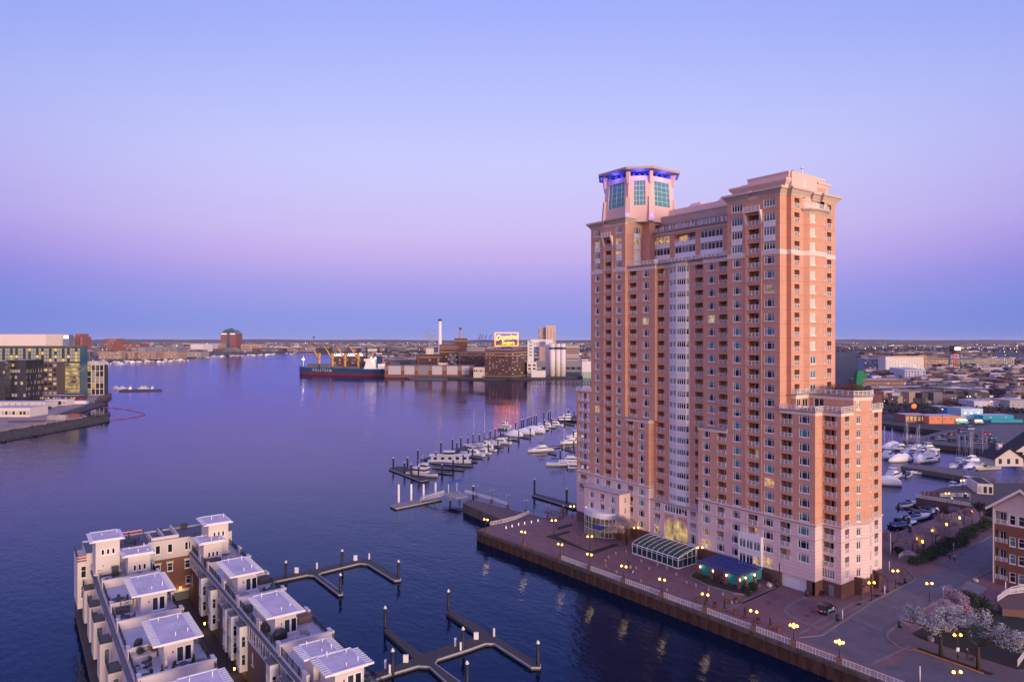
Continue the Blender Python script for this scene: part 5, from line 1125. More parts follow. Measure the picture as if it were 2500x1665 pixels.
# ---- black car with decals
def car_mesh(L, W, H, body, hood=0.24, rear=0.05, cab=0.55, name='car', suv=True):
 """loft along the length: lower body and cabin"""
 b = MB()
 def ring(x, w, z0, z1): return [(x, -w, z0), (x, w, z0), (x, w, z0 + (z1 - z0) * 0.6), (x, w * 0.94, z1), (x, -w * 0.94, z1), (x, -w, z0 + (z1 - z0) * 0.6)]
 w = W / 2; zb = 0.28; zm = H * 0.58
 b.loft([ring(-L / 2, w * 0.86, zb + .1, zm * 0.92), ring(-L / 2 + 0.15, w * 0.97, zb, zm), ring(-L * 0.2, w, zb, zm), ring(L * 0.2, w, zb, zm * 0.98), ring(L / 2 - 0.5, w * 0.96, zb, zm * 0.88), ring(L / 2, w * 0.8, zb + .12, zm * 0.72)], 0)
 return b
def make_car(name, label, loc, rz, col, kind='car', cat='car', group=None, L=4.6, W=1.85, H=1.62, decal=False, lights=False):
 t = thing(name, label, cat, loc, rz, group); w = W / 2
 bm_ = mat('car_paint_' + '_'.join(str(round(c, 2)) for c in col), col, 0.25, spec=0.6)
 car_mesh(L, W, H, None).obj('body', [bm_], t)
 zm = H * 0.57; c = MB(); b0, b1, t0, t1 = -L / 2 + 0.08, L * 0.26, -L / 2 + 0.35, L * 0.10
 if kind == 'sedan': b0, t0 = -L / 2 + 0.5, -L / 2 + 1.1
 if kind == 'van': b1, t1 = L * 0.42, L * 0.30
 c.loft([[(b0, -w * .93, zm), (b1, -w * .93, zm), (b1, w * .93, zm), (b0, w * .93, zm)], [(t0, -w * .76, H), (t1, -w * .76, H), (t1, w * .76, H), (t0, w * .76, H)]], 0, True, False)
 cb = c.obj('cabin', [G_dark[0]], t)
 r = MB(); r.box(t0 - 0.02, t1 + 0.02, -w * .78, w * .78, H - 0.03, H + 0.05); r.obj('roof', [bm_], t)
 for x in (-L * 0.31, L * 0.31):
  for s in (-1, 1):
   m = MB(); m.tube((x, s * (w - 0.2), 0.33), (x, s * (w + 0.01), 0.33), 0.33, 12); wo_ = m.obj('wheel', [M_black], t)
   m = MB(); m.tube((x, s * (w + 0.01), 0.33), (x, s * (w + 0.03), 0.33), 0.19, 10); m.obj('rim', [mat('alloy', (0.5, 0.5, 0.52), 0.3, 0.8)], wo_)
 for s in (-1, 1):
  m = MB(); m.box(-L / 2 - 0.01, -L / 2 + 0.12, s * w * .72 - 0.12, s * w * .72 + 0.12, zm * 0.72, zm * 0.98); m.obj('tail_light', [mat('tail_red', (0.5, 0.01, 0.01), 0.3, emit=(1, 0.05, 0.03), es=0.5)], t)
  m = MB(); m.box(L / 2 - 0.14, L / 2 - 0.02, s * w * .62 - 0.16, s * w * .62 + 0.16, zm * 0.55, zm * 0.72); m.obj('headlight', [M_frame], t)
 if decal:
  for (xa, xb, za, zb_, s, cc) in ((-1.5, -0.5, 0.55, 0.95, -1, (0.1, 0.4, 0.42)), (0.35, 0.95, 0.45, 1.0, -1, (0.5, 0.5, 0.5)), (-0.5, 0.2, 0.5, 0.8, -1, (0.08, 0.3, 0.35))):
   m = MB(); m.box(xa, xb, s * (w + 0.012), s * (w + 0.004), za, zb_); m.obj('door_decal', [mat('decal_%.2f' % cc[0], cc, 0.5)], t)
  m = MB(); m.box(-L / 2 - 0.012, -L / 2 - 0.003, -0.28, 0.28, 0.62, 0.78); m.obj('number_plate', [M_frame], t)
 return t
make_car('parked_car', 'black wagon with pale decals parked below the garage door', (123.5, 68.6, PZ), 0.08, (0.012, 0.014, 0.016), L=4.7, decal=True)
# ---- people
def person(label, loc, rz, top, legs, skin=(0.35, 0.2, 0.14), hair=(0.02, 0.015, 0.01), stride=0.25, group=None):
 t = thing('person', label, 'person', loc, rz, group)
 v = [(0, 0, 0.98), (0, 0, 1.2), (0, 0.02, 1.42), (0, 0.02, 1.52), (0, 0.04, 1.66), (0.10, 0, 0.92), (0.11, stride * 0.5, 0.50), (0.11, stride * 0.6, 0.08), (0.11, stride * 0.6 + 0.14, 0.04), (-0.10, 0, 0.92), (-0.11, -stride * 0.3, 0.50), (-0.11, -stride * 0.8, 0.10), (-0.11, -stride * 0.8 + 0.14, 0.05),
         (0.19, 0, 1.40), (0.25, -0.05, 1.14), (0.24, 0.06, 0.90), (-0.19, 0, 1.40), (-0.25, 0.04, 1.14), (-0.24, 0.16, 0.93)]
 e = [(0, 1), (1, 2), (2, 3), (3, 4), (0, 5), (5, 6), (6, 7), (7, 8), (0, 9), (9, 10), (10, 11), (11, 12), (2, 13), (13, 14), (14, 15), (2, 16), (16, 17), (17, 18)]
 rad = [.15, .145, .15, .06, .105, .10, .072, .05, .045, .10, .072, .05, .045, .075, .05, .04, .075, .05, .04]
 me = bpy.data.meshes.new('body'); me.from_pydata(v, e, []); o = bpy.data.objects.new('body_tmp', me); COL.objects.link(o)
 md = o.modifiers.new('s', 'SKIN')
 for sv, r in zip(me.skin_vertices[0].data, rad): sv.radius = (r, r * 0.85)
 me.skin_vertices[0].data[0].use_root = True
 o.modifiers.new('b', 'SUBSURF').levels = 1
 bpy.context.view_layer.update()
 m2 = bpy.data.meshes.new_from_object(o.evaluated_get(bpy.context.evaluated_depsgraph_get())); bpy.data.objects.remove(o)
 m2.materials.clear(); nm = '_'.join(str(round(c, 2)) for c in top + legs)
 for m in (mat('cloth_top_' + nm, top, 0.9), mat('cloth_legs_' + nm, legs, 0.9), mat('skin_%.2f' % skin[0], skin, 0.6)): m2.materials.append(m)
 for p in m2.polygons:
  p.use_smooth = True; z = p.center.z
  p.material_index = 2 if z > 1.50 else (1 if z < 0.95 and abs(p.center.x) < 0.2 else 0)
 link('body', m2, t)
 h = MB(); h.ball((0, 0.0, 1.70), 0.105, 0.12, 0.10, 8); h.obj('hair', [mat('hair_%.2f' % hair[0], hair, 0.8)], t)
 return t
person('person in dark coat strolling on the plaza below the greenhouse', at(1534, 1383, PZ), 2.5, (0.03, 0.03, 0.04), (0.02, 0.02, 0.03))
person('person in black and white clothes walking on the plaza with the couple', at(1539, 1397, PZ), 2.5, (0.25, 0.24, 0.25), (0.02, 0.02, 0.03))
person('pedestrian in light blue jacket walking beside the hedge', at(2319, 1365, PZ), -0.8, (0.10, 0.25, 0.42), (0.03, 0.03, 0.04)); person('pedestrian in white top walking on the street beside the hedge', at(2331, 1370, PZ), -0.8, (0.4, 0.38, 0.4), (0.03, 0.03, 0.05))
person('walker in dark clothes on the path by the ramp', at(2404, 1468, PZ), 0.5, (0.04, 0.04, 0.07), (0.02, 0.02, 0.03)); person('walker in teal jacket on the path by the ramp', at(2414, 1474, PZ), 0.5, (0.02, 0.18, 0.22), (0.02, 0.02, 0.03))
person('person in dark coat walking a dog beneath the blossom trees', at(2361, 1609, PZ), -1.2, (0.035, 0.03, 0.06), (0.02, 0.02, 0.03), hair=(0.4, 0.38, 0.36))
dg = MB()
dg.loft([[(x, r * math.cos(a), zc + r * 1.1 * math.sin(a)) for a in [2 * PI * k / 8 for k in range(8)]] for x, zc, r in ((-0.42, 0.48, 0.07), (-0.30, 0.48, 0.13), (0.0, 0.46, 0.14), (0.28, 0.47, 0.16), (0.38, 0.56, 0.11), (0.48, 0.68, 0.09), (0.60, 0.70, 0.08), (0.74, 0.66, 0.035))], 0)
for x, y in ((0.28, 0.09), (0.28, -0.09)): dg.tube((x, y, 0.42), (x - 0.03, y, 0.22), 0.055, 6, 0, 0.035); dg.tube((x - 0.03, y, 0.22), (x, y, 0.0), 0.035, 6, 0, 0.03)
for x, y in ((-0.32, 0.09), (-0.32, -0.09)): dg.tube((x, y, 0.46), (x + 0.06, y, 0.28), 0.075, 6, 0, 0.04); dg.tube((x + 0.06, y, 0.28), (x - 0.06, y, 0.16), 0.04, 6, 0, 0.03); dg.tube((x - 0.06, y, 0.16), (x - 0.03, y, 0), 0.03, 6, 0, 0.03)
dg.tube((-0.42, 0, 0.52), (-0.66, 0, 0.62), 0.03, 5, 0, 0.015)
for y in (0.06, -0.06): dg.tube((0.50, y, 0.74), (0.47, y * 1.4, 0.84), 0.03, 4, 0, 0.005)
tag(dg.obj('dog', [mat('dog_coat', (0.015, 0.013, 0.014), 0.9)], None, at(2372, 1614, PZ), -0.4), 'dark dog walking on the pavement under the blossom trees', 'dog')
dd = MB(); dd.v = [(x * 0.7, y * 0.7, z * 0.7) for x, y, z in dg.v]; dd.f = dg.f; dd.m = dg.m; dd.sm = dg.sm
tag(dd.obj('dog', [mat('dog_white', (0.5, 0.48, 0.47), 0.9)], None, at(1545, 1399, PZ), 0.4), 'small white dog beside the strolling couple on the plaza', 'dog')
# ================================================================== pier townhouses
TBR = brickmat('townhouse_brick', (0.20, 0.075, 0.05), (0.17, 0.062, 0.042), (0.16, 0.09, 0.07), 0.4, 0.13, var=0.12, msize=0.02)
TBR2 = brickmat('townhouse_brick_pale', (0.30, 0.17, 0.12), (0.27, 0.15, 0.11), (0.22, 0.15, 0.12), 0.4, 0.13, var=0.1, msize=0.02)
DECKM = brickmat('roof_deck_tiles', (0.46, 0.44, 0.48), (0.43, 0.41, 0.45), (0.33, 0.31, 0.34), 0.6, 0.6, 0.8, False, 0.12, 0.02)
ROOFM = brickmat('roof_walk_membrane', (0.56, 0.49, 0.54), (0.52, 0.455, 0.50), (0.40, 0.35, 0.39), 9.0, 0.95, 0.8, False, 0.2, 0.035)
SLATE = mat('grey_ledge', (0.10, 0.10, 0.12), 0.8, var=0.2, vs=2)
IRON = mat('dark_iron_railing', (0.018, 0.022, 0.032), 0.5)
CREAM = mat('cream_siding', (0.56, 0.50, 0.49), 0.8, var=0.04, vs=0.7)
def win_hole(root, L, mb, org, rz, u, z, w, h, kind, pm, holes):
 holes.append((u, u + w, z, z + h, 0.12, None)); add_window(root, L, org, rz, u, z, w, h, kind, pm, 0.05)
HR = random.Random(8)
def iron_rail(w):
 k = ('iron', round(w, 2))
 if k in WCACHE: return WCACHE[k]
 mb = MB(); h = 1.0; n = max(3, int(w / 0.16))
 mb.box(0, w, -0.03, 0.03, h - 0.06, h); mb.box(0, w, -0.02, 0.02, 0.08, 0.12)
 for i in range(n + 1): mb.box(w * i / n - 0.012, w * i / n + 0.012, -0.012, 0.012, 0.12, h - 0.06)
 for x in (0, w): mb.box(x - 0.06, x + 0.06, -0.06, 0.06, 0, h + 0.12)
 WCACHE[k] = mb.mesh('railing', [IRON]); return WCACHE[k]
def iron_run(root, L, p, q, z, step=2.4):
 d = math.hypot(q[0] - p[0], q[1] - p[1]); rz = math.atan2(q[1] - p[1], q[0] - p[0]); n = max(1, round(d / step)); w = d / n
 for k in range(n): link('railing', iron_rail(round(w, 2)), root, (p[0] + math.cos(rz) * k * w - L.x, p[1] + math.sin(rz) * k * w - L.y, z - L.z), rz)
def penthouse(root, L, x0, x1, y0, y1, zf, zr, doors='pair', rafters=(True, True), vents=((0.3, 0.85), (0.75, 0.8), (0.8, 0.25), (0.5, 0.2)), ledge=False):
 """roof-top room: stucco walls, flat roof with white rim, rafter tails, glazed door, vent pipes"""
 wx0, wx1, wy0, wy1 = x0 + 0.95, x1 - 0.75, y0 + 0.35, y1 - 0.3
 w = wx1 - wx0; mb = MB(); holes = []; org = (wx0, wy0)
 if doors == 'pair':
  u = w * 0.42
  for k in range(2): win_hole(root, L, mb, org, 0, u + k * 0.95, zf + 0.1, 0.9, 2.05, 'plain', (G_dark[2], G_dark[0])[k], holes)
 else:
  for k in range(3): win_hole(root, L, mb, org, 0, w * 0.22 + k * w * 0.22, zf + (3.5 if doors == 'high' else 1.0), 0.55, 1.05, 'plain', G_dark[0], holes)
 wallmb(mb, org, 0, w, zf, zr - 0.25, holes, 0)
 mb.poly([(wx0, wy1, zf), (wx0, wy0, zf), (wx0, wy0, zr - .25), (wx0, wy1, zr - .25)]); mb.poly([(wx1, wy0, zf), (wx1, wy1, zf), (wx1, wy1, zr - .25), (wx1, wy0, zr - .25)]); mb.poly([(wx1, wy1, zf), (wx0, wy1, zf), (wx0, wy1, zr - .25), (wx1, wy1, zr - .25)])
 if ledge: mb.box(wx0 - 0.3, wx1 + 0.3, wy0 - 0.3, wy1 + 0.3, zf + 0.2, zf + 0.45, 0)
 mb.obj('penthouse_wall', [CREAM], root, -L)
 r = MB(); r.box(x0 + 0.45, x1 - 0.35, y0, y1, zr - 0.25, zr - 0.06, 0); r.poly([(x0 + 0.6, y0 + 0.2, zr - 0.02), (x1 - 0.5, y0 + 0.2, zr - 0.02), (x1 - 0.5, y1 - 0.2, zr - 0.02), (x0 + 0.6, y1 - 0.2, zr - 0.02)], 1)
 for a in ((x0 + .45, x0 + .6, y0, y1), (x1 - .5, x1 - .35, y0, y1), (x0 + .6, x1 - .5, y0, y0 + .2), (x0 + .6, x1 - .5, y1 - .2, y1)): r.box(*a, zr - 0.05, zr + 0.06, 0)
 ro = r.obj('penthouse_roof', [M_white, ROOFM], root, -L)
 for s, on in zip((0, 1), rafters):
  if not on: continue
  yy = y0 + 0.15; lim = y1 - 0.1
  me = WCACHE.get('rafter')
  if me is None:
   m = MB(); m.box(-0.85, 0.0, -0.10, 0.10, -0.12, 0.12); me = WCACHE['rafter'] = m.mesh('rafter_tail', [M_white])
  while yy < lim:
   link('rafter_tail', me, ro, ((x0 + 0.5) if s == 0 else (x1 - 0.4), yy, zr - 0.1), 0 if s == 0 else PI); yy += 0.58
 if not rafters[0] and not rafters[1]:
  m = MB(); m.box(x0, x1, y0 - 0.25, y1 + 0.2, zr - 0.28, zr - 0.10); m.obj('roof_eave', [M_white], ro)
 for fx, fy in vents:
  m = MB(); hh = 0.35 + HR.random() * 0.45; m.cone(0, 0, 0, hh, 0.07, 0.07, 7); m.obj('vent_pipe', [M_frame], ro, (x0 + (x1 - x0) * fx, y0 + (y1 - y0) * fy, zr - 0.02))
 if rafters[0]: m = MB(); m.box(-0.45, 0.45, -0.4, 0.4, 0, 0.75); m.cone(0, 0, 0.75, 0.79, 0.32, 0.32, 10); m.obj('air_conditioner', [M_concrete], ro, (x1 - 0.2, y0 - 1.3, zf + 0.01))
 m = MB(); m.box(-0.06, 0.06, -0.12, 0, 0, 0.3); m.obj('wall_lantern', [M_black], root, Vector((wx0 + w * 0.3, wy0, zf + 1.5)) - L)
ZD = 12.0
def alley_front(root, L, mb, y1, y0, X, ztop):
 """brick front to the alley (facing -X), far end y1, near end y0"""
 W = y1 - y0; holes = []; org = (X, y1); n = max(1, int(W / 3.4)); st = W / n
 for k in range(n):
  u = k * st + st / 2
  win_hole(root, L, mb, org, RF, u - 0.85, 9.6, 0.75, 1.6, 'one', HR.choice(G_dark + G_teal), holes); win_hole(root, L, mb, org, RF, u + 0.1, 9.6, 0.75, 1.6, 'one', HR.choice(G_dark), holes)
  if k % 2 == 0: win_hole(root, L, mb, org, RF, u - 0.5, 6.0, 1.0, 1.8, 'one', HR.choice(G_dark), holes)
 wallmb(mb, org, RF, W, 2.5, ztop, holes, 0)
 t = MB()
 for k in range(n + 1): t.box(X - 0.08, X + 0.02, y1 - k * st - 0.14, y1 - k * st + 0.14, 9.2, ztop - 0.1)
 t.box(X - 0.12, X + 0.02, y0, y1, 9.0, 9.25); t.box(X - 0.35, X + 0.02, y0, y1, ztop - 0.15, ztop)
 t.obj('white_trim', [M_white], root, -L)
 g = MB(); g.loft([[(X - 0.35, y0, ztop), (X + 0.9, y0, ztop), (X + 0.9, y0, ztop + 0.25)], [(X - 0.35, y1, ztop), (X + 0.9, y1, ztop), (X + 0.9, y1, ztop + 0.25)]], 0, True, False); g.obj('eave_ledge', [SLATE], root, -L)
def white_bay(root, L, X, yc, z0, z1, w=1.7, d=1.15):
 mb = MB(); org = (X - d, yc + w / 2); holes = []
 for z in (z0 + 0.9, z0 + 3.6):
  for k in range(3): win_hole(root, L, mb, org, RF, 0.1 + k * (w - 0.2) / 3, z, (w - 0.2) / 3 - 0.04, 1.7, 'one', HR.choice(G_dark[1:] + G_teal[1:]), holes)
 wallmb(mb, org, RF, w, z0, z1, holes, 0)
 h2 = []
 for z in (z0 + 0.9, z0 + 3.6): win_hole(root, L, mb, (X - d, yc - w / 2), 0, 0.25, z, d - 0.5, 1.7, 'one', HR.choice(G_dark), h2)
 wallmb(mb, (X - d, yc - w / 2), 0, d, z0, z1, h2, 0)
 mb.poly([(X, yc + w / 2, z0), (X - d, yc + w / 2, z0), (X - d, yc + w / 2, z1), (X, yc + w / 2, z1)]); mb.poly([(X - d, yc - w / 2, z0), (X - d, yc + w / 2, z0), (X, yc + w / 2, z0), (X, yc - w / 2, z0)])
 bo = mb.obj('bay_window', [M_white], root, -L)
 m = MB(); m.box(X - d - 0.12, X + 0.0, yc - w / 2 - 0.12, yc + w / 2 + 0.12, z1, z1 + 0.16); m.obj('bay_roof', [SLATE], bo)
def townhouse(label, x0, x1, y0, y1, pent, side_, brick, bays=(), rafters=(True, True), zr=15.0, doors='pair', half=None, back=True, pents=None):
 L = Vector(((x0 + x1) / 2, (y0 + y1) / 2, 2.5)); t = thing('townhouse', label, 'townhouse', L, 0, 'pier townhouses')
 b = MB()
 if side_ == 'R': alley_front(t, L, b, y1, y0, x0, 11.7)
 else: b.poly([(x0, y1, 2.5), (x0, y0, 2.5), (x0, y0, ZD - .4), (x0, y1, ZD - .4)], 1)
 b.poly([(x1, y0, 1), (x1, y1, 1), (x1, y1, ZD), (x1, y0, ZD)], 0 if side_ == 'L' else 1); b.poly([(x0, y0, 2.5), (x1, y0, 2.5), (x1, y0, ZD), (x0, y0, ZD)], 1)
 b.obj('wall', [brick, CREAM], t, -L)
 dk = MB(); dk.poly([(x0, y0, ZD), (x1, y0, ZD), (x1, y1, ZD), (x0, y1, ZD)]); dk.obj('roof_deck', [DECKM], t, -L)
 p = MB(); p.box(x0 + 0.2, x1 - 0.1, y0 - 0.16, y0 + 0.16, ZD - 0.3, ZD + 1.25); p.box(x0 + 0.1, x1, y0 - 0.22, y0 + 0.22, ZD + 1.25, ZD + 1.36)
 p.obj('party_wall', [CREAM], t, -L)
 for xa in (x0 + 0.35, x1 - 0.25):
  for yc in ((y0 + 0.6, y0 - 0.1 + (y1 - y0) / 2) if half is None else (y0 + 0.6, half)):
   m = MB(); m.box(xa - 0.18, xa + 0.18, yc - 0.8, yc + 0.9, ZD, ZD + 1.2); m.box(xa - 0.24, xa + 0.24, yc - 0.86, yc + 0.96, ZD + 1.2, ZD + 1.3); m.obj('parapet_pier', [CREAM], t, -L)
  iron_run(t, L, (xa, y0 + 1.5), (xa, (y0 + y1) / 2 - 1.0), ZD); iron_run(t, L, (xa, (y0 + y1) / 2 + 0.9), (xa, y1 - 0.2), ZD)
 if half:
  m = MB(); a_, b_ = (x0 + 0.4, pent[0] + 0.8) if side_ == 'L' else (pent[1] - 0.5, x1 - 0.2); m.box(a_, b_, half - 0.12, half + 0.12, ZD, ZD + 1.15); m.obj('screen_wall', [CREAM], t, -L)
 for pn in (pents or [pent]): penthouse(t, L, *pn[:4], ZD, zr, doors, rafters)
 for yb in bays: white_bay(t, L, x0, yb, 4.2, 11.0 - 0.6 * 0)
 if side_ == 'L':                                      # waterside projecting bay with small balcony
  for yc in ((y0 + y1) / 2 - 4.3, (y0 + y1) / 2 + 5.2):
   m = MB(); hs = []; org = (x0 - 1.6, yc - 1.9)
   win_hole(t, L, m, org, 0, 0.5, 6.0, 0.8, 2.2, 'plain', G_teal[1], hs); wallmb(m, org, 0, 1.6, 3.2, 9.0, hs, 0)
   m.poly([(x0 - 1.6, yc + 1.9, 3.2), (x0 - 1.6, yc - 1.9, 3.2), (x0 - 1.6, yc - 1.9, 9.0), (x0 - 1.6, yc + 1.9, 9.0)]); m.poly([(x0 - 1.6, yc - 1.9, 9.0), (x0, yc - 1.9, 9.0), (x0, yc + 1.9, 9.0), (x0 - 1.6, yc + 1.9, 9.0)], 1)
   m.obj('water_bay', [CREAM, SLATE], t, -L)
   iron_run(t, L, (x0 - 1.55, yc - 1.85), (x0 - 0.1, yc - 1.85), 9.0); iron_run(t, L, (x0 - 1.55, yc + 1.85), (x0 - 1.55, yc - 1.85), 9.0)
  m = MB(); m.loft([[(x0 - 0.5, y0, ZD - 0.55), (x0 + 0.3, y0, ZD - 0.2), (x0 + 0.3, y0, ZD - 0.55)], [(x0 - 0.5, y1, ZD - 0.55), (x0 + 0.3, y1, ZD - 0.2), (x0 + 0.3, y1, ZD - 0.55)]], 0, True, False); m.obj('eave_ledge', [SLATE], t, -L)
 return t
pb_ = MB(); pb_.box(9.8, 37.2, 20, 158, 0.4, 2.5); struct(pb_.obj('pier_deck', [mat('pier_paving', (0.05, 0.042, 0.042), 0.9, var=0.3, vs=1)]))
townhouse('far-left pier townhouse beside the tall corner stair room', 12.0, 21.0, 133.4, 147, (15.5, 20.7, 136.5, 141.3), 'L', CREAM, rafters=(False, False), zr=16, doors='three')
townhouse('left-row pier townhouse, second from the water end, with round bare-branch seating', 12.0, 21.0, 112.8, 133.4, (14.9, 20.2, 117.2, 127.0), 'L', CREAM, half=121.6)
townhouse('left-row pier townhouse with the dark covered grill on its deck', 12.0, 21.0, 92.4, 112.8, (14.7, 19.9, 96.5, 106.3), 'L', CREAM, half=102.5)
townhouse('left-row pier townhouse cut by the bottom edge of the picture', 12.0, 21.0, 72.0, 92.4, (14.7, 19.9, 76.0, 85.8), 'L', CREAM, half=82)
townhouse('far-right pier townhouse with the brown awning on its deck', 28.5, 36.2, 132.5, 147, (27.9, 32.8, 136.6, 141.8), 'R', TBR, (onX(489, 27.4), onX(512, 27.4)), (False, False), 16, 'three')
townhouse('right-row pier townhouse with dark dining set beside the dock', 28.5, 36.2, 112.0, 132.5, (29.1, 33.8, 117.4, 127.2), 'R', TBR2, (onX(548, 27.4), ), half=121.9)
townhouse('right-row pier townhouse with yellow potted plants and black covered grill', 28.5, 36.2, 91.5, 112.0, (28.9, 33.6, 96.9, 106.8), 'R', TBR2, (onX(562, 27.4), onX(582, 27.4)), half=101.5)
townhouse('right-row pier townhouse nearest the viewer with the stepped roof', 28.5, 36.2, 71.0, 91.5, (28.9, 34.6, 76.3, 86.2), 'R', TBR2, (onX(655, 27.4), onX(690, 27.4)), pents=[(28.9, 33.3, 81.7, 86.2), (29.5, 34.8, 76.3, 81.7)], half=82)
# --- end building with two stair rooms
LE = Vector((24, 151, 2.5)); eb = thing('townhouse', 'brick and white building closing the end of the townhouse pier', 'townhouse', LE)
b = MB(); hs = []; YE = 147.2; org = (21.0, YE)
s8x = lambda x: 180 + x / 5.8875
for x, z, w, h, k in ((1210, 12.3, 0.9, 1.7, 'plain'), (1385, 12.3, 0.9, 1.7, 'plain'), (1625, 12.3, 0.75, 1.6, 'plain'), (1668, 12.3, 0.75, 1.6, 'plain')):
 win_hole(eb, LE, b, org, 0, onY(s8x(x), YE) - 21.0 - w / 2, z, w, h, k, G_dark[0], hs)
wallmb(b, org, 0, 7.5, 11.3, 14.9, hs, 1)
hs2 = []
for x, z in ((1210, 8.7), (1385, 8.7), (1635, 8.7), (1650, 5.6)):
 win_hole(eb, LE, b, org, 0, onY(s8x(x), YE) - 21.0 - 0.5, z, 1.0, 1.6, 'one', G_dark[1], hs2)
wallmb(b, org, 0, 7.5, 4.8, 11.3, hs2, 0)
b.box(21, 24.6, YE, YE + 0.4, 2.5, 4.8, 2); b.box(24.6, 25.2, YE - 0.1, YE + 0.4, 2.5, 5.0, 3); b.box(25.2, 28.4, YE + 0.02, YE + 0.4, 4.2, 4.8, 3); b.box(25.2, 28.4, YE + 0.3, YE + 0.4, 2.5, 4.2, 4)
b.box(21, 28.5, YE - 0.12, YE + 0.02, 11.2, 11.4, 1); b.box(21, 28.5, YE - 0.3, YE + 0.1, 14.6, 14.9, 1)
b.box(11.0, 21.0, YE, YE + 0.3, 2.5, 14.6, 1); b.box(28.5, 36.4, YE, YE + 0.3, 2.5, 14.6, 1); b.box(11.0, 36.4, 156.7, 157.0, 1.0, 14.6, 1)
b.poly([(11, 157, 1), (11, 147.2, 1), (11, 147.2, 14.6), (11, 157, 14.6)], 1); b.poly([(36.4, 147.2, 1), (36.4, 157, 1), (36.4, 157, 14.6), (36.4, 147.2, 14.6)], 1)
for x in (1210, 1385, 1635): u = onY(s8x(x), YE); b.box(u - 0.65, u + 0.65, YE - 0.06, YE + 0.02, 10.3, 10.6, 3)
b.obj('wall', [TBR, CREAM, M_dark, M_stucco, mat('garage_grey', (0.16, 0.15, 0.17), 0.7)], eb, -LE)
d = MB(); d.poly([(11, 147.3, 14.3), (36.4, 147.3, 14.3), (36.4, 157, 14.3), (11, 157, 14.3)]); d.obj('roof_deck', [mat('dark_deck', (0.10, 0.10, 0.13), 0.8, var=0.2, vs=1)], eb, -LE)
for x0_, x1_ in ((21.7, 26.6),):
 m = MB(); m.box(x0_, x1_, 148.0, 148.3, 14.3, 15.4); m.box(x0_, x0_ + .25, 148.3, 154, 14.3, 15.4); m.box(x1_ - .25, x1_, 148.3, 156.5, 14.3, 15.4); m.box(24, 24.25, 150, 156.5, 14.3, 15.2); m.obj('roof_parapet', [CREAM], eb, -LE)
iron_run(eb, LE, (16.3, 156.6), (21.6, 156.6), 14.3); iron_run(eb, LE, (26.7, 156.6), (29.6, 156.6), 14.3); iron_run(eb, LE, (16.3, 147.6), (21.6, 147.6), 14.3); iron_run(eb, LE, (26.8, 147.6), (29.5, 147.6), 14.3)
iron_run(eb, LE, (36.0, 147.6), (36.0, 156), 14.3)
for x0_, x1_ in ((10.9, 16.3), (29.5, 34.8)): penthouse(eb, LE, x0_, x1_, 140.0, 146.6, ZD + 0.2, 18.5, 'high', (False, False), ((0.4, 0.5), (0.85, 0.6)), True)
# left corner bay
b = MB(); hs = []; org = (9.6, 147.4)
win_hole(eb, LE, b, org, 0, 0.5, 6.5, 0.9, 2.4, 'one', G_dark[1], hs); win_hole(eb, LE, b, org, 0, 0.5, 10.2, 0.9, 2.2, 'one', G_dark[1], hs)
wallmb(b, org, 0, 1.7, 4.7, 13.2, hs, 0); b.poly([(9.6, 156, 4.7), (9.6, 147.4, 4.7), (9.6, 147.4, 13.2), (9.6, 156, 13.2)]); b.poly([(9.6, 147.4, 13.2), (11.3, 147.4, 13.2), (11.3, 156, 13.2), (9.6, 156, 13.2)]); b.obj('corner_bay', [CREAM], eb, -LE)
iron_run(eb, LE, (9.6, 147.5), (11.2, 147.5), 13.2); iron_run(eb, LE, (9.7, 155.9), (9.7, 147.5), 13.2)
def wall_lantern(label, p, glow=M_lamp):
 t = thing('wall_lantern', label, 'lantern', p); m = MB(); m.box(-0.05, 0.05, 0, 0.2, 0.3, 0.36); m.cone(0, 0, 0.42, 0.6, 0.16, 0.03, 6); m.obj('bracket', [M_black], t); m = MB(); m.cone(0, 0, 0, 0.42, 0.09, 0.15, 6); m.obj('glass', [glow], t)
 lt = bpy.data.lights.new('lantern_light', 'POINT'); lt.color = (1, 0.7, 0.3); lt.energy = 25; lt.shadow_soft_size = 0.15; lo = bpy.data.objects.new('lantern_light', lt); COL.objects.link(lo); lo.parent = t; lo.location = (0, -0.4, 0.1)
wall_lantern('lit lantern on the brick end wall of the alley', (onY(440, 147), 146.9, 4.9)); wall_lantern('lit lantern under the middle white bay windows', (27.4, onX(498, 27.4) - 0.5, 3.6)); wall_lantern('amber lantern low in the alley under the near bay windows', (27.4, onX(568, 27.4) - 1.0, 3.4))
# --- things on the roof decks
CHM = mat('patio_dark', (0.035, 0.035, 0.045), 0.7); 
def patio_set(label, loc, rz, r=0.7, nch=4, m=CHM):
 t = thing('patio_set', label, 'patio set', loc, rz, 'patio furniture on the roof decks')
 a = MB(); a.cone(0, 0, 0.70, 0.74, r, r, 12); a.cone(0, 0, 0, 0.70, 0.05, 0.05, 6); a.cone(0, 0, 0, 0.04, 0.3, 0.3, 8); a.obj('table', [m], t)
 for k in range(nch):
  an = 2 * PI * k / nch; c = MB()
  c.box(-0.24, 0.24, -0.24, 0.24, 0.42, 0.46); c.box(-0.24, 0.24, 0.20, 0.25, 0.46, 0.95)
  for x in (-0.22, 0.22):
   for y in (-0.22, 0.22): c.box(x - 0.02, x + 0.02, y - 0.02, y + 0.02, 0, 0.42)
   c.box(x - 0.02, x + 0.02, -0.24, 0.22, 0.64, 0.68)
  c.obj('chair', [m], t, ((r + 0.35) * math.cos(an), (r + 0.35) * math.sin(an), 0), an - PI / 2)
 return t
def dk(x, y): return (x, y, ZD + 0.01)
pale = mat('patio_pale', (0.30, 0.27, 0.28), 0.8)
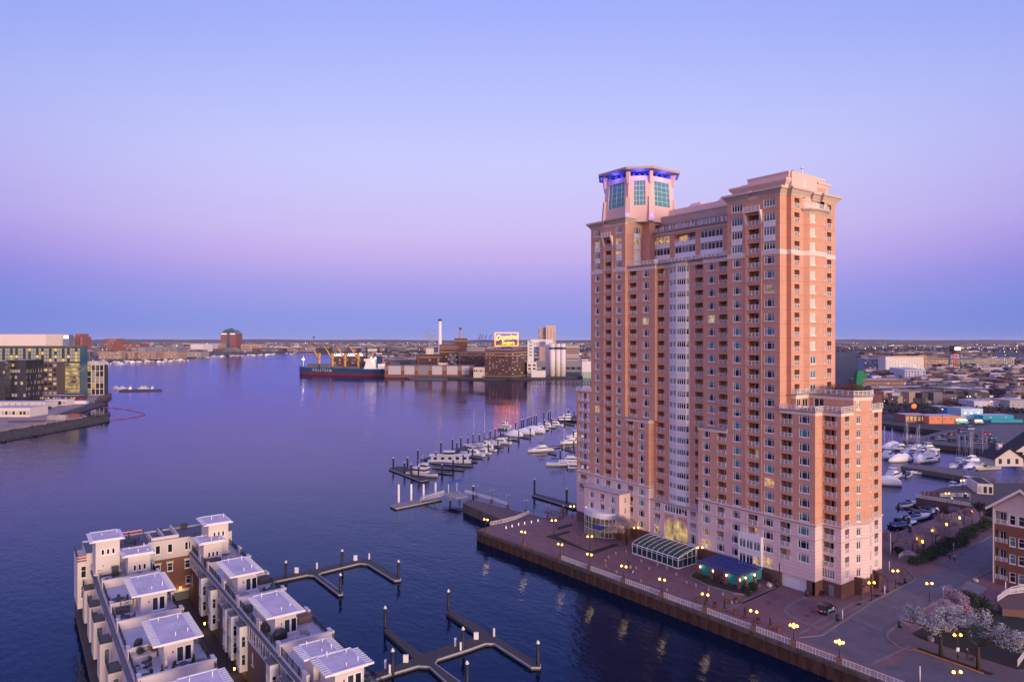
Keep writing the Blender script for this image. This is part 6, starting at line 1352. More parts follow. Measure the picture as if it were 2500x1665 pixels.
patio_set('round dark patio set on the second left-row deck', dk(13.6, 124.5), 0.4, 0.9, 6); patio_set('dark patio set beside the circular ornament on the left row', dk(13.6, 116.0), 0.2, 0.7, 4)
patio_set('small cafe set with black chairs on the planted left-row deck', dk(13.7, 98.0), 0.9, 0.5, 3); patio_set('black table and chairs beside the conical shrubs on the left row', dk(17.6, 94.8), 0.3, 0.6, 3); patio_set('dark cafe set in the near corner of the planted left-row deck', dk(13.2, 94.2), 0.8, 0.5, 3)
patio_set('dark dining set on the right-row deck facing the dock', dk(34.8, 114.8), 0.1, 0.8, 5); patio_set('wire chairs and table beside the yellow plant on the right row', dk(32.6, 93.6), 0.5, 0.45, 2, pale)
patio_set('pale lounge chairs on the far-left townhouse deck', dk(13.6, 135.5), 0.4, 0.5, 4, pale); patio_set('pale chairs in front of the far-left roof room', dk(18.3, 135.0), 0.1, 0.6, 4, pale); patio_set('weathered table with chairs behind the near right-row roof room', dk(35.2, 103.5), 0, 0.5, 4, pale); patio_set('dark chairs on the end-building roof terrace', (18.8, 151, 14.31), 0.3, 0.7, 4); patio_set('dark chairs at the right bottom edge deck', dk(35.0, 78.0), 0.3, 0.5, 3)
def grill(label, loc, rz, s=1.0):
 t = thing('covered_grill', label, 'grill', loc, rz); m = MB()
 m.loft([[(sx * w * s, sy * dd_ * s, z * s) for sx, sy in ((-1, -1), (-0.5, -1.1), (0.5, -1.1), (1, -1), (1.05, 0), (1, 1), (0.5, 1.1), (-0.5, 1.1), (-1, 1), (-1.05, 0))] for z, w, dd_ in ((0, 0.75, 0.36), (0.8, 0.78, 0.38), (0.98, 0.62, 0.36), (1.15, 0.52, 0.30), (1.25, 0.3, 0.15))], 0); m.obj('cover', [M_black], t)
grill('black covered grill in the middle of an empty left-row deck', dk(13.8, 104.8), 1.2); grill('black covered grill beside the glass door on the right row', dk(30.2, 96.2), 0.2, 1.15); grill('covered grill on the nearest right-row deck', dk(29.6, 75.3), 0.2)
def boxthing(name, label, x0, x1, y0, y1, h, m, cat, z=ZD + 0.01):
 a = MB(); a.box(-(x1 - x0) / 2, (x1 - x0) / 2, -(y1 - y0) / 2, (y1 - y0) / 2, 0, h * 0.85); a.box(-(x1 - x0) / 2 - 0.06, (x1 - x0) / 2 + 0.06, -(y1 - y0) / 2 - 0.06, (y1 - y0) / 2 + 0.06, h * 0.85, h); tag(a.obj(name, [m], None, ((x0 + x1) / 2, (y0 + y1) / 2, z)), label, cat)
boxthing('hot_tub', 'grey covered hot tub on the right-row dining deck', 28.9, 31.0, 113.2, 115.4, 0.8, mat('tub_cover', (0.22, 0.21, 0.24), 0.7), 'hot tub'); boxthing('deck_chest', 'long pale deck chest in front of the covered grill', 29.4, 31.4, 92.4, 94.4, 0.6, mat('chest_teak', (0.28, 0.27, 0.30), 0.8), 'chest')
boxthing('awning', 'brown awning roof on the far-right townhouse deck', 28.6, 31.2, 133.8, 135.6, 1.3, mat('awning_brown', (0.06, 0.03, 0.035), 0.8), 'awning'); boxthing('outdoor_sofa', 'long pale outdoor sofa on the far-right deck', 32.4, 35.2, 134.6, 135.8, 0.7, pale, 'sofa'); boxthing('planter_wall', 'low planter with hedge on the left-row deck', 12.6, 15.4, 100.6, 102.0, 0.55, CREAM, 'planter'); boxthing('outdoor_sofa', 'dark outdoor sofa beside the circular ornament', 12.8, 14.6, 119.4, 120.4, 0.7, CHM, 'sofa')
boxthing('black_cabinet', 'black cabinet behind the rail of the far-left townhouse deck', 14.2, 15.2, 138.6, 139.4, 1.7, M_black, 'cabinet'); boxthing('grill_counter', 'dark grill counter behind the dining deck wall', 34.0, 35.9, 119.6, 120.8, 1.0, CHM, 'grill'); boxthing('grill_counter', 'brick grill counter on the right-row deck with yellow plants', 33.9, 36.0, 99.4, 100.4, 1.0, mat('counter_brick', (0.16, 0.10, 0.09), 0.9, var=0.2, vs=4), 'grill'); boxthing('wicker_chair', 'dark wicker armchair in the corner of the right-row deck', 28.9, 29.9, 108.4, 109.4, 0.9, CHM, 'armchair'); boxthing('wicker_chair', 'dark wicker sofa on the alley side of the right row', 28.9, 29.9, 99.5, 101.4, 0.8, CHM, 'sofa')
for i, (x, y, r, lm, lab, z) in enumerate(((13.7, 101.4, 0.7, LB_g, 'low green hedge in the left-row planter', .5), (15.2, 101.6, 0.8, [LB_r[0], LB_y[1]], 'russet leafed shrub at the end of the left-row planter', .4), (35.3, 92.6, 0.55, LB_y, 'yellow flowering shrub at the water corner of the right row', 0), (31.9, 92.2, 0.5, LB_y, 'rounded yellow shrub beside the wire chairs', 0), (33.4, 92.5, 0.45, LB_r, 'bare dry plants in the right-row planter', 0), (29.0, 155.4, 1.0, LB_o, 'green shrub on the end-building terrace by the right stair room', 2.3), (24.6, 155.8, 0.8, LB_r, 'red leafed shrub on the end-building terrace', 2.3), (19.4, 93.9, 0.5, LB_o, 'potted olive shrub by the left-row alley rail', 0), (20.4, 94.6, 0.4, LB_o, 'small potted shrub at the alley corner of the left row', 0))):
 shrub('deck_shrub', lab, (x, y, ZD + z), (r, r, r * 0.8), lm, 420, 0.07, 300 + i, group='plants on the roof decks')
for i, (x, y, lab) in enumerate(((14.9, 93.4, 'conical evergreen left of the closed parasol'), (16.2, 93.5, 'conical evergreen right of the closed parasol'), (18.7, 94.4, 'conical evergreen by the black chairs'))):
 rr = random.Random(320 + i); mb = MB()
 for k in range(9): leaf_cloud(mb, rr, (0, 0, 0.2 + k * 0.18), (0.42 - k * 0.042,) * 2 + (0.2,), 70, 0.07, lambda: rr.randint(0, 1))
 tag(mb.obj('conical_evergreen', LB_o, None, dk(x, y)), lab, 'conifer', 'conical evergreens on the left row')
t = thing('closed_parasol', 'closed cream parasol on the planted left-row deck', 'parasol', dk(15.5, 94.3)); m = MB(); m.cone(0, 0, 0, 2.6, 0.03, 0.03, 6); m.cone(0, 0, 0, 0.1, 0.3, 0.28, 10); m.obj('pole', [M_frame], t); m = MB(); m.cone(0, 0, 0.9, 1.9, 0.20, 0.17, 9); m.cone(0, 0, 1.9, 2.5, 0.17, 0.04, 9); m.obj('folded_canopy', [mat('parasol_cream', (0.55, 0.45, 0.38), 0.9)], t)
t = thing('terracotta_pot', 'terracotta pot beside the left-row glass door', 'pot', dk(16.0, 100.9)); m = MB(); m.cone(0, 0, 0, 0.5, 0.22, 0.34, 10); m.obj('pot', [TERR], t)
m = MB(); 
for k in range(24): a, b_ = 2 * PI * k / 24, 2 * PI * (k + 1) / 24; m.tube((0.9 * math.cos(a), 0, 1.0 + 0.9 * math.sin(a)), (0.9 * math.cos(b_), 0, 1.0 + 0.9 * math.sin(b_)), 0.05, 5)
m.tube((-0.9, 0, 1.0), (0.9, 0, 1.0), 0.03, 4); m.tube((-0.6, 0, 0.4), (0.6, 0, 1.6), 0.03, 4); m.tube((0.6, 0, 0.4), (-0.6, 0, 1.6), 0.03, 4)
tag(m.obj('ring_ornament', [CHM], None, dk(14.4, 120.9)), 'large dark ring ornament against the left-row screen wall', 'ornament')
M_fire = mat('string_light_orange', (1, 0.3, 0.05), 0.5, emit=(1.0, 0.22, 0.02), es=3.0)
for lab, pts in (('orange string lights wound on the railing above the dock', [(35.95, 131.0 - k * 0.16, ZD + 0.55 + 0.35 * math.sin(k * 1.7)) for k in range(52)]), ('orange string lights on the far terrace railing', [(16.6 + k * 0.16, 156.5, 15.2 + 0.05 * math.sin(k)) for k in range(30)]), ('orange string lights on the far-left corner balcony', [(9.65 + (k % 10) * 0.16, 147.4, 13.6 + 0.5 * (k // 10)) for k in range(20)])):
 m = MB()
 for p in pts: m.ball(p, 0.06, 0.06, 0.06, 5, 0, 4)
 tag(m.obj('string_lights', [M_fire]), lab, 'string lights')
# ================================================================== floating docks in front
PALEE = mat('dock_edge', (0.34, 0.33, 0.34), 0.8, var=0.2, vs=2)
def c3(L, z=0.55): return pix([(640 + x / 3.364, 1320 + y / 3.364) for x, y in L], z)
pile_me = {}
def pile_proto(kind):
 if kind in pile_me: return pile_me[kind]
 h, r, cap = kind; m = MB(); m.cone(0, 0, -3, h, r, r, 10, 0); m.cone(0, 0, h, h + 0.12, r * 1.08, r * 1.08, 10, 1); m.cone(0, 0, h + 0.12, h + 0.55, r * 1.08, 0.02, 10, 1)
 pile_me[kind] = m.mesh('piling', [mat('black_pile', (0.012, 0.012, 0.02), 0.6) if cap else M_white, M_white]); return pile_me[kind]
def piling(label, p, h=4.2, r=0.28, cap=True, group='mooring pilings'):
 return tag(link('piling', pile_proto((h, r, cap)), None, (p[0], p[1], 0)), label, 'piling', group)
def dock(name, label, pts, edge=None, z=0.55, m=None, group=None):
 t = thing(name, label, 'dock', (pts[0][0], pts[0][1], 0), 0, group); L = Vector((pts[0][0], pts[0][1], 0))
 b = MB(); b.prism(pts, -0.35, z); b.obj('deck', [m or M_darkwood], t, -L)
 if edge:
  e = MB(); P = [Vector(p) for p in edge]
  for a, c in zip(P, P[1:]):
   if (c - a).length < 0.05: continue
   d_ = (c - a).normalized(); n_ = Vector((-d_.y, d_.x)) * 0.09; e.prism([a - n_, c - n_, c + n_, a + n_], z - 0.25, z + 0.03)
  e.obj('rub_rail', [PALEE], t, -L)
 return t
d1 = [(60, 305), (450, 228), (650, 185), (845, 145), (885, 150), (1140, 300), (1138, 318), (1085, 322), (865, 188), (800, 182), (650, 218), (490, 258), (462, 275), (662, 425), (660, 437), (628, 438), (425, 283), (370, 277), (150, 322), (60, 342)]
dock('floating_dock', 'dark floating dock with two fingers beside the right townhouse row', c3(d1), c3(d1[5:20]), group='floating docks off the townhouses')
d2 = [(900, 1095), (1085, 1030), (1240, 960), (1005, 745), (1000, 725), (1040, 720), (1300, 915), (1340, 920), (1480, 875), (1780, 775), (1510, 590), (1510, 572), (1565, 568), (1900, 770), (2285, 1010), (2285, 1035), (2210, 1035), (1905, 840), (1835, 838), (1690, 890), (1440, 970), (1420, 1005), (1700, 1210), (1570, 1210), (1370, 1028), (1280, 1022), (1100, 1075), (980, 1115), (900, 1140)]
dock('floating_dock', 'large dark floating dock with four fingers at the bottom centre', c3(d2), c3(d2[14:29]), group='floating docks off the townhouses')
for (x, y), lab in zip(((195, 318), (657, 218), (643, 430), (1120, 312), (1010, 722), (1072, 1100), (1530, 575), (1650, 908), (1682, 1210), (2265, 1030)), ('nearest the dining deck', 'at the middle of the upper dock', 'at the end of the short upper finger', 'at the end of the long upper finger', 'at the tip of the left finger of the lower dock', 'at the root of the lower dock', 'at the far tip of the lower dock', 'at the middle of the lower dock', 'on the nearest finger at the bottom edge', 'at the right-hand end of the lower dock')):
 piling('black white-capped piling ' + lab, c3([(x, y)], 0.2)[0], 4.0, 0.30)
def pedestal(label, p, slim):
 a = MB(); w = 0.16 if slim else 0.42; h = 1.3 if slim else 1.15; a.box(-w, w, -0.16, 0.16, 0, h); a.box(-w - 0.03, w + 0.03, -0.19, 0.19, h, h + 0.08)
 tag(a.obj('power_pedestal', [M_white], None, (p[0], p[1], 0.55), -TH), label, 'power pedestal', 'white service pedestals on the docks')
for (x, y, s), lab in zip(((284, 262, 0), (451, 228, 1), (767, 160, 0), (880, 150, 1), (1180, 995, 0), (1758, 806, 0), (1013, 1045, 1), (1050, 1085, 1), (1587, 862, 1), (1632, 896, 1), (1905, 782, 1)), ('broad white pedestal nearest the dining deck', 'slim white pedestal at the fork of the upper dock', 'broad white pedestal on the outer arm of the upper dock', 'slim white pedestal at the outer corner of the upper dock', 'broad white pedestal left on the lower dock', 'broad white pedestal at the far finger of the lower dock', 'slim white pedestal leftmost on the lower dock', 'slim white pedestal behind the leftmost lower piling', 'slim white pedestal left of the middle lower piling', 'slim white pedestal right behind the middle lower piling', 'slim white pedestal at the fork of the far finger')):
 pedestal(lab, c3([(x, y)])[0], s)
# ================================================================== boats and marina docks
HULLW = mat('gelcoat_white', (0.70, 0.69, 0.70), 0.3, var=0.03); HULLN = mat('gelcoat_navy', (0.015, 0.02, 0.05), 0.25); BLUEC = mat('blue_canvas_cover', (0.015, 0.04, 0.16), 0.8); WRAP = mat('shrink_wrap_white', (0.72, 0.72, 0.76), 0.5, var=0.06, vs=1.2)
TEAK = mat('teak_deck', (0.22, 0.15, 0.10), 0.8); BWIN = mat('boat_window', (0.012, 0.015, 0.02), 0.1)
ANTIF = mat('antifoul_dark', (0.05, 0.012, 0.012), 0.7); ALU = mat('spar_aluminium', (0.55, 0.53, 0.55), 0.4, 0.3)
def hull(mb, L, B, fb, draft=0.35, full=0.9, mi=0, mdeck=1, sheer=0.35, tran=0.88):
 secs = [(-0.5, tran, 0.0), (-0.3, 0.97, 0.0), (-0.05, 1.0, 0.05), (0.2, 0.9, 0.25), (0.36, 0.62, 0.55), (0.46, 0.28, 0.85), (0.5, 0.03, 1.0)]
 loops = []
 for u, w, r in secs:
  hb = B / 2 * w; zt = fb * (1 + sheer * max(0, u + 0.2) ** 1.5); x = u * L
  bx = x - (0.06 * L * r)
  loops.append([(bx, -hb * 0.55 * (1 - r * 0.6), -draft * (1 - r)), (bx, hb * 0.55 * (1 - r * 0.6), -draft * (1 - r)), (x, hb * 0.95, zt * 0.45), (x, hb, zt), (x, -hb, zt), (x, -hb * 0.95, zt * 0.45)])
 mb.loft(loops, mi, True, False)
 return secs
def boxloft(mb, x0, x1, w0, w1, z0, z1, fx0=0.0, fx1=0.0, mi=0, tw=0.85):
 """tapered cabin: fx = rake at the rear and front"""
 mb.loft([[(x0, -w0, z0), (x1, -w1, z0), (x1, w1, z0), (x0, w0, z0)], [(x0 + fx0, -w0 * tw, z1), (x1 - fx1, -w1 * tw, z1), (x1 - fx1, w1 * tw, z1), (x0 + fx0, w0 * tw, z1)]], mi, True, False)
def boat(kind, L=11.0, hm=None, cm=None):
 """returns a thing (unlabelled) with its parts"""
 t = thing('boat', 'x', 'boat'); B = L * 0.30; fb = L * 0.085; hm = hm or HULLW
 m = MB(); 
 if kind == 'sail': B = L * 0.27; fb = L * 0.085
 if kind == 'house':
  m.box(-L / 2, L / 2, -B / 2, B / 2, -0.3, 0.75); m.obj('hull', [hm], t)
  m = MB(); m.box(-L * .42, L * .44, -B * .42, B * .42, 0.75, 3.0); m.obj('cabin', [HULLW], t)
  for k in range(5):
   for s in (-1, 1): x = -L * .36 + k * L * .17; w = MB(); w.box(x, x + L * .075, s * B * .425, s * B * .418, 1.5, 2.5); w.obj('window', [BWIN], t)
  m = MB(); m.box(-L * .47, L * .48, -B * .5, B * .5, 3.0, 3.15); m.obj('upper_deck', [HULLW], t)
  m = MB(); boxloft(m, -L * .12, L * .12, B * .3, B * .3, 3.15, 4.7, 0.3, 0.5); m.obj('wheelhouse', [HULLW], t); m = MB(); boxloft(m, -L * .125, L * .115, B * .305, B * .305, 3.6, 4.4, 0.1, 0.2, 0, 0.97); m.obj('wheelhouse_window', [BWIN], t)
  m = MB(); m.box(-L * .15, L * .13, -B * .33, B * .33, 4.7, 4.85); m.obj('wheelhouse_roof', [HULLW], t)
  r = MB()
  for s in (-1, 1):
   r.tube((-L * .46, s * B * .48, 4.0), (L * .46, s * B * .48, 4.0), 0.03, 4)
   for k in range(12): x = -L * .46 + k * L * .92 / 11; r.tube((x, s * B * .48, 3.15), (x, s * B * .48, 4.0), 0.025, 4)
  r.obj('guard_rail', [ALU], t); return t
 hull(m, L, B, fb); m.obj('hull', [hm], t)
 m = MB(); m.loft([[(u * L * 0.985, -B / 2 * w * 0.95, fb * (1 + .35 * max(0, u + .2) ** 1.5) + 0.012), (u * L * 0.985, B / 2 * w * 0.95, fb * (1 + .35 * max(0, u + .2) ** 1.5) + 0.012)] for u, w in ((-.5, .88), (-.3, .97), (-.05, 1), (.2, .9), (.36, .62), (.46, .28), (.49, .05))], 0, False, False, False); m.obj('deck', [HULLW if kind != 'trawler' else TEAK], t)
 if kind == 'yacht':
  m = MB(); boxloft(m, -L * .26, L * .22, B * .40, B * .34, fb, fb + 1.25, 0.1, L * .07); m.obj('cabin', [HULLW], t)
  m = MB(); boxloft(m, -L * .24, L * .185, B * .395, B * .345, fb + .5, fb + 1.05, 0.0, L * .03, 0, 0.93); m.obj('cabin_window', [BWIN], t)
  m = MB(); boxloft(m, L * .18, L * .36, B * .28, B * .12, fb, fb + .55, 0.0, L * .05); m.obj('foredeck_trunk', [HULLW], t)
  m = MB(); boxloft(m, -L * .20, L * .08, B * .34, B * .30, fb + 1.25, fb + 1.95, 0.0, L * .04); m.obj('flybridge', [HULLW], t)
  m = MB(); m.box(-L * .16, L * .03, -B * .30, B * .30, fb + 2.9, fb + 3.0); m.obj('bimini_top', [cm or HULLW], t)
  r = MB()
  for x in (-L * .15, L * .02):
   for s in (-1, 1): r.tube((x, s * B * .28, fb + 1.9), (x, s * B * .28, fb + 2.9), 0.03, 4)
  for s in (-1, 1):
   r.tube((L * .10, s * B * .44, fb * 1.1 + .75), (L * .47, s * B * .10, fb * 1.3 + .75), 0.025, 4)
   for k in range(5): f = k / 4; x = L * (.10 + .37 * f); y = s * B * (.44 - .34 * f * f); r.tube((x, y, fb * 1.1), (x, y, fb * 1.25 + .65), 0.02, 4)
  r.tube((-L * .08, 0, fb + 3.0), (-L * .10, 0, fb + 5.2), 0.025, 4); r.obj('rails_and_mast', [ALU], t)
 elif kind == 'trawler':
  m = MB(); boxloft(m, -L * .30, L * .16, B * .40, B * .38, fb, fb + 2.0, 0, 0.4, 0, 0.95); m.obj('deckhouse', [HULLW], t)
  m = MB(); boxloft(m, -L * .29, L * .15, B * .405, B * .385, fb + 1.0, fb + 1.6, 0, 0.15, 0, 0.98); m.obj('deckhouse_window', [BWIN], t)
  m = MB(); boxloft(m, -L * .02, L * .18, B * .32, B * .30, fb + 2.0, fb + 3.9, 0.1, 0.5); m.obj('wheelhouse', [HULLW], t); m = MB(); boxloft(m, -L * .01, L * .17, B * .325, B * .305, fb + 2.7, fb + 3.4, 0, 0.25, 0, 0.96); m.obj('wheelhouse_window', [BWIN], t)
  r = MB(); r.tube((0, 0, fb + 3.9), (0, 0, fb + 7.5), 0.07, 5); r.tube((0, 0, fb + 4.2), (-L * .32, 0, fb + 5.0), 0.05, 5); r.tube((0, -1.2, fb + 6), (0, 1.2, fb + 6), 0.04, 4); r.tube((0, 0, fb + 7.3), (L * .46, 0, fb * 1.35), 0.02, 3); r.tube((0, 0, fb + 7.3), (-L * .46, 0, fb), 0.02, 3); r.obj('mast_and_boom', [ALU], t)
  r = MB(); r.cone(-L * .12, 0, fb + 2, fb + 3.6, 0.45, 0.4, 8); r.obj('funnel', [HULLW], t)
 elif kind == 'sail':
  m = MB(); boxloft(m, -L * .12, L * .24, B * .33, B * .20, fb, fb + .55, 0.1, 0.4); m.obj('coachroof', [HULLW], t)
  m = MB(); boxloft(m, -L * .08, L * .18, B * .335, B * .24, fb + .2, fb + .4, 0.0, 0.1, 0, 0.97); m.obj('coachroof_window', [BWIN], t)
  m = MB(); m.cone(L * .08, 0, fb, fb + L * 1.18, 0.09, 0.055, 6); m.obj('mast', [ALU], t)
  m = MB(); m.tube((L * .08, 0, fb + 1.6), (-L * .34, 0, fb + 1.7), 0.06, 5); m.tube((L * .07, 0, fb + 1.78), (-L * .33, 0, fb + 1.84), 0.15, 6); m.obj('boom_and_sail_cover', [cm or BLUEC], t)
  r = MB(); h = fb + L * 1.16
  r.tube((L * .08, 0, h), (L * .49, 0, fb * 1.3), 0.03, 3); r.tube((L * .08, 0, h), (-L * .49, 0, fb), 0.018, 3)
  for s in (-1, 1): r.tube((L * .08, 0, h * .95), (L * .06, s * B * .46, fb), 0.016, 3); r.tube((L * .08, -0.6 * s, fb + L * .6), (L * .08, 0.6 * s, fb + L * .6), 0.025, 3)
  r.obj('rigging', [ALU], t)
  m = MB(); m.box(-L * .36, -L * .16, -B * .34, B * .34, fb + 1.9, fb + 1.97); m.obj('bimini_top', [cm or BLUEC], t)
 elif kind == 'wrap':
  m = MB(); m.loft([[(u * L, -B / 2 * w, fb + 0.02), (u * L, -B / 2 * w * .9, fb + h * .6), (u * L, 0, fb + h), (u * L, B / 2 * w * .9, fb + h * .6), (u * L, B / 2 * w, fb + 0.02)] for u, w, h in ((-.49, .86, 1.2), (-.3, .97, 2.5), (-.05, 1, 2.9), (.18, .92, 2.2), (.36, .62, 1.2), (.48, .2, .5))], 0, True, False); m.obj('winter_cover', [cm or WRAP], t)
 elif kind == 'run':
  m = MB(); boxloft(m, -L * .02, L * .30, B * .36, B * .20, fb, fb + .35, 0, 0.5); m.obj('foredeck', [HULLW], t)
  m = MB(); m.loft([[(L * .06, -B * .36, fb + .3), (L * .14, 0, fb + .35), (L * .06, B * .36, fb + .3)], [(-L * .02, -B * .34, fb + .85), (L * .06, 0, fb + .95), (-L * .02, B * .34, fb + .85)]], 0, False, False, False); m.obj('windscreen', [BWIN], t)
  m = MB(); boxloft(m, -L * .42, L * .0, B * .36, B * .36, fb, fb + .3, 0, 0); m.obj('cockpit_cover', [cm or BLUEC], t)
  m = MB(); m.box(-L * .56, -L * .50, -0.2, 0.2, 0.1, fb + 0.5); m.obj('outboard', [M_black], t)
 return t
PRO = {}
def put(kind, label, loc, rz, L=11.0, group=None, hm=None, cm=None, name=None):
 k = (kind, L, hm.name if hm else '', cm.name if cm else '')
 nm = name or {'yacht': 'motor_yacht', 'trawler': 'trawler', 'sail': 'sailing_boat', 'wrap': 'covered_boat', 'run': 'runabout', 'house': 'houseboat'}[kind]
 if k not in PRO:
  b = boat(kind, L, hm, cm); b.name = nm; PRO[k] = b; b.location = (loc[0], loc[1], 0); b.rotation_euler = (0, 0, rz); b['label'] = label
  if group: b['group'] = group
  return b
 b = dup(PRO[k], label, (loc[0], loc[1], 0), rz, group); b.name = nm; return b
def cm_(x, y, z=0.0): return at(920 + x / 4.4434, 960 + y / 4.4434, z)
GRP = 'boats at the marina pier'
RB = -TH - 0.25                                      # most lie stern to us, bow to the pier
put('trawler', 'white trawler moored at the end of the marina pier', cm_(500, 895), -1.1, 14.0, GRP)
put('house', 'long two-deck white houseboat beside the trawler', cm_(790, 745), -0.62, 19.0, GRP)
put('yacht', 'classic motor yacht with varnished stern right of the houseboat', cm_(1030, 672), 2.0, 13.0, GRP)
put('yacht', 'small white cruiser tucked between yacht and cabin boat', cm_(1145, 655), 2.0, 9.0, GRP); put('trawler', 'upright white cabin boat below the second tall mast', cm_(1195, 620), 2.05, 10.0, GRP)
put('sail', 'sailing boat with the leftmost tall white mast', cm_(1075, 590), 2.1, 14.5, GRP); put('sail', 'sailing boat with the second tall white mast from the left', cm_(1190, 560), 2.1, 14.0, GRP)
put('yacht', 'white motor yacht right of the second mast', cm_(1330, 545), 2.1, 13.0, GRP, cm=BLUEC); put('run', 'low teal-trimmed boat behind the white motor yacht', cm_(1440, 500), 2.1, 9.0, GRP); put('wrap', 'long white covered boat under the dark mast', cm_(1480, 470), 2.1, 11.0, GRP)
put('sail', 'dark-masted sailing boat beside the covered boat', cm_(1455, 455), 2.1, 13.0, GRP, cm=M_black); put('sail', 'sailing boat with the tallest mast, beside the large covered boat', cm_(1540, 430), 2.1, 15.5, GRP)
put('trawler', 'white wheelhouse boat standing beyond the pier in the red reflection', cm_(1395, 395), 2.1, 11.0, GRP); put('wrap', 'white covered boat just left of the largest covered one', cm_(1600, 445), 2.1, 12.0, GRP); put('wrap', 'largest white shrink-wrapped boat at the pier', cm_(1685, 425), 2.1, 15.0, GRP)
put('yacht', 'white cabin cruiser right of the largest covered boat', cm_(1755, 395), 2.1, 12.0, GRP); put('yacht', 'white cruiser second right of the largest covered boat', cm_(1835, 370), 2.1, 11.0, GRP); put('yacht', 'white cruiser nearest the dark tug', cm_(1925, 350), 2.1, 11.5, GRP); put('trawler', 'dark-hulled tug at the right end of the marina pier', cm_(2060, 310), -0.7, 17.0, GRP, hm=HULLN)
put('yacht', 'white motor yacht lying alone between the piers', cm_(1770, 632), 3.0, 13.5, GRP, cm=M_black); put('sail', 'white sailing boat with dark blue cover left of the tower', cm_(2005, 785), -0.75, 13.0, GRP, name='sailing_boat'); put('yacht', 'white motor yacht half hidden by the tower, farther', cm_(2095, 545), 3.0, 12.0, GRP); put('yacht', 'blue-covered motor boat half hidden by the tower', cm_(2125, 750), -0.8, 12.0, GRP, cm=BLUEC); put('run', 'small blue-covered boat at the foot of the tower', cm_(2190, 815), -0.8, 9.0, GRP); put('yacht', 'motor yacht at the tower edge above the red water', cm_(2150, 480), 2.9, 11.0, GRP)
def P8(L, z=0.55): return [tuple(cm_(x, y, z)[:2]) for x, y in L]
dock('marina_dock', 'T-shaped head of the marina pier with dark planks', P8([(130, 815), (225, 790), (330, 800), (570, 925), (560, 940), (475, 950)]), P8([(130, 818), (475, 952), (568, 938)]))
dock('marina_dock', 'main plank walkway of the marina pier behind the boats', P8([(470, 720), (560, 690), (1300, 470), (2170, 235), (2190, 250), (1310, 490), (600, 715)]))
for i, (x0, y0, x1, y1) in enumerate(((630, 850, 820, 870), (600, 800, 940, 825), (540, 745, 1040, 785), (980, 725, 1090, 740), (995, 680, 1140, 698), (1230, 560, 1345, 585), (1400, 480, 1550, 510), (1520, 460, 1650, 485), (1800, 370, 1860, 400), (1890, 360, 1930, 380), (1980, 310, 2140, 345), (1850, 590, 2130, 565), (1990, 590, 2150, 625), (1850, 640, 1945, 660))):
 dx = 6; dock('finger_dock', ORD[i] + ' narrow finger dock of the marina, counted from the pier head', P8([(x0, y0), (x0 + 12, y0 - 14), (x1 + 6, y1 - 12), (x1, y1 + 3)]), P8([(x0, y0), (x1, y1 + 3)]), group='finger docks of the marina')
pl = [(178, 815, 4.6), (332, 800, 4.2), (445, 720, 4.6), (300, 870, 4.6), (373, 890, 4.6), (452, 915, 4.6), (640, 745, 4.6), (708, 870, 3.8), (755, 735, 4.2), (828, 830, 4.4), (937, 765, 4.2), (992, 700, 4.2), (1040, 690, 4.0), (695, 630, 4.6), (820, 590, 4.6), (912, 570, 4.6), (868, 600, 3.4), (988, 560, 4.0), (1045, 530, 4.6), (1112, 520, 4), (1165, 495, 4), (1230, 480, 4), (1282, 455, 4), (1342, 440, 4), (1210, 635, 4), (1314, 580, 4), (1370, 430, 3.6), (1405, 425, 3.6), (1430, 545, 4.4), (1540, 490, 4.6), (1505, 380, 4), (1570, 350, 4), (1592, 345, 4), (1632, 330, 4), (1652, 322, 4), (1676, 310, 4), (1706, 300, 4), (1730, 295, 4), (1666, 445, 4), (1746, 410, 4), (1818, 365, 4.6), (1895, 345, 4.6), (1812, 255, 4), (1882, 245, 4), (1862, 260, 4), (1972, 335, 4.4), (2140, 250, 4.4), (2078, 230, 4), (2036, 320, 4), (2135, 500, 5), (2137, 620, 5), (1990, 710, 4.2)]
cnt = {}
for x, y, h in sorted(pl):
 w = 'left' if x < 900 else ('middle' if x < 1500 else 'right'); cnt[w] = cnt.get(w, -1) + 1
 piling('%s dark white-capped piling from the left in the %s third of the marina' % (ORD[cnt[w]], w), cm_(x, y + 8, 0), h, 0.34, True, 'mooring pilings of the marina')
# far slips by the tower foot, pale dock with gangway
dock('floating_dock', 'dark floating dock jutting from the tower foot toward the pier', P8([(1682, 1100), (1735, 1085), (2260, 1225), (2260, 1262), (2140, 1240)]), P8([(1682, 1103), (2140, 1243)]))
piling('black white-capped piling at the tip of the dock by the tower', cm_(1710, 1092), 5.0, 0.36); piling('black white-capped piling midway on the dock by the tower', cm_(2060, 1205), 5.0, 0.36); piling('black white-capped piling where the old pier meets the gangway deck', cm_(1047, 1150), 4.4, 0.36); piling('black piling on the far quay beside the reddish tree', cm_(2025, 1385), 4.5, 0.3)
dock('pale_dock', 'pale floating landing stage with four white piles', P8([(145, 1213), (205, 1190), (690, 1118), (705, 1142), (205, 1243)]), P8([(145, 1216), (205, 1246), (705, 1145)]), m=mat('pale_planks', (0.22, 0.20, 0.19), 0.8, var=0.2, vs=1.5))
for i, (x, y, lab) in enumerate(((237, 1197, 'leftmost white pile of the pale landing stage'), (373, 1175, 'second white pile of the pale landing stage'), (507, 1160, 'third white pile of the pale landing stage, by the gangway'), (637, 1120, 'rightmost white pile, behind the gangway'))): piling(lab, cm_(x, y), 6.0 - i * 0.5, 0.36, False, 'white piles of the landing stage')
gw = thing('gangway', 'white truss gangway down to the pale landing stage', 'gangway', cm_(475, 1165, 0.6)); a = cm_(475, 1165, 0.7); b_ = cm_(725, 1100, 2.8); g0 = Vector(a); dv = Vector(b_) - g0; nv = Vector((-dv.y, dv.x, 0)).normalized() * 0.8
m = MB()
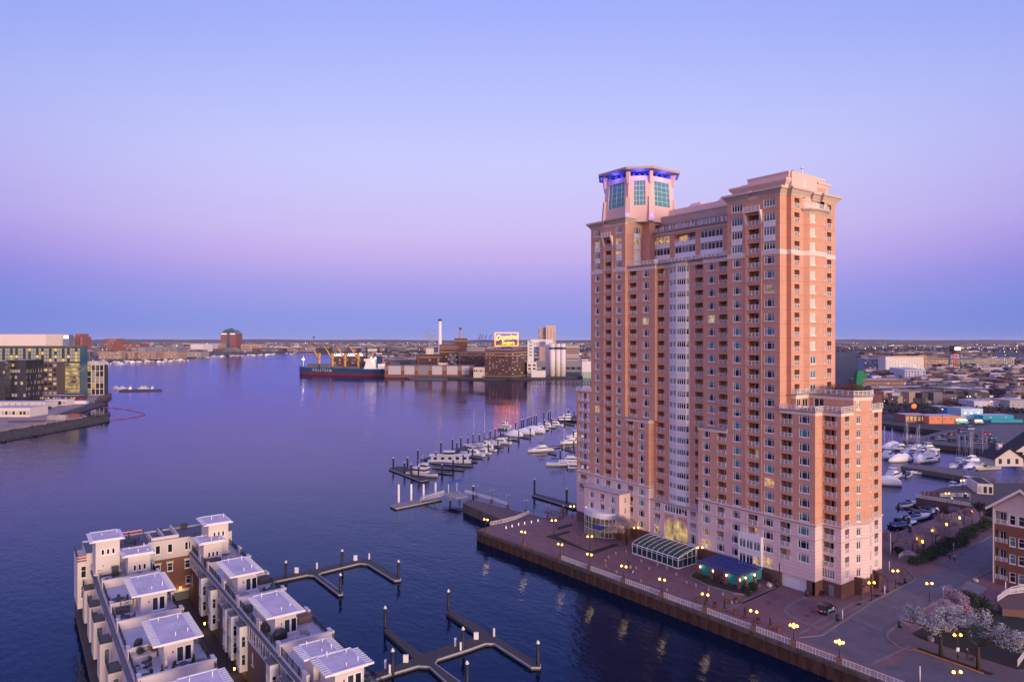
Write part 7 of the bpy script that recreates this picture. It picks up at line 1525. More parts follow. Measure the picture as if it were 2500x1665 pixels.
for s in (-1, 1):
 m.tube(nv * s, dv + nv * s, 0.06, 5); m.tube(nv * s + Vector((0, 0, 1.2)), dv + nv * s + Vector((0, 0, 1.2)), 0.06, 5)
 for k in range(11):
  p = dv * k / 10 + nv * s; m.tube(p, p + Vector((0, 0, 1.2)), 0.04, 4)
  if k < 10: m.tube(p, dv * (k + 1) / 10 + nv * s + Vector((0, 0, 1.2)), 0.035, 4)
m.obj('truss', [M_frame], gw); m = MB(); m.poly([nv + Vector((0, 0, .05)), dv + nv + Vector((0, 0, .05)), dv - nv + Vector((0, 0, .05)), -nv + Vector((0, 0, .05))]); m.obj('walkway', [M_concrete], gw)
pf = P8([(715, 1080), (830, 1062), (955, 1085), (985, 1115), (860, 1135), (740, 1105)], 2.8)
t = thing('landing_platform', 'grey landing platform on white posts under a blue canopy', 'platform', (*pf[0], 0)); Lp = Vector((*pf[0], 0))
m = MB(); m.prism(pf, 2.4, 2.8); m.obj('deck', [M_concrete], t, -Lp)
for i, (x, y) in enumerate(((795, 1160), (895, 1145))): p = cm_(x, y, 0); m = MB(); m.cone(0, 0, -2, 2.4, 0.35, 0.35, 8); m.obj('post', [M_white], t, Vector((p.x, p.y, 0)) - Lp)
ca, cb_ = cm_(777, 1085, 2.8), cm_(868, 1068, 2.8)
for p in (ca, cb_): m = MB(); m.cone(0, 0, 0, 3.4, 0.12, 0.12, 7); m.obj('canopy_post', [M_white], t, p - Lp)
dv = (cb_ - ca); ud = dv.normalized(); n_ = Vector((-ud.y, ud.x, 0)) * 1.3; m = MB()
q0, q1 = ca - ud * 0.6, cb_ + ud * 2.2
m.loft([[q0 + n_ * s + Vector((0, 0, 3.4 + (0.15 if abs(s) < .5 else 0))) for s in (-1, 0, 1)], [(q0 + q1) / 2 + n_ * s + Vector((0, 0, 3.5 + (0.2 if abs(s) < .5 else 0))) for s in (-1, 0, 1)], [q1 + n_ * s + Vector((0, 0, 3.9)) for s in (-1, 0, 1)]], 0, False, True, False); m.obj('canopy', [mat('bright_blue_canopy', (0.03, 0.09, 0.32), 0.7)], t, -Lp)
fence(P8([(955, 1080), (1010, 1090), (1250, 1160), (1420, 1215)], 2.8), PZ, 'white railing from the landing platform along the old pier', 'pier_railing', 3.0)
# unlit lamps on brick posts along the old pier
t0 = thing('pier_lamp', 'x', 'lamp post'); m = MB(); m.box(-0.35, 0.35, -0.35, 0.35, 0, 1.2); m.obj('pedestal', [BRKP], t0); m = MB(); m.cone(0, 0, 1.2, 4.0, 0.07, 0.05, 6); m.tube((-0.5, 0, 3.9), (0.5, 0, 3.9), 0.04, 4); m.obj('pole', [M_black], t0); m = MB(); m.ball((-0.5, 0, 4.05), .2, .2, .22, 7); m.ball((0.5, 0, 4.05), .2, .2, .22, 7); m.obj('globe', [mat('unlit_globe', (0.35, 0.33, 0.38), 0.4)], t0)
pls = ((1083, 1145), (1247, 1193), (1423, 1253), (1617, 1312), (1858, 1367))
for i, (x, y) in enumerate(pls):
 lab = ORD[i] + ' unlit twin lamp on a brick post along the old pier, from its tip'
 if i == 0: t0.location = cm_(x, y, PZ - .02); t0['label'] = lab; t0['group'] = 'unlit lamps on the old pier'
 else: dup(t0, lab, cm_(x, y, PZ - .02), 0, 'unlit lamps on the old pier')
for i, (x, y) in enumerate(((555, 235), (640, 212), (732, 190), (818, 172), (915, 155), (1008, 135))):
 a = MB(); a.cone(0, 0, 0, 0.55, 0.11, 0.11, 8); a.cone(0, 0, 0.55, 0.68, 0.13, 0.1, 8); tag(a.obj('lit_bollard', [mat('bollard_glow', (0.8, 0.8, 0.8), 0.5, emit=(1, 0.95, 0.95), es=0.8)], None, (*c1([(x, y)])[0], PZ)), ORD[i] + ' small white lit bollard across the quay tip, from the water side', 'bollard light', 'white bollard lights at the quay tip')
fence(c1([(330, 190), (500, 155), (690, 105), (880, 25)]), PZ, 'thin railing along the far edge of the quay tip', 'tip_railing', 3.0)
# ------------------------------------------------------------------ basin behind the tower, right
def c7(x, y, z=0.0): return at(2130 + x / 6.365, 1030 + y / 6.365, z)
GR2 = 'boats in the basin right of the tower'
for kind, x, y, rz, L, hm, cm, lab in (
 ('wrap', 290, 400, 2.9, 13, None, None, 'tall white shrink-wrapped boat beside the tower edge'), ('yacht', 400, 415, 2.9, 13, None, BLUEC, 'white cruiser with blue top right of the wrapped boat'),
 ('sail', 550, 450, 3.0, 12, None, None, 'sailing boat with the mast left of the parking lot corner'), ('yacht', 690, 420, 2.9, 12, None, BLUEC, 'white yacht with blue canvas near the parking lot wall'), ('yacht', 840, 430, 2.8, 13, None, None, 'white motor yacht nearest the parking lot wall'),
 ('sail', 745, 470, 3.0, 11, None, None, 'sailing boat in the middle of the basin cluster'), ('yacht', 760, 500, 0.1, 13, None, None, 'long white cruiser in the middle of the basin cluster'), ('run', 930, 470, 0.1, 10, None, None, 'low white boat at the right of the basin cluster'), ('yacht', 880, 540, 0.15, 13, None, M_black, 'white cruiser with a dark cover in the basin cluster'),
 ('run', 590, 560, 0.2, 11, None, BLUEC, 'white speedboat with blue cover in the basin cluster'), ('run', 400, 570, 0.2, 11, None, None, 'white cruiser bow below the blue awning'), ('sail', 205, 500, 3.0, 11, None, None, 'sailing boat with mast beside the tower edge'),
 ('yacht', 330, 850, 0.0, 13, None, None, 'white cruiser lying below the wide wooden jetty'), ('run', 680, 780, 2.4, 8, None, None, 'small white boat on the wide wooden jetty'), ('wrap', 210, 960, 2.2, 10, None, None, 'white covered boat at the foot of the tower edge'), ('run', 560, 820, 0.2, 8, None, M_black, 'small dark boat beside the jetty'),
 ('sail', 1335, 690, 0.1, 11, None, BLUEC, 'leftmost blue-covered sailing boat of the group by the houses'), ('sail', 1430, 680, 0.1, 11, None, BLUEC, 'second blue-covered sailing boat by the houses'), ('sail', 1510, 640, 0.1, 11.5, None, BLUEC, 'third blue-covered sailing boat by the houses'), ('sail', 1550, 620, 0.1, 12, None, BLUEC, 'fourth blue-covered sailing boat by the houses'), ('sail', 1705, 620, 0.1, 12, None, BLUEC, 'rightmost blue-covered sailing boat by the houses'),
 ('run', 1560, 740, 0.1, 11, HULLN, BLUEC, 'dark green-blue covered boat below the sailing boats'), ('run', 1380, 720, 0.1, 9, None, BLUEC, 'white boat with blue cover below the sailing boats'), ('yacht', 1520, 1000, -0.3, 13, None, WRAP, 'cabin boat under a grey and white canopy at the wharf'), ('yacht', 1270, 1070, -0.2, 9, None, None, 'white boat behind the wharf fence'),
 ('run', 560, 1280, -0.15, 10, None, None, 'white speedboat at the corner of the brick wharf'), ('run', 980, 1340, -0.2, 12.5, HULLN, BLUEC, 'dark-hulled speedboat with raised arch nearest the brick wharf'), ('run', 870, 1420, -0.2, 11, HULLN, M_black, 'black covered speedboat in the berths below the wharf')):
 p = c7(x, y + 20); put(kind, lab, p, rz, L, GR2, hm, cm)
xr = random.Random(6)
for i in range(22):
 x, y = (xr.uniform(170, 1000), xr.uniform(440, 640)) if i < 13 else (xr.uniform(1150, 1850), xr.uniform(610, 730))
 put(('yacht', 'run', 'sail', 'wrap')[i % 4], ORD[i] + ' small berthed boat in the crowded slips right of the tower', c7(x, y + 18), xr.choice((.1, 3.0, 2.8)), (13, 11, 11, 10)[i % 4], GR2)
for kind, x, y, rz, L, hm, cm, lab in (('run', 560, 415, -0.2, 11.5, HULLW, BLUEC, 'white and blue speedboat on the lift in the berths'), ('run', 360, 530, -0.2, 11, HULLN, BLUEC, 'low dark speedboat nearest the promenade trees'), ('run', 640, 330, -0.2, 10, HULLN, M_black, 'dark covered speedboat second from the wharf')):
 put(kind, lab, at(2150 + x / 6.271, 1200 + y / 6.271, 0), rz, L, GR2, hm, cm)
for i, (x, y) in enumerate(((430, 640), (860, 500), (1085, 330), (450, 780), (1295, 250))):
 piling(ORD[i] + ' thick black piling in the speedboat berths, from the tower side', at(2150 + x / 6.271, 1200 + y / 6.271, 0), 4.5, 0.45)
dock('finger_dock', 'long thin dock below the dark speedboats', [tuple(at(2150 + x / 6.271, 1200 + y / 6.271, .5)[:2]) for x, y in ((120, 470), (200, 460), (640, 640), (600, 650))]); dock('finger_dock', 'short thin dock between the speedboats', [tuple(at(2150 + x / 6.271, 1200 + y / 6.271, .5)[:2]) for x, y in ((200, 405), (260, 398), (860, 540), (830, 550))]); dock('finger_dock', 'thin dock beside the brick wharf', [tuple(at(2150 + x / 6.271, 1200 + y / 6.271, .5)[:2]) for x, y in ((360, 235), (420, 228), (1070, 420), (1040, 440))])
jt = MB(); jt.prism([tuple(c7(x, y, 1.8)[:2]) for x, y in ((440, 690), (480, 660), (1020, 690), (1640, 770), (1900, 870), (1560, 870), (900, 760))], -1, 1.8); tag(jt.obj('wide_jetty', [M_dkconc]), 'wide dark wooden jetty across the basin behind the tower', 'jetty')
jt = MB(); jt.prism([tuple(c7(x, y, 0.8)[:2]) for x, y in ((-200, 440), (1010, 500), (1030, 530), (-200, 500))], -1, 0.8); tag(jt.obj('basin_dock', [M_darkwood]), 'narrow dock among the moored yachts behind the tower', 'dock')
# ================================================================== far shores
FG = mat('far_ground', (0.05, 0.042, 0.045), 1.0, var=0.4, vs=0.02); WINL = litmat('far_window_lit', (1.0, 0.66, 0.30), 0.8, 0.3, 0.4); WIND = mat('far_window_dark', (0.03, 0.03, 0.045), 0.2); WINP = mat('far_window_pale', (0.36, 0.32, 0.34), 0.4)
def land(name, pts, z, m=FG):
 P = pix(pts, z); b = MB(); b.poly([(*p, z) for p in P]); n = len(P)
 for i in range(n): b.poly([(*P[i], z), (*P[(i + 1) % n], z), (*P[(i + 1) % n], -3), (*P[i], -3)])
 return struct(b.obj(name, [m]))
land('far_land', [(-900, 905), (-100, 893), (200, 886), (330, 879), (440, 875), (500, 869), (620, 863), (720, 859), (900, 857.5), (1300, 856), (1300, 835.5), (-900, 835.5)], 2.0)
land('far_land', [(872, 905), (940, 917), (1100, 922), (1180, 924.5), (1290, 923), (1440, 918), (1600, 930), (1800, 965), (2000, 1005), (2155, 1034), (2300, 1052), (2203, 1077), (2440, 1101), (2900, 1150), (3100, 885), (2404, 885), (2404, 868), (2900, 866), (2900, 862), (2120, 858), (1440, 856), (1100, 858), (872, 864)], 2.2)
land('far_land', [(1250, 853), (2900, 853), (3300, 834.8), (1250, 834.8)], 2.1)
hl = MB(); hr = random.Random(2); loops = []
for k in range(121):
 px = -500 + k * 30; d = onR(px, 12500); z = 58 + 6 * math.sin(px * 0.004) + 5 * math.sin(px * 0.021 + 1) + hr.uniform(-2.2, 2.2)
 if px > 2100: z -= 6
 loops.append([(d.x * 0.93, d.y * 0.93, 0), (d.x * .96, d.y * .96, z * .82), (d.x, d.y, z), (d.x * 1.1, d.y * 1.1, 0)])
hl.loft(loops, 0, False, True, False); struct(hl.obj('wooded_hills', [mat('far_woods_hazed', (0.035, 0.04, 0.055), 1.0, var=0.35, vs=0.01)]))  # woods coloured bluish, distance haze is put into the colour
mo = MB(); loops = []
for k in range(31):
 f = k / 30; d = onR(2150 + f * 330, 6500); h = 46 * math.sin(PI * f) ** 0.55 + 4; loops.append([(d.x * .95, d.y * .95, 0), (d.x, d.y, h), (d.x * 1.05, d.y * 1.05, 0)])
mo.loft(loops, 0, False, True, False); struct(mo.obj('landfill_hill', [mat('bare_earth_hill', (0.13, 0.085, 0.08), 1.0, var=0.2, vs=0.01)]))
def blk(name, label, px0, px1, pyb, pyt, m, px2=None, rot=0.0, depth=None, z0=2.2, win=None, side=None, cat='building', group=None, roof=None, litp=0.08, winm=None, par=None, D=None):
 """building with its front from column px0 to px1, base row pyb, roof row pyt; px2 = column where the visible right side ends"""
 if D is None: p = at(px0, pyb, z0)
 else: p = onR(px0, D); p.z = z0
 D0 = p.x * SN + p.y * CS
 H = CZ - (pyt - PY0) * D0 / F - z0
 e = Vector((CS * math.cos(rot) + SN * math.sin(rot), -SN * math.cos(rot) + CS * math.sin(rot), 0)); nrm = Vector((-e.y, e.x, 0))
 def hit(o, d, px):
  r = ray(px); den = d.x * r[1] - d.y * r[0]; return (o.y * r[0] - o.x * r[1]) / den
 W = hit(p, e, px1)
 if px2 is not None: dp = abs(hit(p + e * W, nrm, px2))
 else: dp = depth or W * 0.6
 t = thing(name, label, cat, p, math.atan2(e.y, e.x), group)
 b = MB(); b.box(0, W, 0, dp, -2, H, 0); b.poly([(0.4, 0.4, H + .02), (W - .4, 0.4, H + .02), (W - .4, dp - .4, H + .02), (0.4, dp - .4, H + .02)], 1); b.obj('wall', [m, roof or M_roofgrey], t)
 rr = random.Random(int(px0 * 7 + pyt)); wm = winm or [WIND, WINL, WINP]
 for fc, wn_ in ((0, win), (1, side)):
  if not wn_: continue
  nx, nz, fw, fh, zb, zt = wn_; wb = MB(); Lx = W if fc == 0 else dp
  for i in range(nx):
   for j in range(nz):
    cx = Lx * (i + .5) / nx; hw = Lx / nx * fw / 2; za = zb * H + (zt - zb) * H * (j + .5) / nz; hh = (zt - zb) * H / nz * fh / 2; x = rr.random(); mi = 1 if x < litp else (2 if x < litp + .25 and len(wm) > 2 else 0)
    if fc == 0: wb.poly([(cx - hw, -.06, za - hh), (cx + hw, -.06, za - hh), (cx + hw, -.06, za + hh), (cx - hw, -.06, za + hh)], mi)
    else: wb.poly([(W + .06, cx - hw, za - hh), (W + .06, cx + hw, za - hh), (W + .06, cx + hw, za + hh), (W + .06, cx - hw, za + hh)], mi)
  stuff(wb.obj('windows', wm, t))
 if par:
  q = MB(); q.box(-.3, W + .3, -.3, dp + .3, H - par, H + .3); q.obj('parapet', [CORN], t)
 return t, W, dp, H
# ------------------------------------------------------------------ sugar refinery
RBK = mat('refinery_brick', (0.105, 0.048, 0.036), 0.95, var=0.25, vs=0.12); RBK2 = mat('refinery_brick_light', (0.15, 0.07, 0.05), 0.95, var=0.2, vs=0.12); RWH = mat('refinery_white', (0.62, 0.58, 0.60), 0.8, var=0.06, vs=0.1); RPAN = mat('shed_panel', (0.40, 0.37, 0.43), 0.8, var=0.06, vs=0.3); RCR = mat('refinery_cream', (0.58, 0.50, 0.44), 0.85); RBN = mat('brick_band', (0.40, 0.26, 0.22), 0.9)
def bands(t, W, dp, H, zs):
 b = MB()
 for z in zs: b.box(-.25, W + .25, -.25, dp + .25, H * z - .5, H * z + .5)
 b.obj('stone_bands', [RBN], t)
t, W, dp, H = blk('refinery_building', 'big dark brick refinery block under the glowing sign', 1184, 1249, 922, 854, RBK, 1287, -0.42, win=(8, 11, .38, .55, .12, .88), side=(7, 11, .5, .6, .12, .88), litp=0.02); bands(t, W, dp, H, (.06, .80, .90)); BIG = (t, W, dp, H)
m = MB(); m.box(-3, W + 3, -4, dp + 3, 1.2, 2.6); m.obj('loading_deck', [M_dkconc], t)
for k in range(14): m = MB(); m.cone(-2 + k * (W + 4) / 13, -3.5, -4, 1.2, .5, .5, 6); m.obj('deck_pile', [M_black], t)
t, W, dp, H = blk('refinery_building', 'middle dark brick refinery block with rows of small windows', 1119, 1186, 912, 858, RBK, None, -0.42, 30, win=(12, 10, .45, .5, .08, .9), litp=0.02); bands(t, W, dp, H, (.83, .93))
t, W, dp, H = blk('refinery_building', 'tall brick refinery block right of the white chimney', 1073, 1113, 911, 841, RBK, None, -0.1, 30, win=(6, 7, .3, .6, .1, .7)); bands(t, W, dp, H, (.74, .86, .93))
t, W, dp, H = blk('refinery_building', 'brick penthouse block carrying the small brick chimney', 1109, 1139, 911, 826, RBK, None, 0, 20, D=1085); bands(t, W, dp, H, (.93,))
t, W, dp, H = blk('refinery_building', 'lower brick refinery block left of the white chimney', 1024, 1074, 912, 865, RBK, None, -0.1, 25, win=(7, 4, .55, .6, .1, .8)); bands(t, W, dp, H, (.85,))
blk('refinery_building', 'pale square box with four openings on the lower refinery roof', 1040, 1058, 912, 850, RCR, None, 0, 10, win=(2, 4, .4, .12, .62, .98), D=1062)
blk('refinery_building', 'dark narrow brick block at the left end of the refinery', 1016, 1024, 912, 866, RBK, None, 0, 15); blk('refinery_building', 'dark blue sheet-metal shed left of the refinery', 1002, 1018, 912, 878, mat('blue_steel_shed', (0.03, 0.035, 0.06), .8), None, 0, 15)
blk('refinery_building', 'grey gravel roofed block behind the refinery front', 1135, 1184, 905, 848, mat('refinery_grey', (0.30, .25, .26), .9), None, 0, 20, win=(8, 1, .4, .12, .85, .97), D=1090)
t, W, dp, H = blk('wharf_shed', 'long low wharf shed with pale panels between brick piers', 939, 1157, 919, 892.5, mat('wharf_brick', (0.16, 0.065, 0.05), .9, var=.2, vs=.3), None, -0.05, 30, roof=mat('shed_roof', (.22, .2, .22), .9))
for a, b_, mm in ((75, 360, RPAN), (440, 665, RPAN), (750, 980, mat('shed_panel_dark', (.2, .19, .22), .8)), (1065, 1290, RPAN), (1395, 1635, RPAN), (1730, 1895, RPAN)):
 f0, f1 = [(x / 9.225 + 940 - 939) / 218 * W for x in (a, b_)]; m = MB(); m.box(f0, f1, -.4, 0, H * .18, H * .97); m.obj('panel', [mm], t)
m = MB(); m.box(0, W, -.3, 0, H * .62, H * .70); m.box(0, W, -.3, 0, H * .82, H * .88); m.obj('stone_bands', [RBN], t)
blk('refinery_building', 'cream roof box standing on the long wharf shed', 1072, 1092, 916, 886, RCR, None, 0, 10, D=1000); blk('office_building', 'cream waterfront office with a window strip beside the brick block', 1156, 1182, 922, 897, RCR, None, -.2, 20, win=(5, 1, .75, .5, .5, .85))
def chimney(label, px, w, pyb, pyt, m, D, capm):
 p = onR(px, D); r0 = w / 2 * D / F; zt = CZ - (pyt - PY0) * D / F; t = thing('chimney', label, 'chimney', (p.x, p.y, 2)); a = MB(); a.cone(0, 0, 0, zt - 4, r0 * 1.12, r0 * .95, 14); a.obj('stack', [m], t); a = MB(); a.cone(0, 0, zt - 4.5, zt - 1.5, r0 * 1.05, r0 * 1.05, 14); a.obj('cap', [capm], t)
chimney('tall white chimney with a dark cap rising from the refinery', 1074, 8.5, 905, 780, mat('chimney_white', (.72, .66, .66), .8), 1066, M_black); chimney('short brick chimney on the refinery penthouse', 1124, 5.5, 830, 801, RBN, 1090, M_black)
# sign
t, W, dp, H = BIG; NE = mat('neon_letters', (1, .5, .05), .5, emit=(1.0, 0.17, 0.006), es=5.4); NEF = mat('neon_frame', (1, .5, .05), .5, emit=(1.0, 0.15, 0.006), es=4.6)
D_ = 965.0; pa = onR(1208, D_); pb = onR(1265.5, D_); sw = (pb - pa).length; zt, zb = CZ - (812 - 830) * D_ / F, CZ - (845 - 830) * D_ / F; sh = zt - zb
sg = thing('rooftop_sign', 'glowing yellow rooftop sign on the brick refinery', 'sign', (pa.x, pa.y, zb), math.atan2(pb.y - pa.y, pb.x - pa.x))
m = MB()
for x0, x1, z0_, z1 in ((0, sw, 0, .8), (0, sw, sh - .8, sh), (0, .8, 0, sh), (sw - .8, sw, 0, sh)): m.box(x0, x1, -.3, .1, z0_, z1)
m.obj('border', [NEF], sg)
m = MB()
for k in range(9): m.box(sw * k / 8 - .12, sw * k / 8 + .12, .3, .6, -3, sh)
for k in range(6): m.box(0, sw, .3, .5, sh * k / 5 - .1, sh * k / 5 + .1)
m.obj('scaffold', [mat('sign_scaffold', (.10, .08, .10), .8)], sg)
RX = Matrix.Rotation(PI / 2, 4, 'X')
text_obj('lettering', 'Domino', 10.4, NE, sg, Matrix.Translation((sw * .50, -.4, sh * .64)) @ RX @ Matrix.Rotation(0.07, 4, 'Z'), .35, .1, .14, .92); text_obj('lettering', 'Sugars', 7.2, NE, sg, Matrix.Translation((sw * .57, -.4, sh * .25)) @ RX, .05, .1, .12, .95)
# white conveyor house, silos
blk('conveyor_tower', 'white conveyor tower with glazed panels right of the brick block', 1288, 1303, 919, 832, RWH, None, 0, 12, win=(1, 5, .5, .5, .55, 1), winm=[mat('pale_blue_glass', (.2, .28, .36), .2)] * 2)
blk('conveyor_bridge', 'white conveyor bridge spanning between tower and silos', 1296, 1350, 919, 829, RWH, None, 0, 10, z0=45.5, D=1000, win=(9, 1, .4, .4, .1, .6), litp=0, winm=[WIND, WIND]); blk('conveyor_tower', 'narrow white elevator shaft at the silos', 1333, 1341, 920, 831, RWH, None, 0, 8, D=985)
for px, w, lab in ((1348, 14, 'leftmost tall white sugar silo'), (1362, 12, 'middle tall white sugar silo'), (1374, 14, 'rightmost tall white sugar silo')):
 D = 972; p = onR(px, D); r = w / 2 * D / F; zt_ = CZ - (839 - 830) * D / F; t = thing('silo', lab, 'silo', (p.x, p.y, 2)); a = MB(); a.cone(0, 0, 0, zt_ - 2, r, r, 18); a.obj('drum', [RWH], t); a = MB()
 for k in range(10): an = PI + PI * k / 9 - TH; a.cone(r * .98 * math.cos(an), r * .98 * math.sin(an), zt_ - 10, zt_ - 7, .7, .7, 5)
 a.obj('vent_ring', [WIND], t)
blk('white_annex', 'white stepped annex with window strips below the conveyor', 1287, 1310, 920, 884, RWH, None, 0, 12, win=(2, 3, .6, .5, .2, .9)); blk('white_annex', 'low white shed in front of the conveyor', 1297, 1332, 921, 905, RWH, None, 0, 10); blk('grey_warehouse', 'grey warehouse behind the silos', 1308, 1420, 905, 882, mat('warehouse_grey', (.2, .19, .22), .9), None, 0, 40, win=(8, 1, .8, .5, .1, .6), D=1100)
blk('white_box_building', 'plain white box building at the tower edge with a green base', 1421, 1450, 918, 882, RWH, None, 0, 15); blk('green_base_shed', 'low green shed below the white box building', 1423, 1450, 919, 908, mat('pale_green', (.30, .42, .32), .8), None, 0, 3, D=955)
blk('apartment_tower', 'stepped beige apartment tower behind the conveyor', 1316, 1333, 870, 800, mat('beige_tower', (.42, .32, .29), .9), None, 0, 25, win=(5, 14, .5, .45, .4, .98), D=1500, cat='apartment tower'); blk('apartment_tower', 'taller ribbed half of the beige apartment tower', 1333, 1357, 870, 795, mat('beige_tower2', (.50, .37, .34), .9), None, 0, 25, win=(3, 16, .3, .35, .35, .95), D=1490, cat='apartment tower'); blk('office_block', 'beige slab seen under the conveyor bridge', 1317, 1332, 880, 845, mat('beige_slab', (.42, .28, .24), .9), None, 0, 15, D=1300); blk('office_block', 'striped office block right of the silos', 1381, 1414, 890, 842, mat('stripe_office', (.34, .25, .23), .9), None, 0, 30, win=(1, 9, .95, .4, .2, .95), winm=[WINP, WIND], litp=.3, D=1250)
b = MB(); P = pix([(990, 920), (1060, 917.5), (1100, 922), (1075, 926), (1000, 924)], 1.5); b.prism(P, -1, 1.5); tag(b.obj('barge', [mat('barge_grey', (.10, .10, .12), .8)]), 'flat grey barge moored below the wharf shed', 'barge')
t = thing('pile_pier', 'long low pier on many piles right of the refinery', 'pier', at(1300, 934, 0)); L_ = at(1300, 934, 0); e = at(1470, 937, 0) - L_; a = MB(); nn = Vector((-e.y, e.x, 0)).normalized() * 3; a.prism([(0, 0), tuple(e[:2]), tuple((e + nn)[:2]), tuple(nn[:2])], 1.6, 2.4); a.obj('deck', [M_dkconc], t)
for k in range(26): q = e * k / 25; a = MB(); a.cone(q.x, q.y, -3, 1.6 if k % 3 else 4, .45, .45, 6); a.obj('pile', [M_black], t)
def steam_puff(label, px, py, D, s, seed):
 rr = random.Random(seed); b = MB(); c = onR(px, D); c.z = CZ - (py - PY0) * D / F
 for k in range(14): f = k / 13; b.ball((c.x + rr.gauss(0, .3 + f) * s, c.y + rr.gauss(0, .3 + f) * s, c.z + f * s * 5 + rr.gauss(0, .3) * s), s * rr.uniform(.7, 1.3), s * rr.uniform(.7, 1.3), s * rr.uniform(.6, 1.1), 9, 0, 6)
 o = b.obj('steam', [m_st]); tag(o, label, 'steam'); stuff(o)
m_st = bpy.data.materials.new('steam_vapour'); m_st.use_nodes = True; nt = m_st.node_tree; nt.nodes.remove(nt.nodes['Principled BSDF']); pv = nt.nodes.new('ShaderNodeVolumePrincipled'); pv.inputs['Density'].default_value = .09; pv.inputs['Color'].default_value = (.9, .88, .95, 1); nt.links.new(pv.outputs[0], nt.nodes['Material Output'].inputs['Volume'])
steam_puff('white steam puff left of the white chimney', 1051, 847, 1030, 4.2, 1); steam_puff('white steam puff above the wharf shed roof', 1108, 888, 985, 2.6, 2)
# ------------------------------------------------------------------ cargo ship
pb_, ps = at(732, 912.7, 0), at(937, 918, 0); SL = (pb_ - ps).length; yaw = math.atan2(pb_.y - ps.y, pb_.x - ps.x)
sp = thing('cargo_ship', 'blue and red cargo ship with four yellow deck cranes', 'ship', ((pb_.x + ps.x) / 2, (pb_.y + ps.y) / 2, 0), yaw); B_ = 13.0
SBL = mat('ship_blue', (0.006, 0.045, 0.13), .5, var=.1, vs=.1); SRD = mat('ship_red', (0.16, 0.012, 0.016), .6, var=.15, vs=.1); SYE = mat('crane_yellow', (.58, .31, .07), .6); SGY = mat('hatch_grey', (.13, .13, .14), .8); SWH = mat('ship_white_lit', (.75, .72, .70), .6, emit=(1, .8, .6), es=.25)  # the white paint glows warmly itself, standing in for lamplight on it
def sring(u, w, z): return (u * SL, w * B_, z)
for nm, z0_, z1, mm in (('hull_bottom', -2, 3.4, SRD), ('hull_side', 3.4, 10.5, SBL)):
 m = MB(); st_ = [(-.5, .72), (-.44, .95), (-.3, 1), (.3, 1), (.40, .82), (.46, .5), (.5, .06)]; m.loft([[sring(u + (0 if z < 5 else .008 * (u > .4)), -w, z + (2.2 * max(0, (u - .38)) / .12 if z > 5 else 0)) for z in (z0_, z1)] + [sring(u, w, z + (2.2 * max(0, (u - .38)) / .12 if z > 5 else 0)) for z in (z1, z0_)] for u, w in st_], 0, True, False); m.obj(nm, [mm], sp)
for k, u in enumerate((.30, .155, .01, -.15)):
 m = MB(); m.box((u - .06) * SL, (u + .05) * SL, -B_ * .72, B_ * .72, 10.4, 13.0 + (3.5 if k < 2 else 0)); m.obj('cargo_hatch', [SGY], sp)
for k, u in enumerate((.255, .095, -.055, -.21)):
 m = MB(); m.cone(u * SL, 0, 10.4, 24, 1.7, 1.5, 8); m.cone(u * SL, 0, 24, 29, 2.2, 1.8, 6); m.box(u * SL - 1.6, u * SL + 1.6, -1.6, 1.6, 29, 33); co_ = m.obj('deck_crane', [SYE], sp)
 m = MB(); tip = (u * SL + 22, -3, 49)
 for s in (-1, 1): m.tube((u * SL + 1, s * 1.1, 25), (tip[0], tip[1] + s * .4, tip[2]), .75, 5, 0, .4)
 for q in range(8): f = q / 8; m.tube((u * SL + 1 + 21 * f, -1.1 - 2 * f, 25 + 24 * f), (u * SL + 1 + 21 * f, 1.1 - 3.4 * f, 25 + 24 * f), .2, 4)
 m.tube((u * SL, 0, 33), tip, .12, 3); m.obj('crane_jib', [SYE], co_)
m = MB()
for x0, x1, w, z0_, z1 in ((-.435, -.33, .92, 10.4, 13.5), (-.42, -.335, .85, 13.5, 16.5), (-.415, -.34, .8, 16.5, 19.5), (-.41, -.34, .8, 19.5, 22.5), (-.40, -.335, 1.02, 22.5, 25.5)): m.box(x0 * SL, x1 * SL, -w * B_, w * B_, z0_, z1)
so = m.obj('superstructure', [SWH], sp); m = MB()
for j in range(4):
 for k in range(9): y = -B_ * .75 + k * B_ * 1.5 / 8; m.box(-.333 * SL, -.3325 * SL, y - .45, y + .45, 14 + j * 3, 15.2 + j * 3)
 for k in range(4): m.box((-.405 + k * .018) * SL, (-.397 + k * .018) * SL, -B_ * .86, -B_ * .80, 14 + j * 3, 15.2 + j * 3)
m.obj('windows', [WIND], so)
m = MB(); boxloft(m, -.47 * SL, -.432 * SL, 4, 4, 12, 30, 1, 1); m.obj('funnel', [SBL], sp); m = MB(); m.box(-.49 * SL, -.455 * SL, -5, 5, 10.4, 18); m.obj('stern_house', [SWH], sp); m = MB(); m.tube((-.46 * SL, -6, 26), (-.475 * SL, -9, 12), 1.3, 6); m.obj('free_fall_lifeboat', [mat('lifeboat_orange', (.6, .1, .02), .6)], sp)
m = MB(); m.cone(-.37 * SL, 0, 25.5, 40, .7, .4, 6); m.box(-.38 * SL, -.36 * SL, -3, 3, 32, 32.6); m.obj('main_mast', [SYE], sp); m = MB(); m.cone(.455 * SL, 0, 12.5, 29, .6, .4, 6); m.box(.45 * SL, .46 * SL, -2.5, 2.5, 22, 22.7); m.obj('fore_mast', [SWH], sp)
SLT = mat('deck_lamp', (1, .8, .5), .5, emit=(1, .72, .38), es=26)
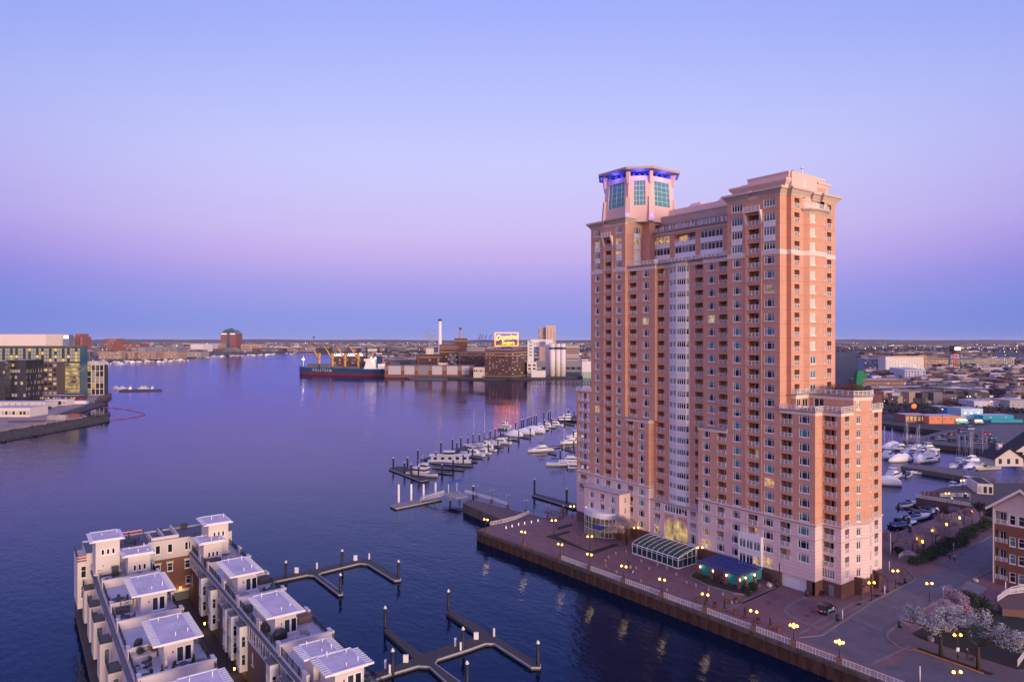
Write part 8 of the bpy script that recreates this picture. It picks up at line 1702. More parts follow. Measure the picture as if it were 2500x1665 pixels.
for x, y, z in ((.455, -1.5, 23), (.455, 1.5, 23.5), (.35, -B_ * .9, 12.5), (.28, -B_ * .95, 11.5), (.18, -B_ * .95, 11.5), (-.02, -B_, 10.8), (-.05, -B_ * 1.02, 9.5), (-.15, -B_, 11), (-.3, -B_ * .95, 12), (-.345, -B_ * .9, 13), (-.37, -B_ * .95, 11.5), (-.40, -B_ * .95, 11.5), (-.43, -B_ * .93, 11.5), (-.46, -B_ * .9, 11.5), (-.375, -B_ * .5, 26.5), (-.36, 0, 27)):
 m = MB(); m.ball((x * SL, y, z), .65, .65, .65, 6, 0, 4); m.obj('deck_lamp', [SLT if abs(x + .05) > .005 else mat('deck_lamp_amber', (1, .5, .1), .5, emit=(1, .42, .04), es=26)], sp)
text_obj('lettering', 'P O L S T E A M', 5.4, mat('ship_letter', (.55, .52, .55), .6), sp, Matrix.Translation((.155 * SL, B_ + .3, 7.0)) @ Matrix.Rotation(PI, 4, 'Z') @ RX, 0, .05, .06, 1.0)
# ------------------------------------------------------------------ behind the ship
t, W, dp, H = blk('brick_office', 'low brick office with a white illuminated rooftop name behind the ship', 808, 882, 897, 870, mat('office_brick', (.13, .06, .055), .9), None, 0, 40, win=(12, 2, .6, .4, .2, .8), D=1330)
text_obj('rooftop_lettering', 'UNDER ARMOUR', 7.0, mat('white_neon', (1, 1, 1), .5, emit=(1, .97, 1), es=1.6), t, Matrix.Translation((W * .58, -1, H + 2.8)) @ RX, 0, .1, .10, 1.02)
for i, (a, b_, pb2, pt, c, D, lab) in enumerate(((880, 942, 905, 876, (.12, .10, .11), 1400, 'long brick warehouse between the ship stern and the refinery'), (942, 1012, 905, 878, (.16, .11, .10), 1150, 'low brick factory row left of the refinery'), (876, 905, 880, 866, (.32, .30, .33), 1600, 'grey box hall behind the ship superstructure'))):
 blk('warehouse', lab, a, b_, pb2, pt, mat('wh_%d' % i, c, .9, var=.2, vs=.1), None, 0, 40, win=(14, 2, .6, .4, .2, .8), D=D)
chimney('dark square smokestack behind the ship', 895, 5, 890, 849, mat('stack_dark', (.06, .05, .06), .9), 1250, M_black)
# domed tower and other landmark blocks on the left shore
DT = mat('domed_tower_brick', (.17, .045, .05), .8, var=.06, vs=.02)
t, W, dp, H = blk('domed_tower', 'dark red tower with pyramid glass top on the far shore', 539, 576, 855.5, 815, DT, None, 0, 80, win=(1, 1, .22, .85, .05, .95), cat='tower', winm=[mat('tower_glass', (.04, .07, .10), .1)] * 2)
m = MB(); m.loft([[(0, 0, H), (W, 0, H), (W, dp, H), (0, dp, H)], [(W * .18, dp * .18, H + (815 - 806) * 2.16), (W * .82, dp * .18, H + 9 * 2.16), (W * .82, dp * .82, H + 9 * 2.16), (W * .18, dp * .82, H + 9 * 2.16)], [(W * .49, dp * .49, H + 14 * 2.16), (W * .51, dp * .49, H + 14 * 2.16), (W * .51, dp * .51, H + 14 * 2.16), (W * .49, dp * .51, H + 14 * 2.16)]], 0, True, False); m.obj('pyramid_top', [mat('tower_glass', (.04, .07, .10), .1)], t)
m = MB()
for k in range(22): m.box(-.8, W * .38, -.8, dp, H * (.04 + k * .042), H * (.055 + k * .042)); m.box(W * .62, W + .8, -.8, dp, H * (.04 + k * .042), H * (.055 + k * .042))
m.obj('floor_bands', [mat('tower_bands', (.28, .12, .12), .8)], t); m = MB(); m.box(W * .05, W * .38, -2, 2, H * .97, H * 1.02); m.box(W * .62, W * .95, -2, 2, H * .97, H * 1.02); m.obj('lit_cornice', [mat('cornice_glow', (1, .8, .7), .5, emit=(1, .75, .65), es=.9)], t)
for i, (a, b_, pbs, pt, c, w, lab) in enumerate(((168, 201, 860, 822, (.24, .075, .055), (7, 9, .4, .5, .1, .95), 'stepped red brick hospital block on the left skyline'), (184, 195, 860, 815, (.24, .075, .055), None, 'top storey of the stepped red brick block on the left skyline'), (256, 284, 858, 827, (.24, .085, .06), (10, 8, .5, .5, .1, .95), 'long red brick slab on the left skyline'), (277, 300, 862, 835, (.20, .06, .045), None, 'red brick block in front of the left skyline slab'), (300, 345, 862, 839, (.22, .08, .06), (10, 4, .5, .5, .1, .9), 'low red brick mill on the left shore'), (320, 432, 870, 848, (.20, .19, .23), (26, 5, .5, .45, .1, .9), 'long grey apartment terrace above the left marina'), (241, 295, 876, 860, (.36, .25, .19), (14, 4, .5, .5, .1, .9), 'tan waterfront apartments at the left end of the marina'), (312, 328, 876, 860, (.34, .2, .15), (5, 4, .5, .5, .1, .9), 'small tan apartment block by the left marina'), (336, 380, 876, 860, (.34, .2, .15), (12, 4, .5, .5, .1, .9), 'middle tan apartments behind the left marina'), (382, 432, 875, 860, (.38, .24, .17), (14, 4, .5, .5, .1, .9), 'right tan apartments behind the left marina'), (455, 490, 871, 860, (.30, .27, .27), (9, 1, .6, .5, .2, .7), 'low pavilion with lit windows at the water'), (465, 495, 858, 840, (.6, .55, .56), None, 'white warehouse left of the domed tower'), (520, 540, 856, 838, (.34, .27, .25), (8, 5, .6, .4, .1, .9), 'grey office left of the domed tower'), (588, 642, 857, 841, (.40, .27, .19), (16, 4, .6, .5, .1, .9), 'tan office right of the domed tower'), (495, 518, 858, 840, (.5, .47, .52), None, 'pale blue hall left of the domed tower'))):
 blk('shore_building', lab, a, b_, pbs, pt, mat('shore_%d' % i, c, .9, var=.12, vs=.05), None, 0, 60, win=w, litp=.2)
for i, (px, py, w) in enumerate(((690, 856, 30), (676, 853, 22), (722, 853, 26))):
 p = at(px, py, 2); r = w / 2 * (p.x * SN + p.y * CS) / F; m = MB(); m.cone(0, 0, 0, r * .55, r, r, 20); m.cone(0, 0, r * .55, r * .66, r, r * .1, 20); tag(m.obj('storage_tank', [mat('tank_white', (.62, .55, .55), .8)], None, p), ['largest white storage tank on the far shore', 'white storage tank left behind the largest one', 'white storage tank right behind the largest one'][i], 'tank', 'white tanks on the far shore')
p = onR(766, 5200); t = thing('water_tower', 'dark mushroom water tower on the horizon above the ship', 'water tower', p); zt = CZ + 6 * 5200 / F; m = MB(); m.cone(0, 0, 0, zt, 3, 3, 8); m.obj('stem', [M_dkconc], t); m = MB(); m.ball((0, 0, zt + 4), 9, 9, 6, 10); m.obj('tank', [mat('tank_dark', (.05, .06, .1), .8)], t)
for i, px in enumerate((1171, 1177, 1186, 1197)):
 p = onR(px, 3800); t = thing('container_crane', ORD[i] + ' blue container crane on the horizon left of the sign', 'crane', p, -TH, 'container cranes on the horizon'); m = MB(); k = 3800 / F; z = lambda py: CZ - (py - 830) * k
 for x in (-8, 8): m.box(x - 1.5, x + 1.5, -2, 2, 0, z(833))
 m.box(-22, 22, -2, 2, z(833), z(833) + 4); m.tube((-6, 0, z(833)), (6, 0, z(816)), 2, 4); m.tube((6, 0, z(816)), (-22, 0, z(833)), 1.2, 4); m.obj('frame', [mat('crane_blue', (.03, .06, .2), .7)], t)
# ------------------------------------------------------------------ scattered distant city, lights, marina
cr = random.Random(77)
CITY = [mat('city_%d' % i, c, .9) for i, c in enumerate(((.36, .32, .34), (.22, .16, .155), (.12, .05, .042), (.15, .14, .165), (.28, .21, .18), (.055, .05, .06), (.52, .48, .50)))]
def scatter(name, label, x0, x1, y0, y1, n, smin, smax, hmin, hmax, ok=lambda px, py: True, zb=2.0):
 b = MB(); k = 0
 while k < n:
  py = y0 + (y1 - y0) * cr.random() ** 1.0; px = cr.uniform(x0, x1); k += 1
  if not ok(px, py): continue
  p = at(px, py, zb); w = cr.uniform(smin, smax); d = cr.uniform(smin, smax) * .7; h = cr.uniform(hmin, hmax); i = len(b.v); b.box(-w / 2, w / 2, -d / 2, d / 2, 0, h, cr.choice((0, 1, 2, 3, 4, 5, 6, 2, 3, 5))); b.xf(Matrix.Translation(p) @ Matrix.Rotation(cr.choice((-TH, -TH + .5, -TH - .4)), 4, 'Z'), i)
 o = b.obj(name, CITY); tag(o, label, 'city'); return stuff(o)
scatter('distant_city', 'mass of distant rooftops along the left and middle far shore', -60, 1300, 838.5, 858, 2600, 12, 90, 5, 16); scatter('distant_city', 'mass of rooftops behind the left marina', -60, 500, 852, 868, 700, 10, 34, 6, 13)
scatter('distant_city', 'mass of distant sheds and yards right of the tower', 1350, 2560, 837.5, 852, 1500, 20, 110, 5, 15); scatter('distant_city', 'crowded rowhouse roofs behind the refinery', 880, 1450, 866, 898, 900, 7, 26, 6, 11); scatter('distant_city', 'crowded low roofs in the neighbourhood right of the tower', 2110, 2560, 880, 990, 1300, 5, 17, 4, 11); scatter('distant_city', 'rooftops at the far side of the neighbourhood right of the tower', 2110, 2410, 862, 882, 240, 12, 45, 5, 12)
tr_ = MB(); rr = random.Random(9)
for k in range(9000):
 reg = rr.random()
 if reg < .3: px, py, s = rr.uniform(-40, 1300), rr.uniform(836, 858), 9
 elif reg < .5: px, py, s = rr.uniform(1380, 2540), rr.uniform(836, 862), 9
 else: px, py, s = rr.uniform(2110, 2540), rr.uniform(870, 1012), 1.7
 p = at(px, py, 2); a = Vector((rr.gauss(0, 1), rr.gauss(0, 1), rr.gauss(0, .6))).normalized() * s; b2 = a.orthogonal().normalized() * s * .8; p.z += s * rr.uniform(.4, 1.3); tr_.poly([p - a, p + b2, p + a, p - b2])
o = tr_.obj('distant_trees', [mat('far_trees', (.04, .035, .04), 1)]); tag(o, 'dark bare trees scattered through the distant city', 'trees'); stuff(o)
for nm, lab, col, n, es in (('city_lights', 'warm street lights twinkling across the distant shores', (1, .66, .32), 380, 5), ('city_lights', 'white lights twinkling across the distant shores', (1, .92, .9), 170, 5)):
 b = MB()
 for k in range(n):
  r_ = rr.random(); px, py = (rr.uniform(-40, 1440), rr.uniform(838, 866)) if r_ < .5 else ((rr.uniform(2060, 2540), rr.uniform(838, 858)) if r_ < .8 else (rr.uniform(2110, 2540), rr.uniform(860, 1000)))
  p = at(px, py, 2); s = (p.x * SN + p.y * CS) / F * rr.uniform(.35, .8); b.ball((p.x, p.y, 12 if py < 862 else 8), s, s, s, 5, 0, 4)
 o = b.obj(nm, [mat('light_%.2f' % col[2], col, .5, emit=col, es=es)]); tag(o, lab, 'lights'); stuff(o)
mb_ = [MB() for _ in range(3)]
for q, bb in enumerate(mb_):
 hull(bb, 11, 3.4, 1.1)
 if q == 0: boxloft(bb, -3, 2.5, 1.3, 1.1, 1.0, 2.4, .2, .9)
 elif q == 1: bb.cone(.8, 0, 1, 14, .12, .1, 4); boxloft(bb, -1.5, 2.5, 1, .7, 1, 1.6, .2, .4)
 else: boxloft(bb, -4.5, 4, 1.5, .8, 1, 3.0, .4, 1.2)
mbm = [bb.mesh('boat', [HULLW]) for bb in mb_]
for k in range(150):
 f = k % 3
 if k < 90: px = 215 + rr.random() * 245; py = 880 + (px - 215) / 245 * (-3) + rr.random() * 15 * (1 - (px - 215) / 330)
 else: px = 470 + rr.random() * 250; py = 871 - (px - 470) / 250 * 9 + rr.random() * 3
 nm = 'left' if k < 90 else 'far'
 tag(link('moored_boat', mbm[f], None, (*at(px, py, 0)[:2], 0), rr.choice((-.2, 1.3, -1.0, 2.0))), 'small white %s moored in the %s' % (('cabin boat', 'sailing boat', 'covered boat')[f], 'left marina below the tan apartments' if k < 90 else 'far marina below the domed tower'), 'boat', 'white %ss in the %s marina' % (('cabin boat', 'sailing boat', 'covered boat')[f], nm))
# ================================================================== left headland
def c6(L, z): return pix([(x / 6.032, 820 + y / 6.032) for x, y in L], z)
SITE = mat('building_site_earth', (.30, .22, .20), 1, var=.35, vs=.12); RIP = mat('riprap_stone', (.05, .048, .055), 1, var=.6, vs=.8, bump=1, bs=1.2); GL1 = mat('curtain_glass', (.03, .055, .06), .12, spec=.7, var=.3, vs=.25)
def headland(name, pts, z, m):
 P = c6(pts, z); b = MB(); b.poly([(*p, z) for p in P]); n = len(P)
 for i in range(n): b.poly([(*P[i], z), (*P[(i + 1) % n], z), (*P[(i + 1) % n], -2), (*P[i], -2)])
 return struct(b.obj(name, [m]))
headland('headland', [(-900, 1500), (0, 1380), (700, 1270), (1280, 1180), (1200, 1150), (900, 1160), (830, 1140), (1240, 1010), (1400, 950), (1470, 880), (1640, 860), (1600, 820), (1300, 770), (-900, 800)], 2.0, SITE)
headland('riprap_bank', [(-900, 1720), (0, 1540), (1000, 1360), (1620, 1240), (1300, 1185), (700, 1272), (0, 1382), (-900, 1510)], .8, RIP); headland('riprap_bank', [(850, 1145), (1060, 1150), (1400, 1050), (1560, 1000), (1500, 975), (1250, 1012)], .9, RIP); headland('wharf_deck', [(1400, 945), (1480, 880), (1640, 840), (1645, 870), (1580, 905)], 2.3, PIERC)
rr = random.Random(4); b = MB()
for k in range(900):
 f = rr.random(); x = -300 + f * 1900; y0 = 1600 - f * 350 - 40 * rr.random() - (90 if rr.random() < .5 else 20) * rr.random(); p = at(x / 6.032, 820 + y0 / 6.032, .8); s = rr.uniform(.5, 1.3); i = len(b.v); b.box(-s, s, -s * .7, s * .7, -s * .3, s * .6); b.xf(Matrix.Translation(p) @ Matrix.Rotation(rr.uniform(0, 3), 4, 'Z') @ Matrix.Rotation(rr.uniform(-.4, .4), 4, 'X'), i)
o = b.obj('riprap_rocks', [RIP]); tag(o, 'grey rocks of the shore bank around the building site', 'rocks'); stuff(o)
def bl(lab, x0, x1, yb, yt, m, **k): return blk('waterfront_building', lab, x0 / 6.032, x1 / 6.032, 820 + yb / 6.032, 820 + yt / 6.032, m, **k)
GRN = mat('hotel_panel', (.26, .30, .27), .6, var=.12, vs=.3)
t, W, dp, H = bl('long glass hotel with rows of amber lit rooms on the left headland', -500, 1180, 885, 160, GL1, px2=213, rot=0.0)
m = MB(); rr = random.Random(12)
for j in range(4):
 for i in range(44):
  x = W * i / 44; mi = 0 if (i % 5) in (0, 1, 3) else (2 if rr.random() < .36 else 1); m.poly([(x + .15, -.08, H * (.70 + j * .069)), (x + W / 44 - .1, -.08, H * (.70 + j * .069)), (x + W / 44 - .1, -.08, H * (.758 + j * .069)), (x + .15, -.08, H * (.758 + j * .069))], mi)
stuff(m.obj('room_windows', [GRN, WIND, litmat('hotel_room', (1, .55, .12), 1.1, .5, .6)], t)); m = MB()
for j in range(7): m.box(W * .70, W, -.2, 0, H * (.06 + j * .088), H * (.075 + j * .088))
m.obj('floor_edges', [WINP], t); m = MB()
for j in range(7): m.poly([(W * .71, -.06, H * (.08 + j * .088)), (W * .995, -.06, H * (.08 + j * .088)), (W * .995, -.06, H * (.14 + j * .088)), (W * .71, -.06, H * (.14 + j * .088))])
stuff(m.obj('office_windows', [litmat('office_floor', (1, .7, .25), .75, .16, .02)], t)); m = MB(); m.box(W + .05, W + .3, 0, dp, 0, H); m.obj('glass_end', [mat('blue_end_glass', (.035, .10, .16), .1, spec=.8, var=.2, vs=.1)], t); m = MB(); m.box(-.4, W + .5, -.6, dp, H, H + .9); m.obj('roof_edge', [M_dkconc], t)
for a, b_, c in ((-500, 640, (.62, .53, .52)), (640, 885, (.50, .44, .42))): m = MB(); x0 = W * (a + 500) / 1680; x1 = W * (b_ + 500) / 1680; m.box(x0, x1, dp * .3, dp, H + .9, H + 11.5); m.obj('plant_room', [mat('plant_%d' % a, c, .8, var=.04, vs=.2)], t)
m = MB(); m.box(W * .83, W * .878, dp * .35, dp, H + .9, H + 11); m.obj('stair_head', [mat('stair_blue', (.14, .16, .3), .6)], t); m = MB(); m.box(W * .832, W * .876, dp * .35 - .2, dp * .35, H + 7.5, H + 10.5); m.obj('lit_panel', [mat('panel_glow', (1, 1, 1), .5, emit=(1, .98, 1), es=1.0)], t)
DG = mat('dark_curtain_wall', (.022, .026, .035), .1, spec=.7, var=.4, vs=.3)
t, W, dp, H = bl('dark glass office block in front of the hotel', 85, 385, 965, 355, DG, px2=106, rot=-.1, win=(7, 6, .8, .5, .08, .95), side=(16, 5, .3, .6, .1, .8), litp=.14); bl('dark glass block cut by the left edge of the picture', -300, 78, 975, 375, DG, win=(10, 6, .7, .5, .08, .95), litp=.05, depth=30); bl('brown brick infill block between the glass offices', 640, 842, 900, 385, mat('brown_infill', (.10, .07, .075), .9), win=(3, 7, .7, .55, .05, .97), litp=.25, depth=20)
t, W, dp, H = bl('slant-edged glass pavilion at the tip of the wharf', 1285, 1530, 868, 425, mat('pavilion_glass', (.05, .055, .06), .15, spec=.6), win=(4, 5, .9, .8, .02, .98), px2=264, winm=[WIND, litmat('pavilion_lit', (1, .6, .15), .8, .2, .2), mat('pavilion_pale', (.28, .26, .24), .5)], litp=.12)
m = MB()
for k in range(5): m.box(W * k / 4 - .3, W * k / 4 + .3, -.3, 0, 0, H)
for k in range(6): m.box(0, W, -.25, 0, H * k / 5 - .25, H * k / 5 + .25)
m.obj('mullion_frame', [M_stucco], t); bl('small roof house on the glass pavilion', 1285, 1440, 860, 375, M_stucco, depth=15, D=690)
bl('low white curved hall on the building site', -200, 440, 1190, 1060, M_stucco, win=(12, 1, .7, .6, .1, .75), depth=18, litp=.3); bl('low white hall with square window behind the curved one', -200, 665, 1060, 975, M_stucco, win=(9, 1, .12, .4, .3, .9), depth=14); bl('open-sided white shelter beside the white hall', 665, 975, 1020, 940, M_stucco, win=(5, 1, .8, .8, 0, .85), depth=10, litp=0); bl('covered terrace strip along the hotel foot', 310, 1160, 945, 880, mat('terrace_dark', (.07, .05, .055), .9), win=(20, 1, .6, .5, .1, .8), litp=.5, depth=12); bl('blue lit sign block above the dark offices', -60, 135, 960, 300, mat('blue_sign', (.03, .12, .45), .5, emit=(.05, .2, .9), es=.25), depth=2, D=640, z0=38)
for i, (x, y, l, w, h, c, lab) in enumerate(((1130, 1000, 16, 4, 2.5, (.6, .56, .58), 'long white trailer on the building site'), (1180, 950, 4.4, 1.9, 1.5, (.3, .02, .03), 'red car on the wharf by the hotel'), (690, 1050, 4, 3, 3, (.05, .2, .22), 'teal container on the building site'), (780, 1230, 5, 4, 3, (.25, .24, .26), 'grey site tank left'), (915, 1230, 6, 4, 3, (.3, .29, .32), 'grey site tank right'), (870, 1190, 14, 5, 1.2, (.28, .22, .12), 'timber stack on the building site'), (1100, 1190, 8, 4, 2, (.22, .06, .04), 'red-brown material heap on the building site'), (600, 1080, 12, 6, 2.2, (.04, .06, .06), 'dark machinery on the building site'), (390, 1270, 20, 2, 1.0, (.06, .05, .05), 'long dark pipe stack near the bank'))):
 m = MB(); m.box(-l / 2, l / 2, -w / 2, w / 2, 0, h * .8); boxloft(m, -l * .45, l * .45, w * .45, w * .45, h * .8, h, l * .1, l * .1); tag(m.obj('site_object', [mat('site_%d' % i, c, .8, var=.2, vs=.5)], None, (*c6([(x, y)], 2)[0], 2), -TH + .2), lab, 'site equipment')
dock('floating_pier', 'low floating pier with small white boats off the left headland', pix([(290, 953), (300, 950), (396, 950), (396, 954), (292, 956)], .6))
for i, (px, py) in enumerate(((300, 949), (318, 950), (345, 949), (352, 949), (372, 950), (284, 949))): put('yacht', ORD[i] + ' small white boat at the low floating pier, from the left', at(px, py + 1, 0), .4 + i, 11, 'boats at the floating pier')
m = MB(); pts = [at(x / 4.71, 780 + y / 4.71, .1) for x, y in ((1100, 1000), (1300, 1018), (1450, 1036), (1560, 1058), (1640, 1080), (1670, 1092), (1640, 1105), (1560, 1122), (1430, 1142), (1270, 1160), (1080, 1200), (800, 1255), (500, 1298), (0, 1372), (-300, 1420))]
for a, b_ in zip(pts, pts[1:]): m.tube(a, b_, .22, 5)
tag(m.obj('floating_boom', [mat('boom_red', (.35, .03, .04), .7)]), 'thin red floating boom looping off the left headland', 'boom')
# ================================================================== neighbourhood right of the tower
def c9(x, y): return (2120 + x / 6.197, 820 + y / 6.197)
def br(lab, x0, x1, yb, yt, c, name='city_building', **k):
 (a, pb2), (b_, pt) = c9(x0, yb), c9(x1, yt); return blk(name, lab, a, b_, pb2, pt, mat('rc_' + '_'.join('%.2f' % v for v in c), c, .85, var=.08, vs=.1), **k)
t, W, dp, H = br('white and grey apartment block with an orange roof frame', 262, 852, 610, 315, (.58, .54, .55), depth=20, win=(14, 6, .45, .5, .08, .82), litp=.06); m = MB(); m.box(W * .15, W + .5, -1, 1, H, H + 1.2); m.box(W - .7, W + .5, -1, 1, H * .45, H); m.obj('orange_frame', [mat('orange_frame', (.5, .22, .04), .6)], t)
br('blue-grey apartment block at the tower edge', -60, 262, 590, 340, (.22, .25, .36), depth=20, win=(9, 6, .5, .5, .05, .95)); t, W, dp, H = br('white hotel block with dark square windows', 552, 868, 730, 512, (.50, .50, .60), rot=-.3, px2=2310, win=(7, 5, .5, .5, .05, .95), side=(6, 5, .4, .5, .05, .95), litp=.02)
br('brick school block with glass bay left of the white hotel', -100, 575, 900, 665, (.17, .08, .065), depth=25, win=(16, 3, .6, .4, .1, .9), litp=.12); br('grey glazed office with lit rooms below the white hotel', 500, 885, 915, 770, (.18, .19, .24), depth=15, win=(9, 3, .8, .5, .1, .95), litp=.35); br('dark navy office beside the glazed office', 885, 1085, 920, 790, (.03, .045, .07), depth=15, win=(4, 2, .4, .3, .1, .9))
br('brown brick offices behind the white hotel', 862, 1195, 510, 330, (.24, .13, .09), depth=25, win=(9, 4, .6, .4, .1, .8)); br('dark apartment block behind the red-legged water tower', 1180, 1590, 500, 345, (.10, .10, .11), depth=25, win=(12, 4, .5, .4, .1, .9)); br('long dark apartment block with white bays at the right edge', 1590, 2215, 500, 340, (.16, .13, .13), depth=25, win=(18, 5, .4, .45, .05, .97), litp=.05); br('red windowless shed below the water tower', 1258, 1585, 600, 540, (.42, .035, .03), depth=20); br('pale low hall with arched blue roof', 1220, 1760, 785, 725, (.46, .38, .38), depth=20, win=(14, 1, .5, .4, .2, .8))
br('dark grey warehouse row right of the offices', 1085, 1900, 960, 800, (.07, .075, .09), depth=20, win=(10, 2, .5, .3, .2, .9)); br('white low workshop with a row of windows', 1340, 1880, 925, 865, (.66, .63, .68), depth=16, win=(6, 1, .5, .5, .2, .8), litp=0); br('white workshop with green door below the window row', 1600, 2030, 1100, 985, (.5, .48, .55), depth=18, win=(5, 1, .3, .4, .2, .8)); br('pale warehouse at the right edge of the neighbourhood', 2140, 2500, 1120, 975, (.36, .33, .36), depth=20, win=(4, 1, .3, .3, .3, .8)); br('brick mill at the right edge of the neighbourhood', 1920, 2500, 900, 790, (.14, .07, .065), depth=25, win=(16, 3, .5, .5, .1, .9)); br('dark rust-brown long shed left of the street', 215, 1120, 1030, 960, (.10, .06, .05), depth=20)
t, W, dp, H = br('pale blue restaurant front with painted name and wall lamps', 1402, 1735, 1265, 1098, (.34, .48, .60), depth=14, win=(5, 2, .15, .2, .05, .5), litp=0); text_obj('lettering', 'LITTLE HAVANA', H * .21, mat('name_letters', (.75, .78, .85), .6), t, Matrix.Translation((W * .5, -.1, H * .86)) @ RX, 0, .02, .02, W / (H * .21) / 9.2)
for f in (.2, .47, .78):
 m = MB(); m.ball((W * f, -.3, H * .6), .3, .2, .3, 7, 0, 5); m.obj('wall_lamp', [M_lampw], t); lt = bpy.data.lights.new('wall_wash', 'POINT'); lt.energy = 70; lt.color = (.9, .95, 1); lo = bpy.data.objects.new('wall_wash', lt); COL.objects.link(lo); lo.parent = t; lo.location = (W * f, -2.2, H * .6)
br('bright blue side wing of the restaurant', 1265, 1402, 1240, 1095, (.02, .22, .45), depth=12); br('turquoise low wing right of the restaurant', 1735, 2200, 1290, 1200, (.02, .30, .42), depth=10, win=(2, 1, .1, .4, .4, .9), litp=1); br('turquoise boundary wall along the street', 1860, 2340, 1310, 1265, (.02, .28, .42), depth=1); br('orange walled restaurant wing', 920, 1400, 1330, 1215, (.62, .22, .12), depth=14, win=(5, 1, .2, .4, .4, .9), litp=0); br('pink restaurant terrace with string lights', 560, 918, 1310, 1195, (.30, .10, .09), depth=12, win=(6, 1, .6, .7, .1, .9), litp=.8); br('grey van shed on the restaurant roof line', 1060, 1265, 1130, 1075, (.09, .10, .12), depth=14)
m = MB(); m.ball((0, 0, 0), 2.6, 1.2, 1.7, 10, 0, 6); p = at(*c9(690, 1215), 2.2); tag(m.obj('glowing_sign', [mat('red_dome_glow', (1, .1, .02), .5, emit=(1, .10, .01), es=2.2)], None, (p.x, p.y, 9)), 'glowing red dome sign above the restaurant terrace', 'sign')
for i, (x, y, em, s, lab) in enumerate(((1120, 1330, (1, .5, .05), 1.0, 'amber street light by the orange wall'), (1497, 1100, (1, .5, .1), 1.1, 'amber traffic lamp near the white workshop'), (1540, 1095, (1, .95, .9), 1.0, 'white lamp near the white workshop'), (2020, 1130, (1, .1, .05), .9, 'red traffic signal at the workshop corner'), (2050, 1120, (.1, 1, .6), .5, 'green signal at the workshop corner'), (1860, 1190, (1, .3, .08), 1.6, 'orange lit shop awning by the street'), (1230, 970, (.5, 1, .1), 1.7, 'bright green ring light on the warehouse'))):
 p = at(*c9(x, y), 2.2); t = thing('street_light', lab, 'light', p); a = MB(); a.cone(0, 0, 0, 9, .12, .1, 5); a.obj('pole', [M_black], t); a = MB(); a.ball((0, 0, 9), s * .4, s * .4, s * .4, 7, 0, 5); a.obj('lamp', [mat('sig_%d' % i, em, .5, emit=em, es=2.5)], t)
p = at(*c9(1312, 545), 2.2); t = thing('water_tower', 'red-legged rooftop water tower with lit lettered tank', 'water tower', p); k = (p.x * SN + p.y * CS) / F; zt = CZ - (862 - 830) * k - 2; RL = mat('red_steel', (.5, .03, .05), .6, emit=(1, .03, .05), es=.35)
for a in range(4): m = MB(); an = a * PI / 2 + .6; m.tube((9 * math.cos(an), 9 * math.sin(an), 0), (6.5 * math.cos(an), 6.5 * math.sin(an), zt), .7, 5); m.obj('leg', [RL if a % 2 == 0 else M_black], t)
m = MB(); m.cone(0, 0, zt, zt + 4, 5, 8, 14); m.cone(0, 0, zt + 4, zt + 10, 8, 8, 14); m.cone(0, 0, zt + 10, zt + 13, 8, .5, 14); m.obj('tank', [mat('tank_brown', (.10, .06, .07), .8)], t); m = MB(); m.box(-6, 4, -8.3, -8, zt + 4.5, zt + 9.5); m.obj('lit_panel', [mat('tank_panel', (1, 1, 1), .5, emit=(.8, 1, .8), es=.7)], t, rz=-TH)
gp = onR(2095, 330); gp.z = 2.2; t = thing('green_tower', 'green scaffold tower behind the low roof terrace', 'scaffold tower', gp, -TH); zg = CZ - (905 - 830) * 330 / F - 2.2; GS = mat('green_netting', (.01, .16, .07), .8); m = MB(); m.box(-1.6, 1.6, -1.6, 1.6, 0, zg - 4); m.obj('shaft', [GS], t); m = MB(); m.box(-1.4, 3.4, -1.6, 1.6, zg - 4, zg - 1.6); boxloft(m, -1.2, 2.6, 1.5, 1.5, zg - 1.6, zg, .5, .8); m.obj('cab', [GS], t)
RT = tower; rr = random.Random(31); b = MB()
for (x, y) in ((139, 74), (143, 73.5), (146, 75), (141.5, 76.5)): leaf_cloud(b, rr, (x, y, CZ - 10.6), (2.4, 2.2, 1.3), 900, .12, lambda: rr.randint(0, 1))
tag(b.obj('terrace_planting', [mat('russet_twigs', (.13, .04, .03), .9), LB_r[1]]), 'russet shrubs crowding the roof terrace of the low wing', 'planting')
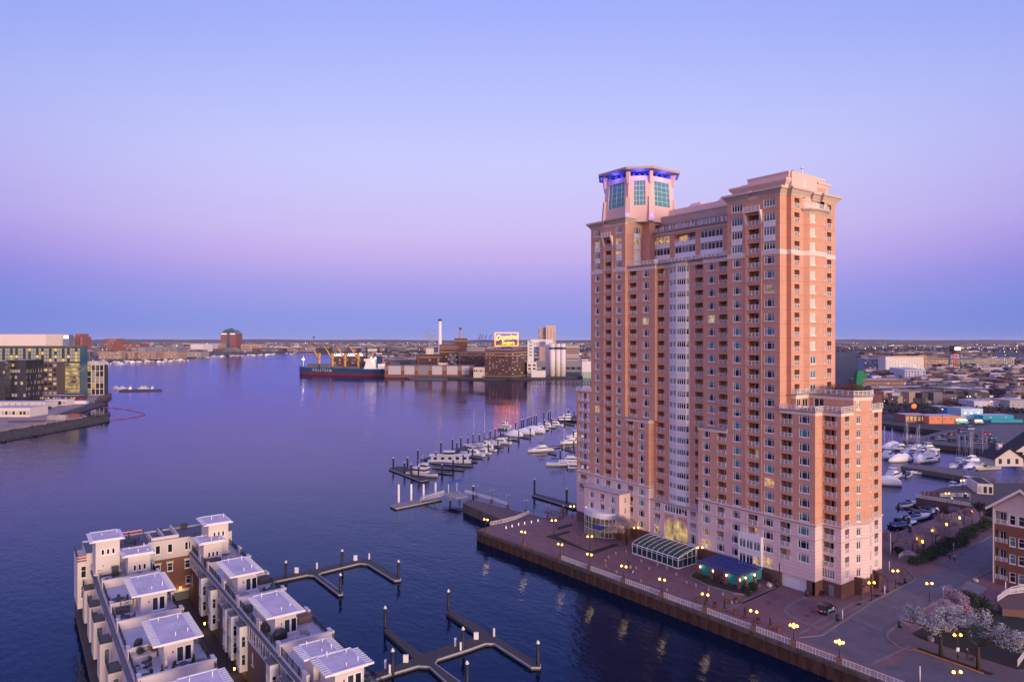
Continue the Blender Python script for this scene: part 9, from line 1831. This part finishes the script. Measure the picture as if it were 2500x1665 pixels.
# parking lot
land('parking_lot', [(2304, 1051), (2207, 1076), (2440, 1099), (2700, 1125), (2700, 1040), (2420, 1036)], 2.25, mat('asphalt', (.11, .10, .115), .9, var=.15, vs=.2))
for i, (x, y, c, kd, lab) in enumerate(((1050, 280, (.6, .58, .6), 'suv', 'white pickup in the corner of the parking lot'), (965, 262, (.03, .05, .12), 'sedan', 'dark blue car left of the white pickup'), (1135, 235, (.06, .08, .16), 'suv', 'blue car behind the white pickup'), (1245, 205, (.12, .01, .015), 'suv', 'dark red car beside the blue van'), (1400, 170, (.05, .09, .2), 'van', 'large blue van in the parking lot'), (1520, 125, (.25, .33, .48), 'van', 'pale blue van nearest the street'), (1245, 300, (.015, .016, .02), 'suv', 'black car below the dark red one'), (1440, 270, (.02, .02, .03), 'suv', 'black car in the middle of the parking lot'), (1590, 230, (.025, .03, .05), 'sedan', 'dark car right of the pale blue van'), (1770, 195, (.35, .015, .02), 'sedan', 'bright red car alone in the parking lot'), (1870, 258, (.02, .22, .25), 'sedan', 'teal car near the white houses'), (1610, 300, (.03, .03, .04), 'sedan', 'dark car in the lower parking row, left'), (1690, 315, (.02, .02, .03), 'suv', 'black car in the lower parking row, middle'), (1650, 345, (.5, .48, .52), 'sedan', 'white car in the lowest parking row'), (1860, 310, (.02, .03, .05), 'suv', 'dark car below the teal one'), (1850, 360, (.02, .02, .025), 'sedan', 'black car in the lowest parking row, right'), (1960, 340, (.1, .15, .25), 'sedan', 'blue-grey car at the foot of the white house'))):
 make_car('parked_car', lab, c7(x, y, 2.27), -.5 + (i % 3) * .1, c, 'van' if kd == 'van' else kd, 'van' if kd == 'van' else 'car', 'cars in the parking lot', L=5.6 if kd == 'van' else 4.6, H=2.4 if kd == 'van' else 1.6)
make_car('food_truck', 'turquoise painted delivery truck outside the restaurant', at(2346, 1034, 2.27), -.6, (.05, .42, .48), 'van', 'truck', L=8.5, W=2.5, H=3.2); make_car('parked_car', 'silver van beside the turquoise truck', at(2388, 1033, 2.27), -.6, (.4, .42, .48), 'van', 'van', L=6, H=2.3)
# brick wharf, its fence and the gabled houses at the right edge
wp = [tuple(at(x, y, 3.2)[:2]) for x, y in ((2236, 1214), (2370, 1236), (2560, 1262), (2560, 1180), (2400, 1178), (2300, 1190))]; b = MB(); b.prism(wp, -3, 3.2); tag(b.obj('brick_wharf', [brickmat('wharf_brickwork', (.11, .065, .06), (.09, .055, .05), (.07, .05, .05), .6, .2)]), 'brick-paved wharf with a fence right of the basin', 'wharf')
fence([wp[0], wp[1]], 3.2, 'white fence along the basin edge of the brick wharf', 'wharf_fence', 3); fence([tuple(at(x, y, 3.2)[:2]) for x, y in ((2296, 1212), (2368, 1212), (2368, 1222))], 3.2, 'white inner fence on the brick wharf', 'wharf_fence', 3)
for i, x in enumerate((650, 716, 792, 885)): pot_p = at(2150 + x / 6.271, 1200 + 45 / 6.271, 3.2); t = thing('red_planter', ORD[i] + ' red flower tub along the wharf fence', 'planter', pot_p, 0, 'red tubs on the wharf'); m = MB(); m.cone(0, 0, 0, .6, .4, .5, 8); m.obj('tub', [TERR], t); m = MB(); leaf_cloud(m, rr, (0, 0, .8), (.5, .5, .35), 90, .1); m.obj('plants', [mat('red_flowers', (.25, .02, .02), .8)], t)
GB = thing('gabled_apartments', 'brick and cream gabled apartment building at the right edge', 'apartment building', (166.7, 52, PZ)); LG = Vector((166.7, 52, PZ)); YG0, YG1 = 56.3, 46.0; XG = 166.7
b = MB(); hs = []; org = (XG, YG0)
for zt in (19.2, 15.3, 11.4, 7.6): hs.append((.5, 2.6, zt - 2.6 - 1.2, zt - 1.2, 1.4, 0)); add_balcony(GB, LG, org, RF, .5, zt - 3.8, 2.1, 2.5, 1.4, G_dark[1])
for u in (onX(2472, XG), onX(2494, XG), 49.6, 47.4):
 for zt, h in ((17.7, 2.3), (13.2, 2.2), (9.6, 2.2), (5.9, 2.3)): uu = YG0 - u - .55; win_hole(GB, LG, b, org, RF, uu, zt - h + .2, 1.1, h - .3, 'one', HR.choice(G_teal + G_dark), hs)
wallmb(b, org, RF, YG0 - YG1, PZ, 15.3, [h for h in hs if h[3] < 15.3], 1); wallmb(b, org, RF, YG0 - YG1, 15.3, 19.0, [h for h in hs if h[2] > 15.299], 0)
yr = 51.2; b.poly([(XG, YG0, 19.0), (XG, YG1, 19.0), (XG, yr, 22.8)], 0); b.poly([(XG, YG0, PZ), (XG + 30, YG0, PZ), (XG + 30, YG0, 19), (XG, YG0, 19)], 1); b.poly([(XG, YG1, PZ), (XG + 30, YG1, PZ), (XG + 30, YG1, 19), (XG, YG1, 19)], 1); b.obj('wall', [CREAM, TBR], GB, -LG)
m = MB()
for ya, za, yb_, zb_ in ((YG0 + 1.0, 18.3, yr, 23.1), (yr, 23.1, YG1 - 1.0, 18.3)): m.loft([[(XG - .9, ya, za), (XG - .9, yb_, zb_), (XG - .9, yb_, zb_ + .25), (XG - .9, ya, za + .25)], [(XG + 30, ya, za), (XG + 30, yb_, zb_), (XG + 30, yb_, zb_ + .25), (XG + 30, ya, za + .25)]], 0, True, False)
m.obj('roof', [mat('dark_shingle', (.03, .028, .035), .9, var=.2, vs=2)], GB, -LG); m = MB()
for ya, za, yb_, zb_ in ((YG0 + 1.0, 18.3, yr, 23.1), (yr, 23.1, YG1 - 1.0, 18.3)): m.loft([[(XG - 1.0, ya, za - .3), (XG - 1.0, yb_, zb_ - .3), (XG - 1.0, yb_, zb_ + .27), (XG - 1.0, ya, za + .27)], [(XG - .9, ya, za - .3), (XG - .9, yb_, zb_ - .3), (XG - .9, yb_, zb_ + .27), (XG - .9, ya, za + .27)]], 0, True, False)
m.obj('barge_board', [M_white], GB, -LG); m = MB(); m.box(XG - .2, XG - .05, YG0 - .3, YG0 - .1, PZ, 18.5); m.obj('corner_board', [M_white], GB, -LG)
DSH = mat('dark_shingle', (.03, .028, .035))
for lab, px0, px1, pyb, pye, pyr, D in (('cream gabled house with dark roof above the wharf', 2430, 2498, 1180, 1118, 1096, 275), ('cream chimneyed house at the upper right edge', 2482, 2610, 1130, 1098, 1056, 310)):
 p = onR(px0, D); q = onR(px1, D); t = thing('gabled_house', lab, 'house', (p.x, p.y, 3), math.atan2(q.y - p.y, q.x - p.x)); W = (q - p).length; k = D / F; ze, zr_ = [CZ - (y - 830) * k - 3 for y in (pye, pyr)]; b = MB(); hs = []
 for f in (.12, .42, .72): hs.append((W * f, W * f + 1.3, ze - 2.4, ze - .6, .1, 1)); hs.append((W * f, W * f + 1.3, 1, 3, .1, 1))
 wallmb(b, (0, 0), 0, W, 0, ze, hs, 0); b.poly([(0, 0, ze), (W, 0, ze), (W / 2, 0, zr_)], 0); b.poly([(0, 0, 0), (0, 9, 0), (0, 9, ze), (0, 0, ze)], 0); b.obj('wall', [CREAM, WIND], t); m = MB()
 for xa, za, xb, zb_ in ((-1, ze - .6, W / 2, zr_ + .3), (W / 2, zr_ + .3, W + 1, ze - .6)): m.loft([[(xa, -.8, za), (xb, -.8, zb_), (xb, -.8, zb_ + .3), (xa, -.8, za + .3)], [(xa, 9, za), (xb, 9, zb_), (xb, 9, zb_ + .3), (xa, 9, za + .3)]], 0, True, False)
 m.obj('roof', [DSH], t); m = MB(); m.box(W * .3, W * .3 + 1.6, 3, 4.4, ze, zr_ + 1.5); m.obj('chimney', [CREAM], t)
blk('boat_house', 'low white boathouse with glazed doors on the wharf', 2386, 2425, 1205, 1180, CREAM, None, -.35, 12, z0=3.2, win=(3, 1, .6, .75, 0, .85), litp=0, roof=DSH)
# ================================================================== evening haze
hz = MB(); hz.box(-31000, 31000, -2500, 41000, -6, 135); ho = hz.obj('haze', [bpy.data.materials.new('thin_haze')]); stuff(ho)
hm = ho.data.materials[0]; hm.use_nodes = True; nt = hm.node_tree; nt.nodes.remove(nt.nodes['Principled BSDF'])
pv = nt.nodes.new('ShaderNodeVolumePrincipled'); pv.inputs['Density'].default_value = 0.00002; pv.inputs['Color'].default_value = (0.80, 0.82, 1.0, 1); pv.inputs['Anisotropy'].default_value = 0.0
nt.links.new(pv.outputs[0], nt.nodes['Material Output'].inputs['Volume'])
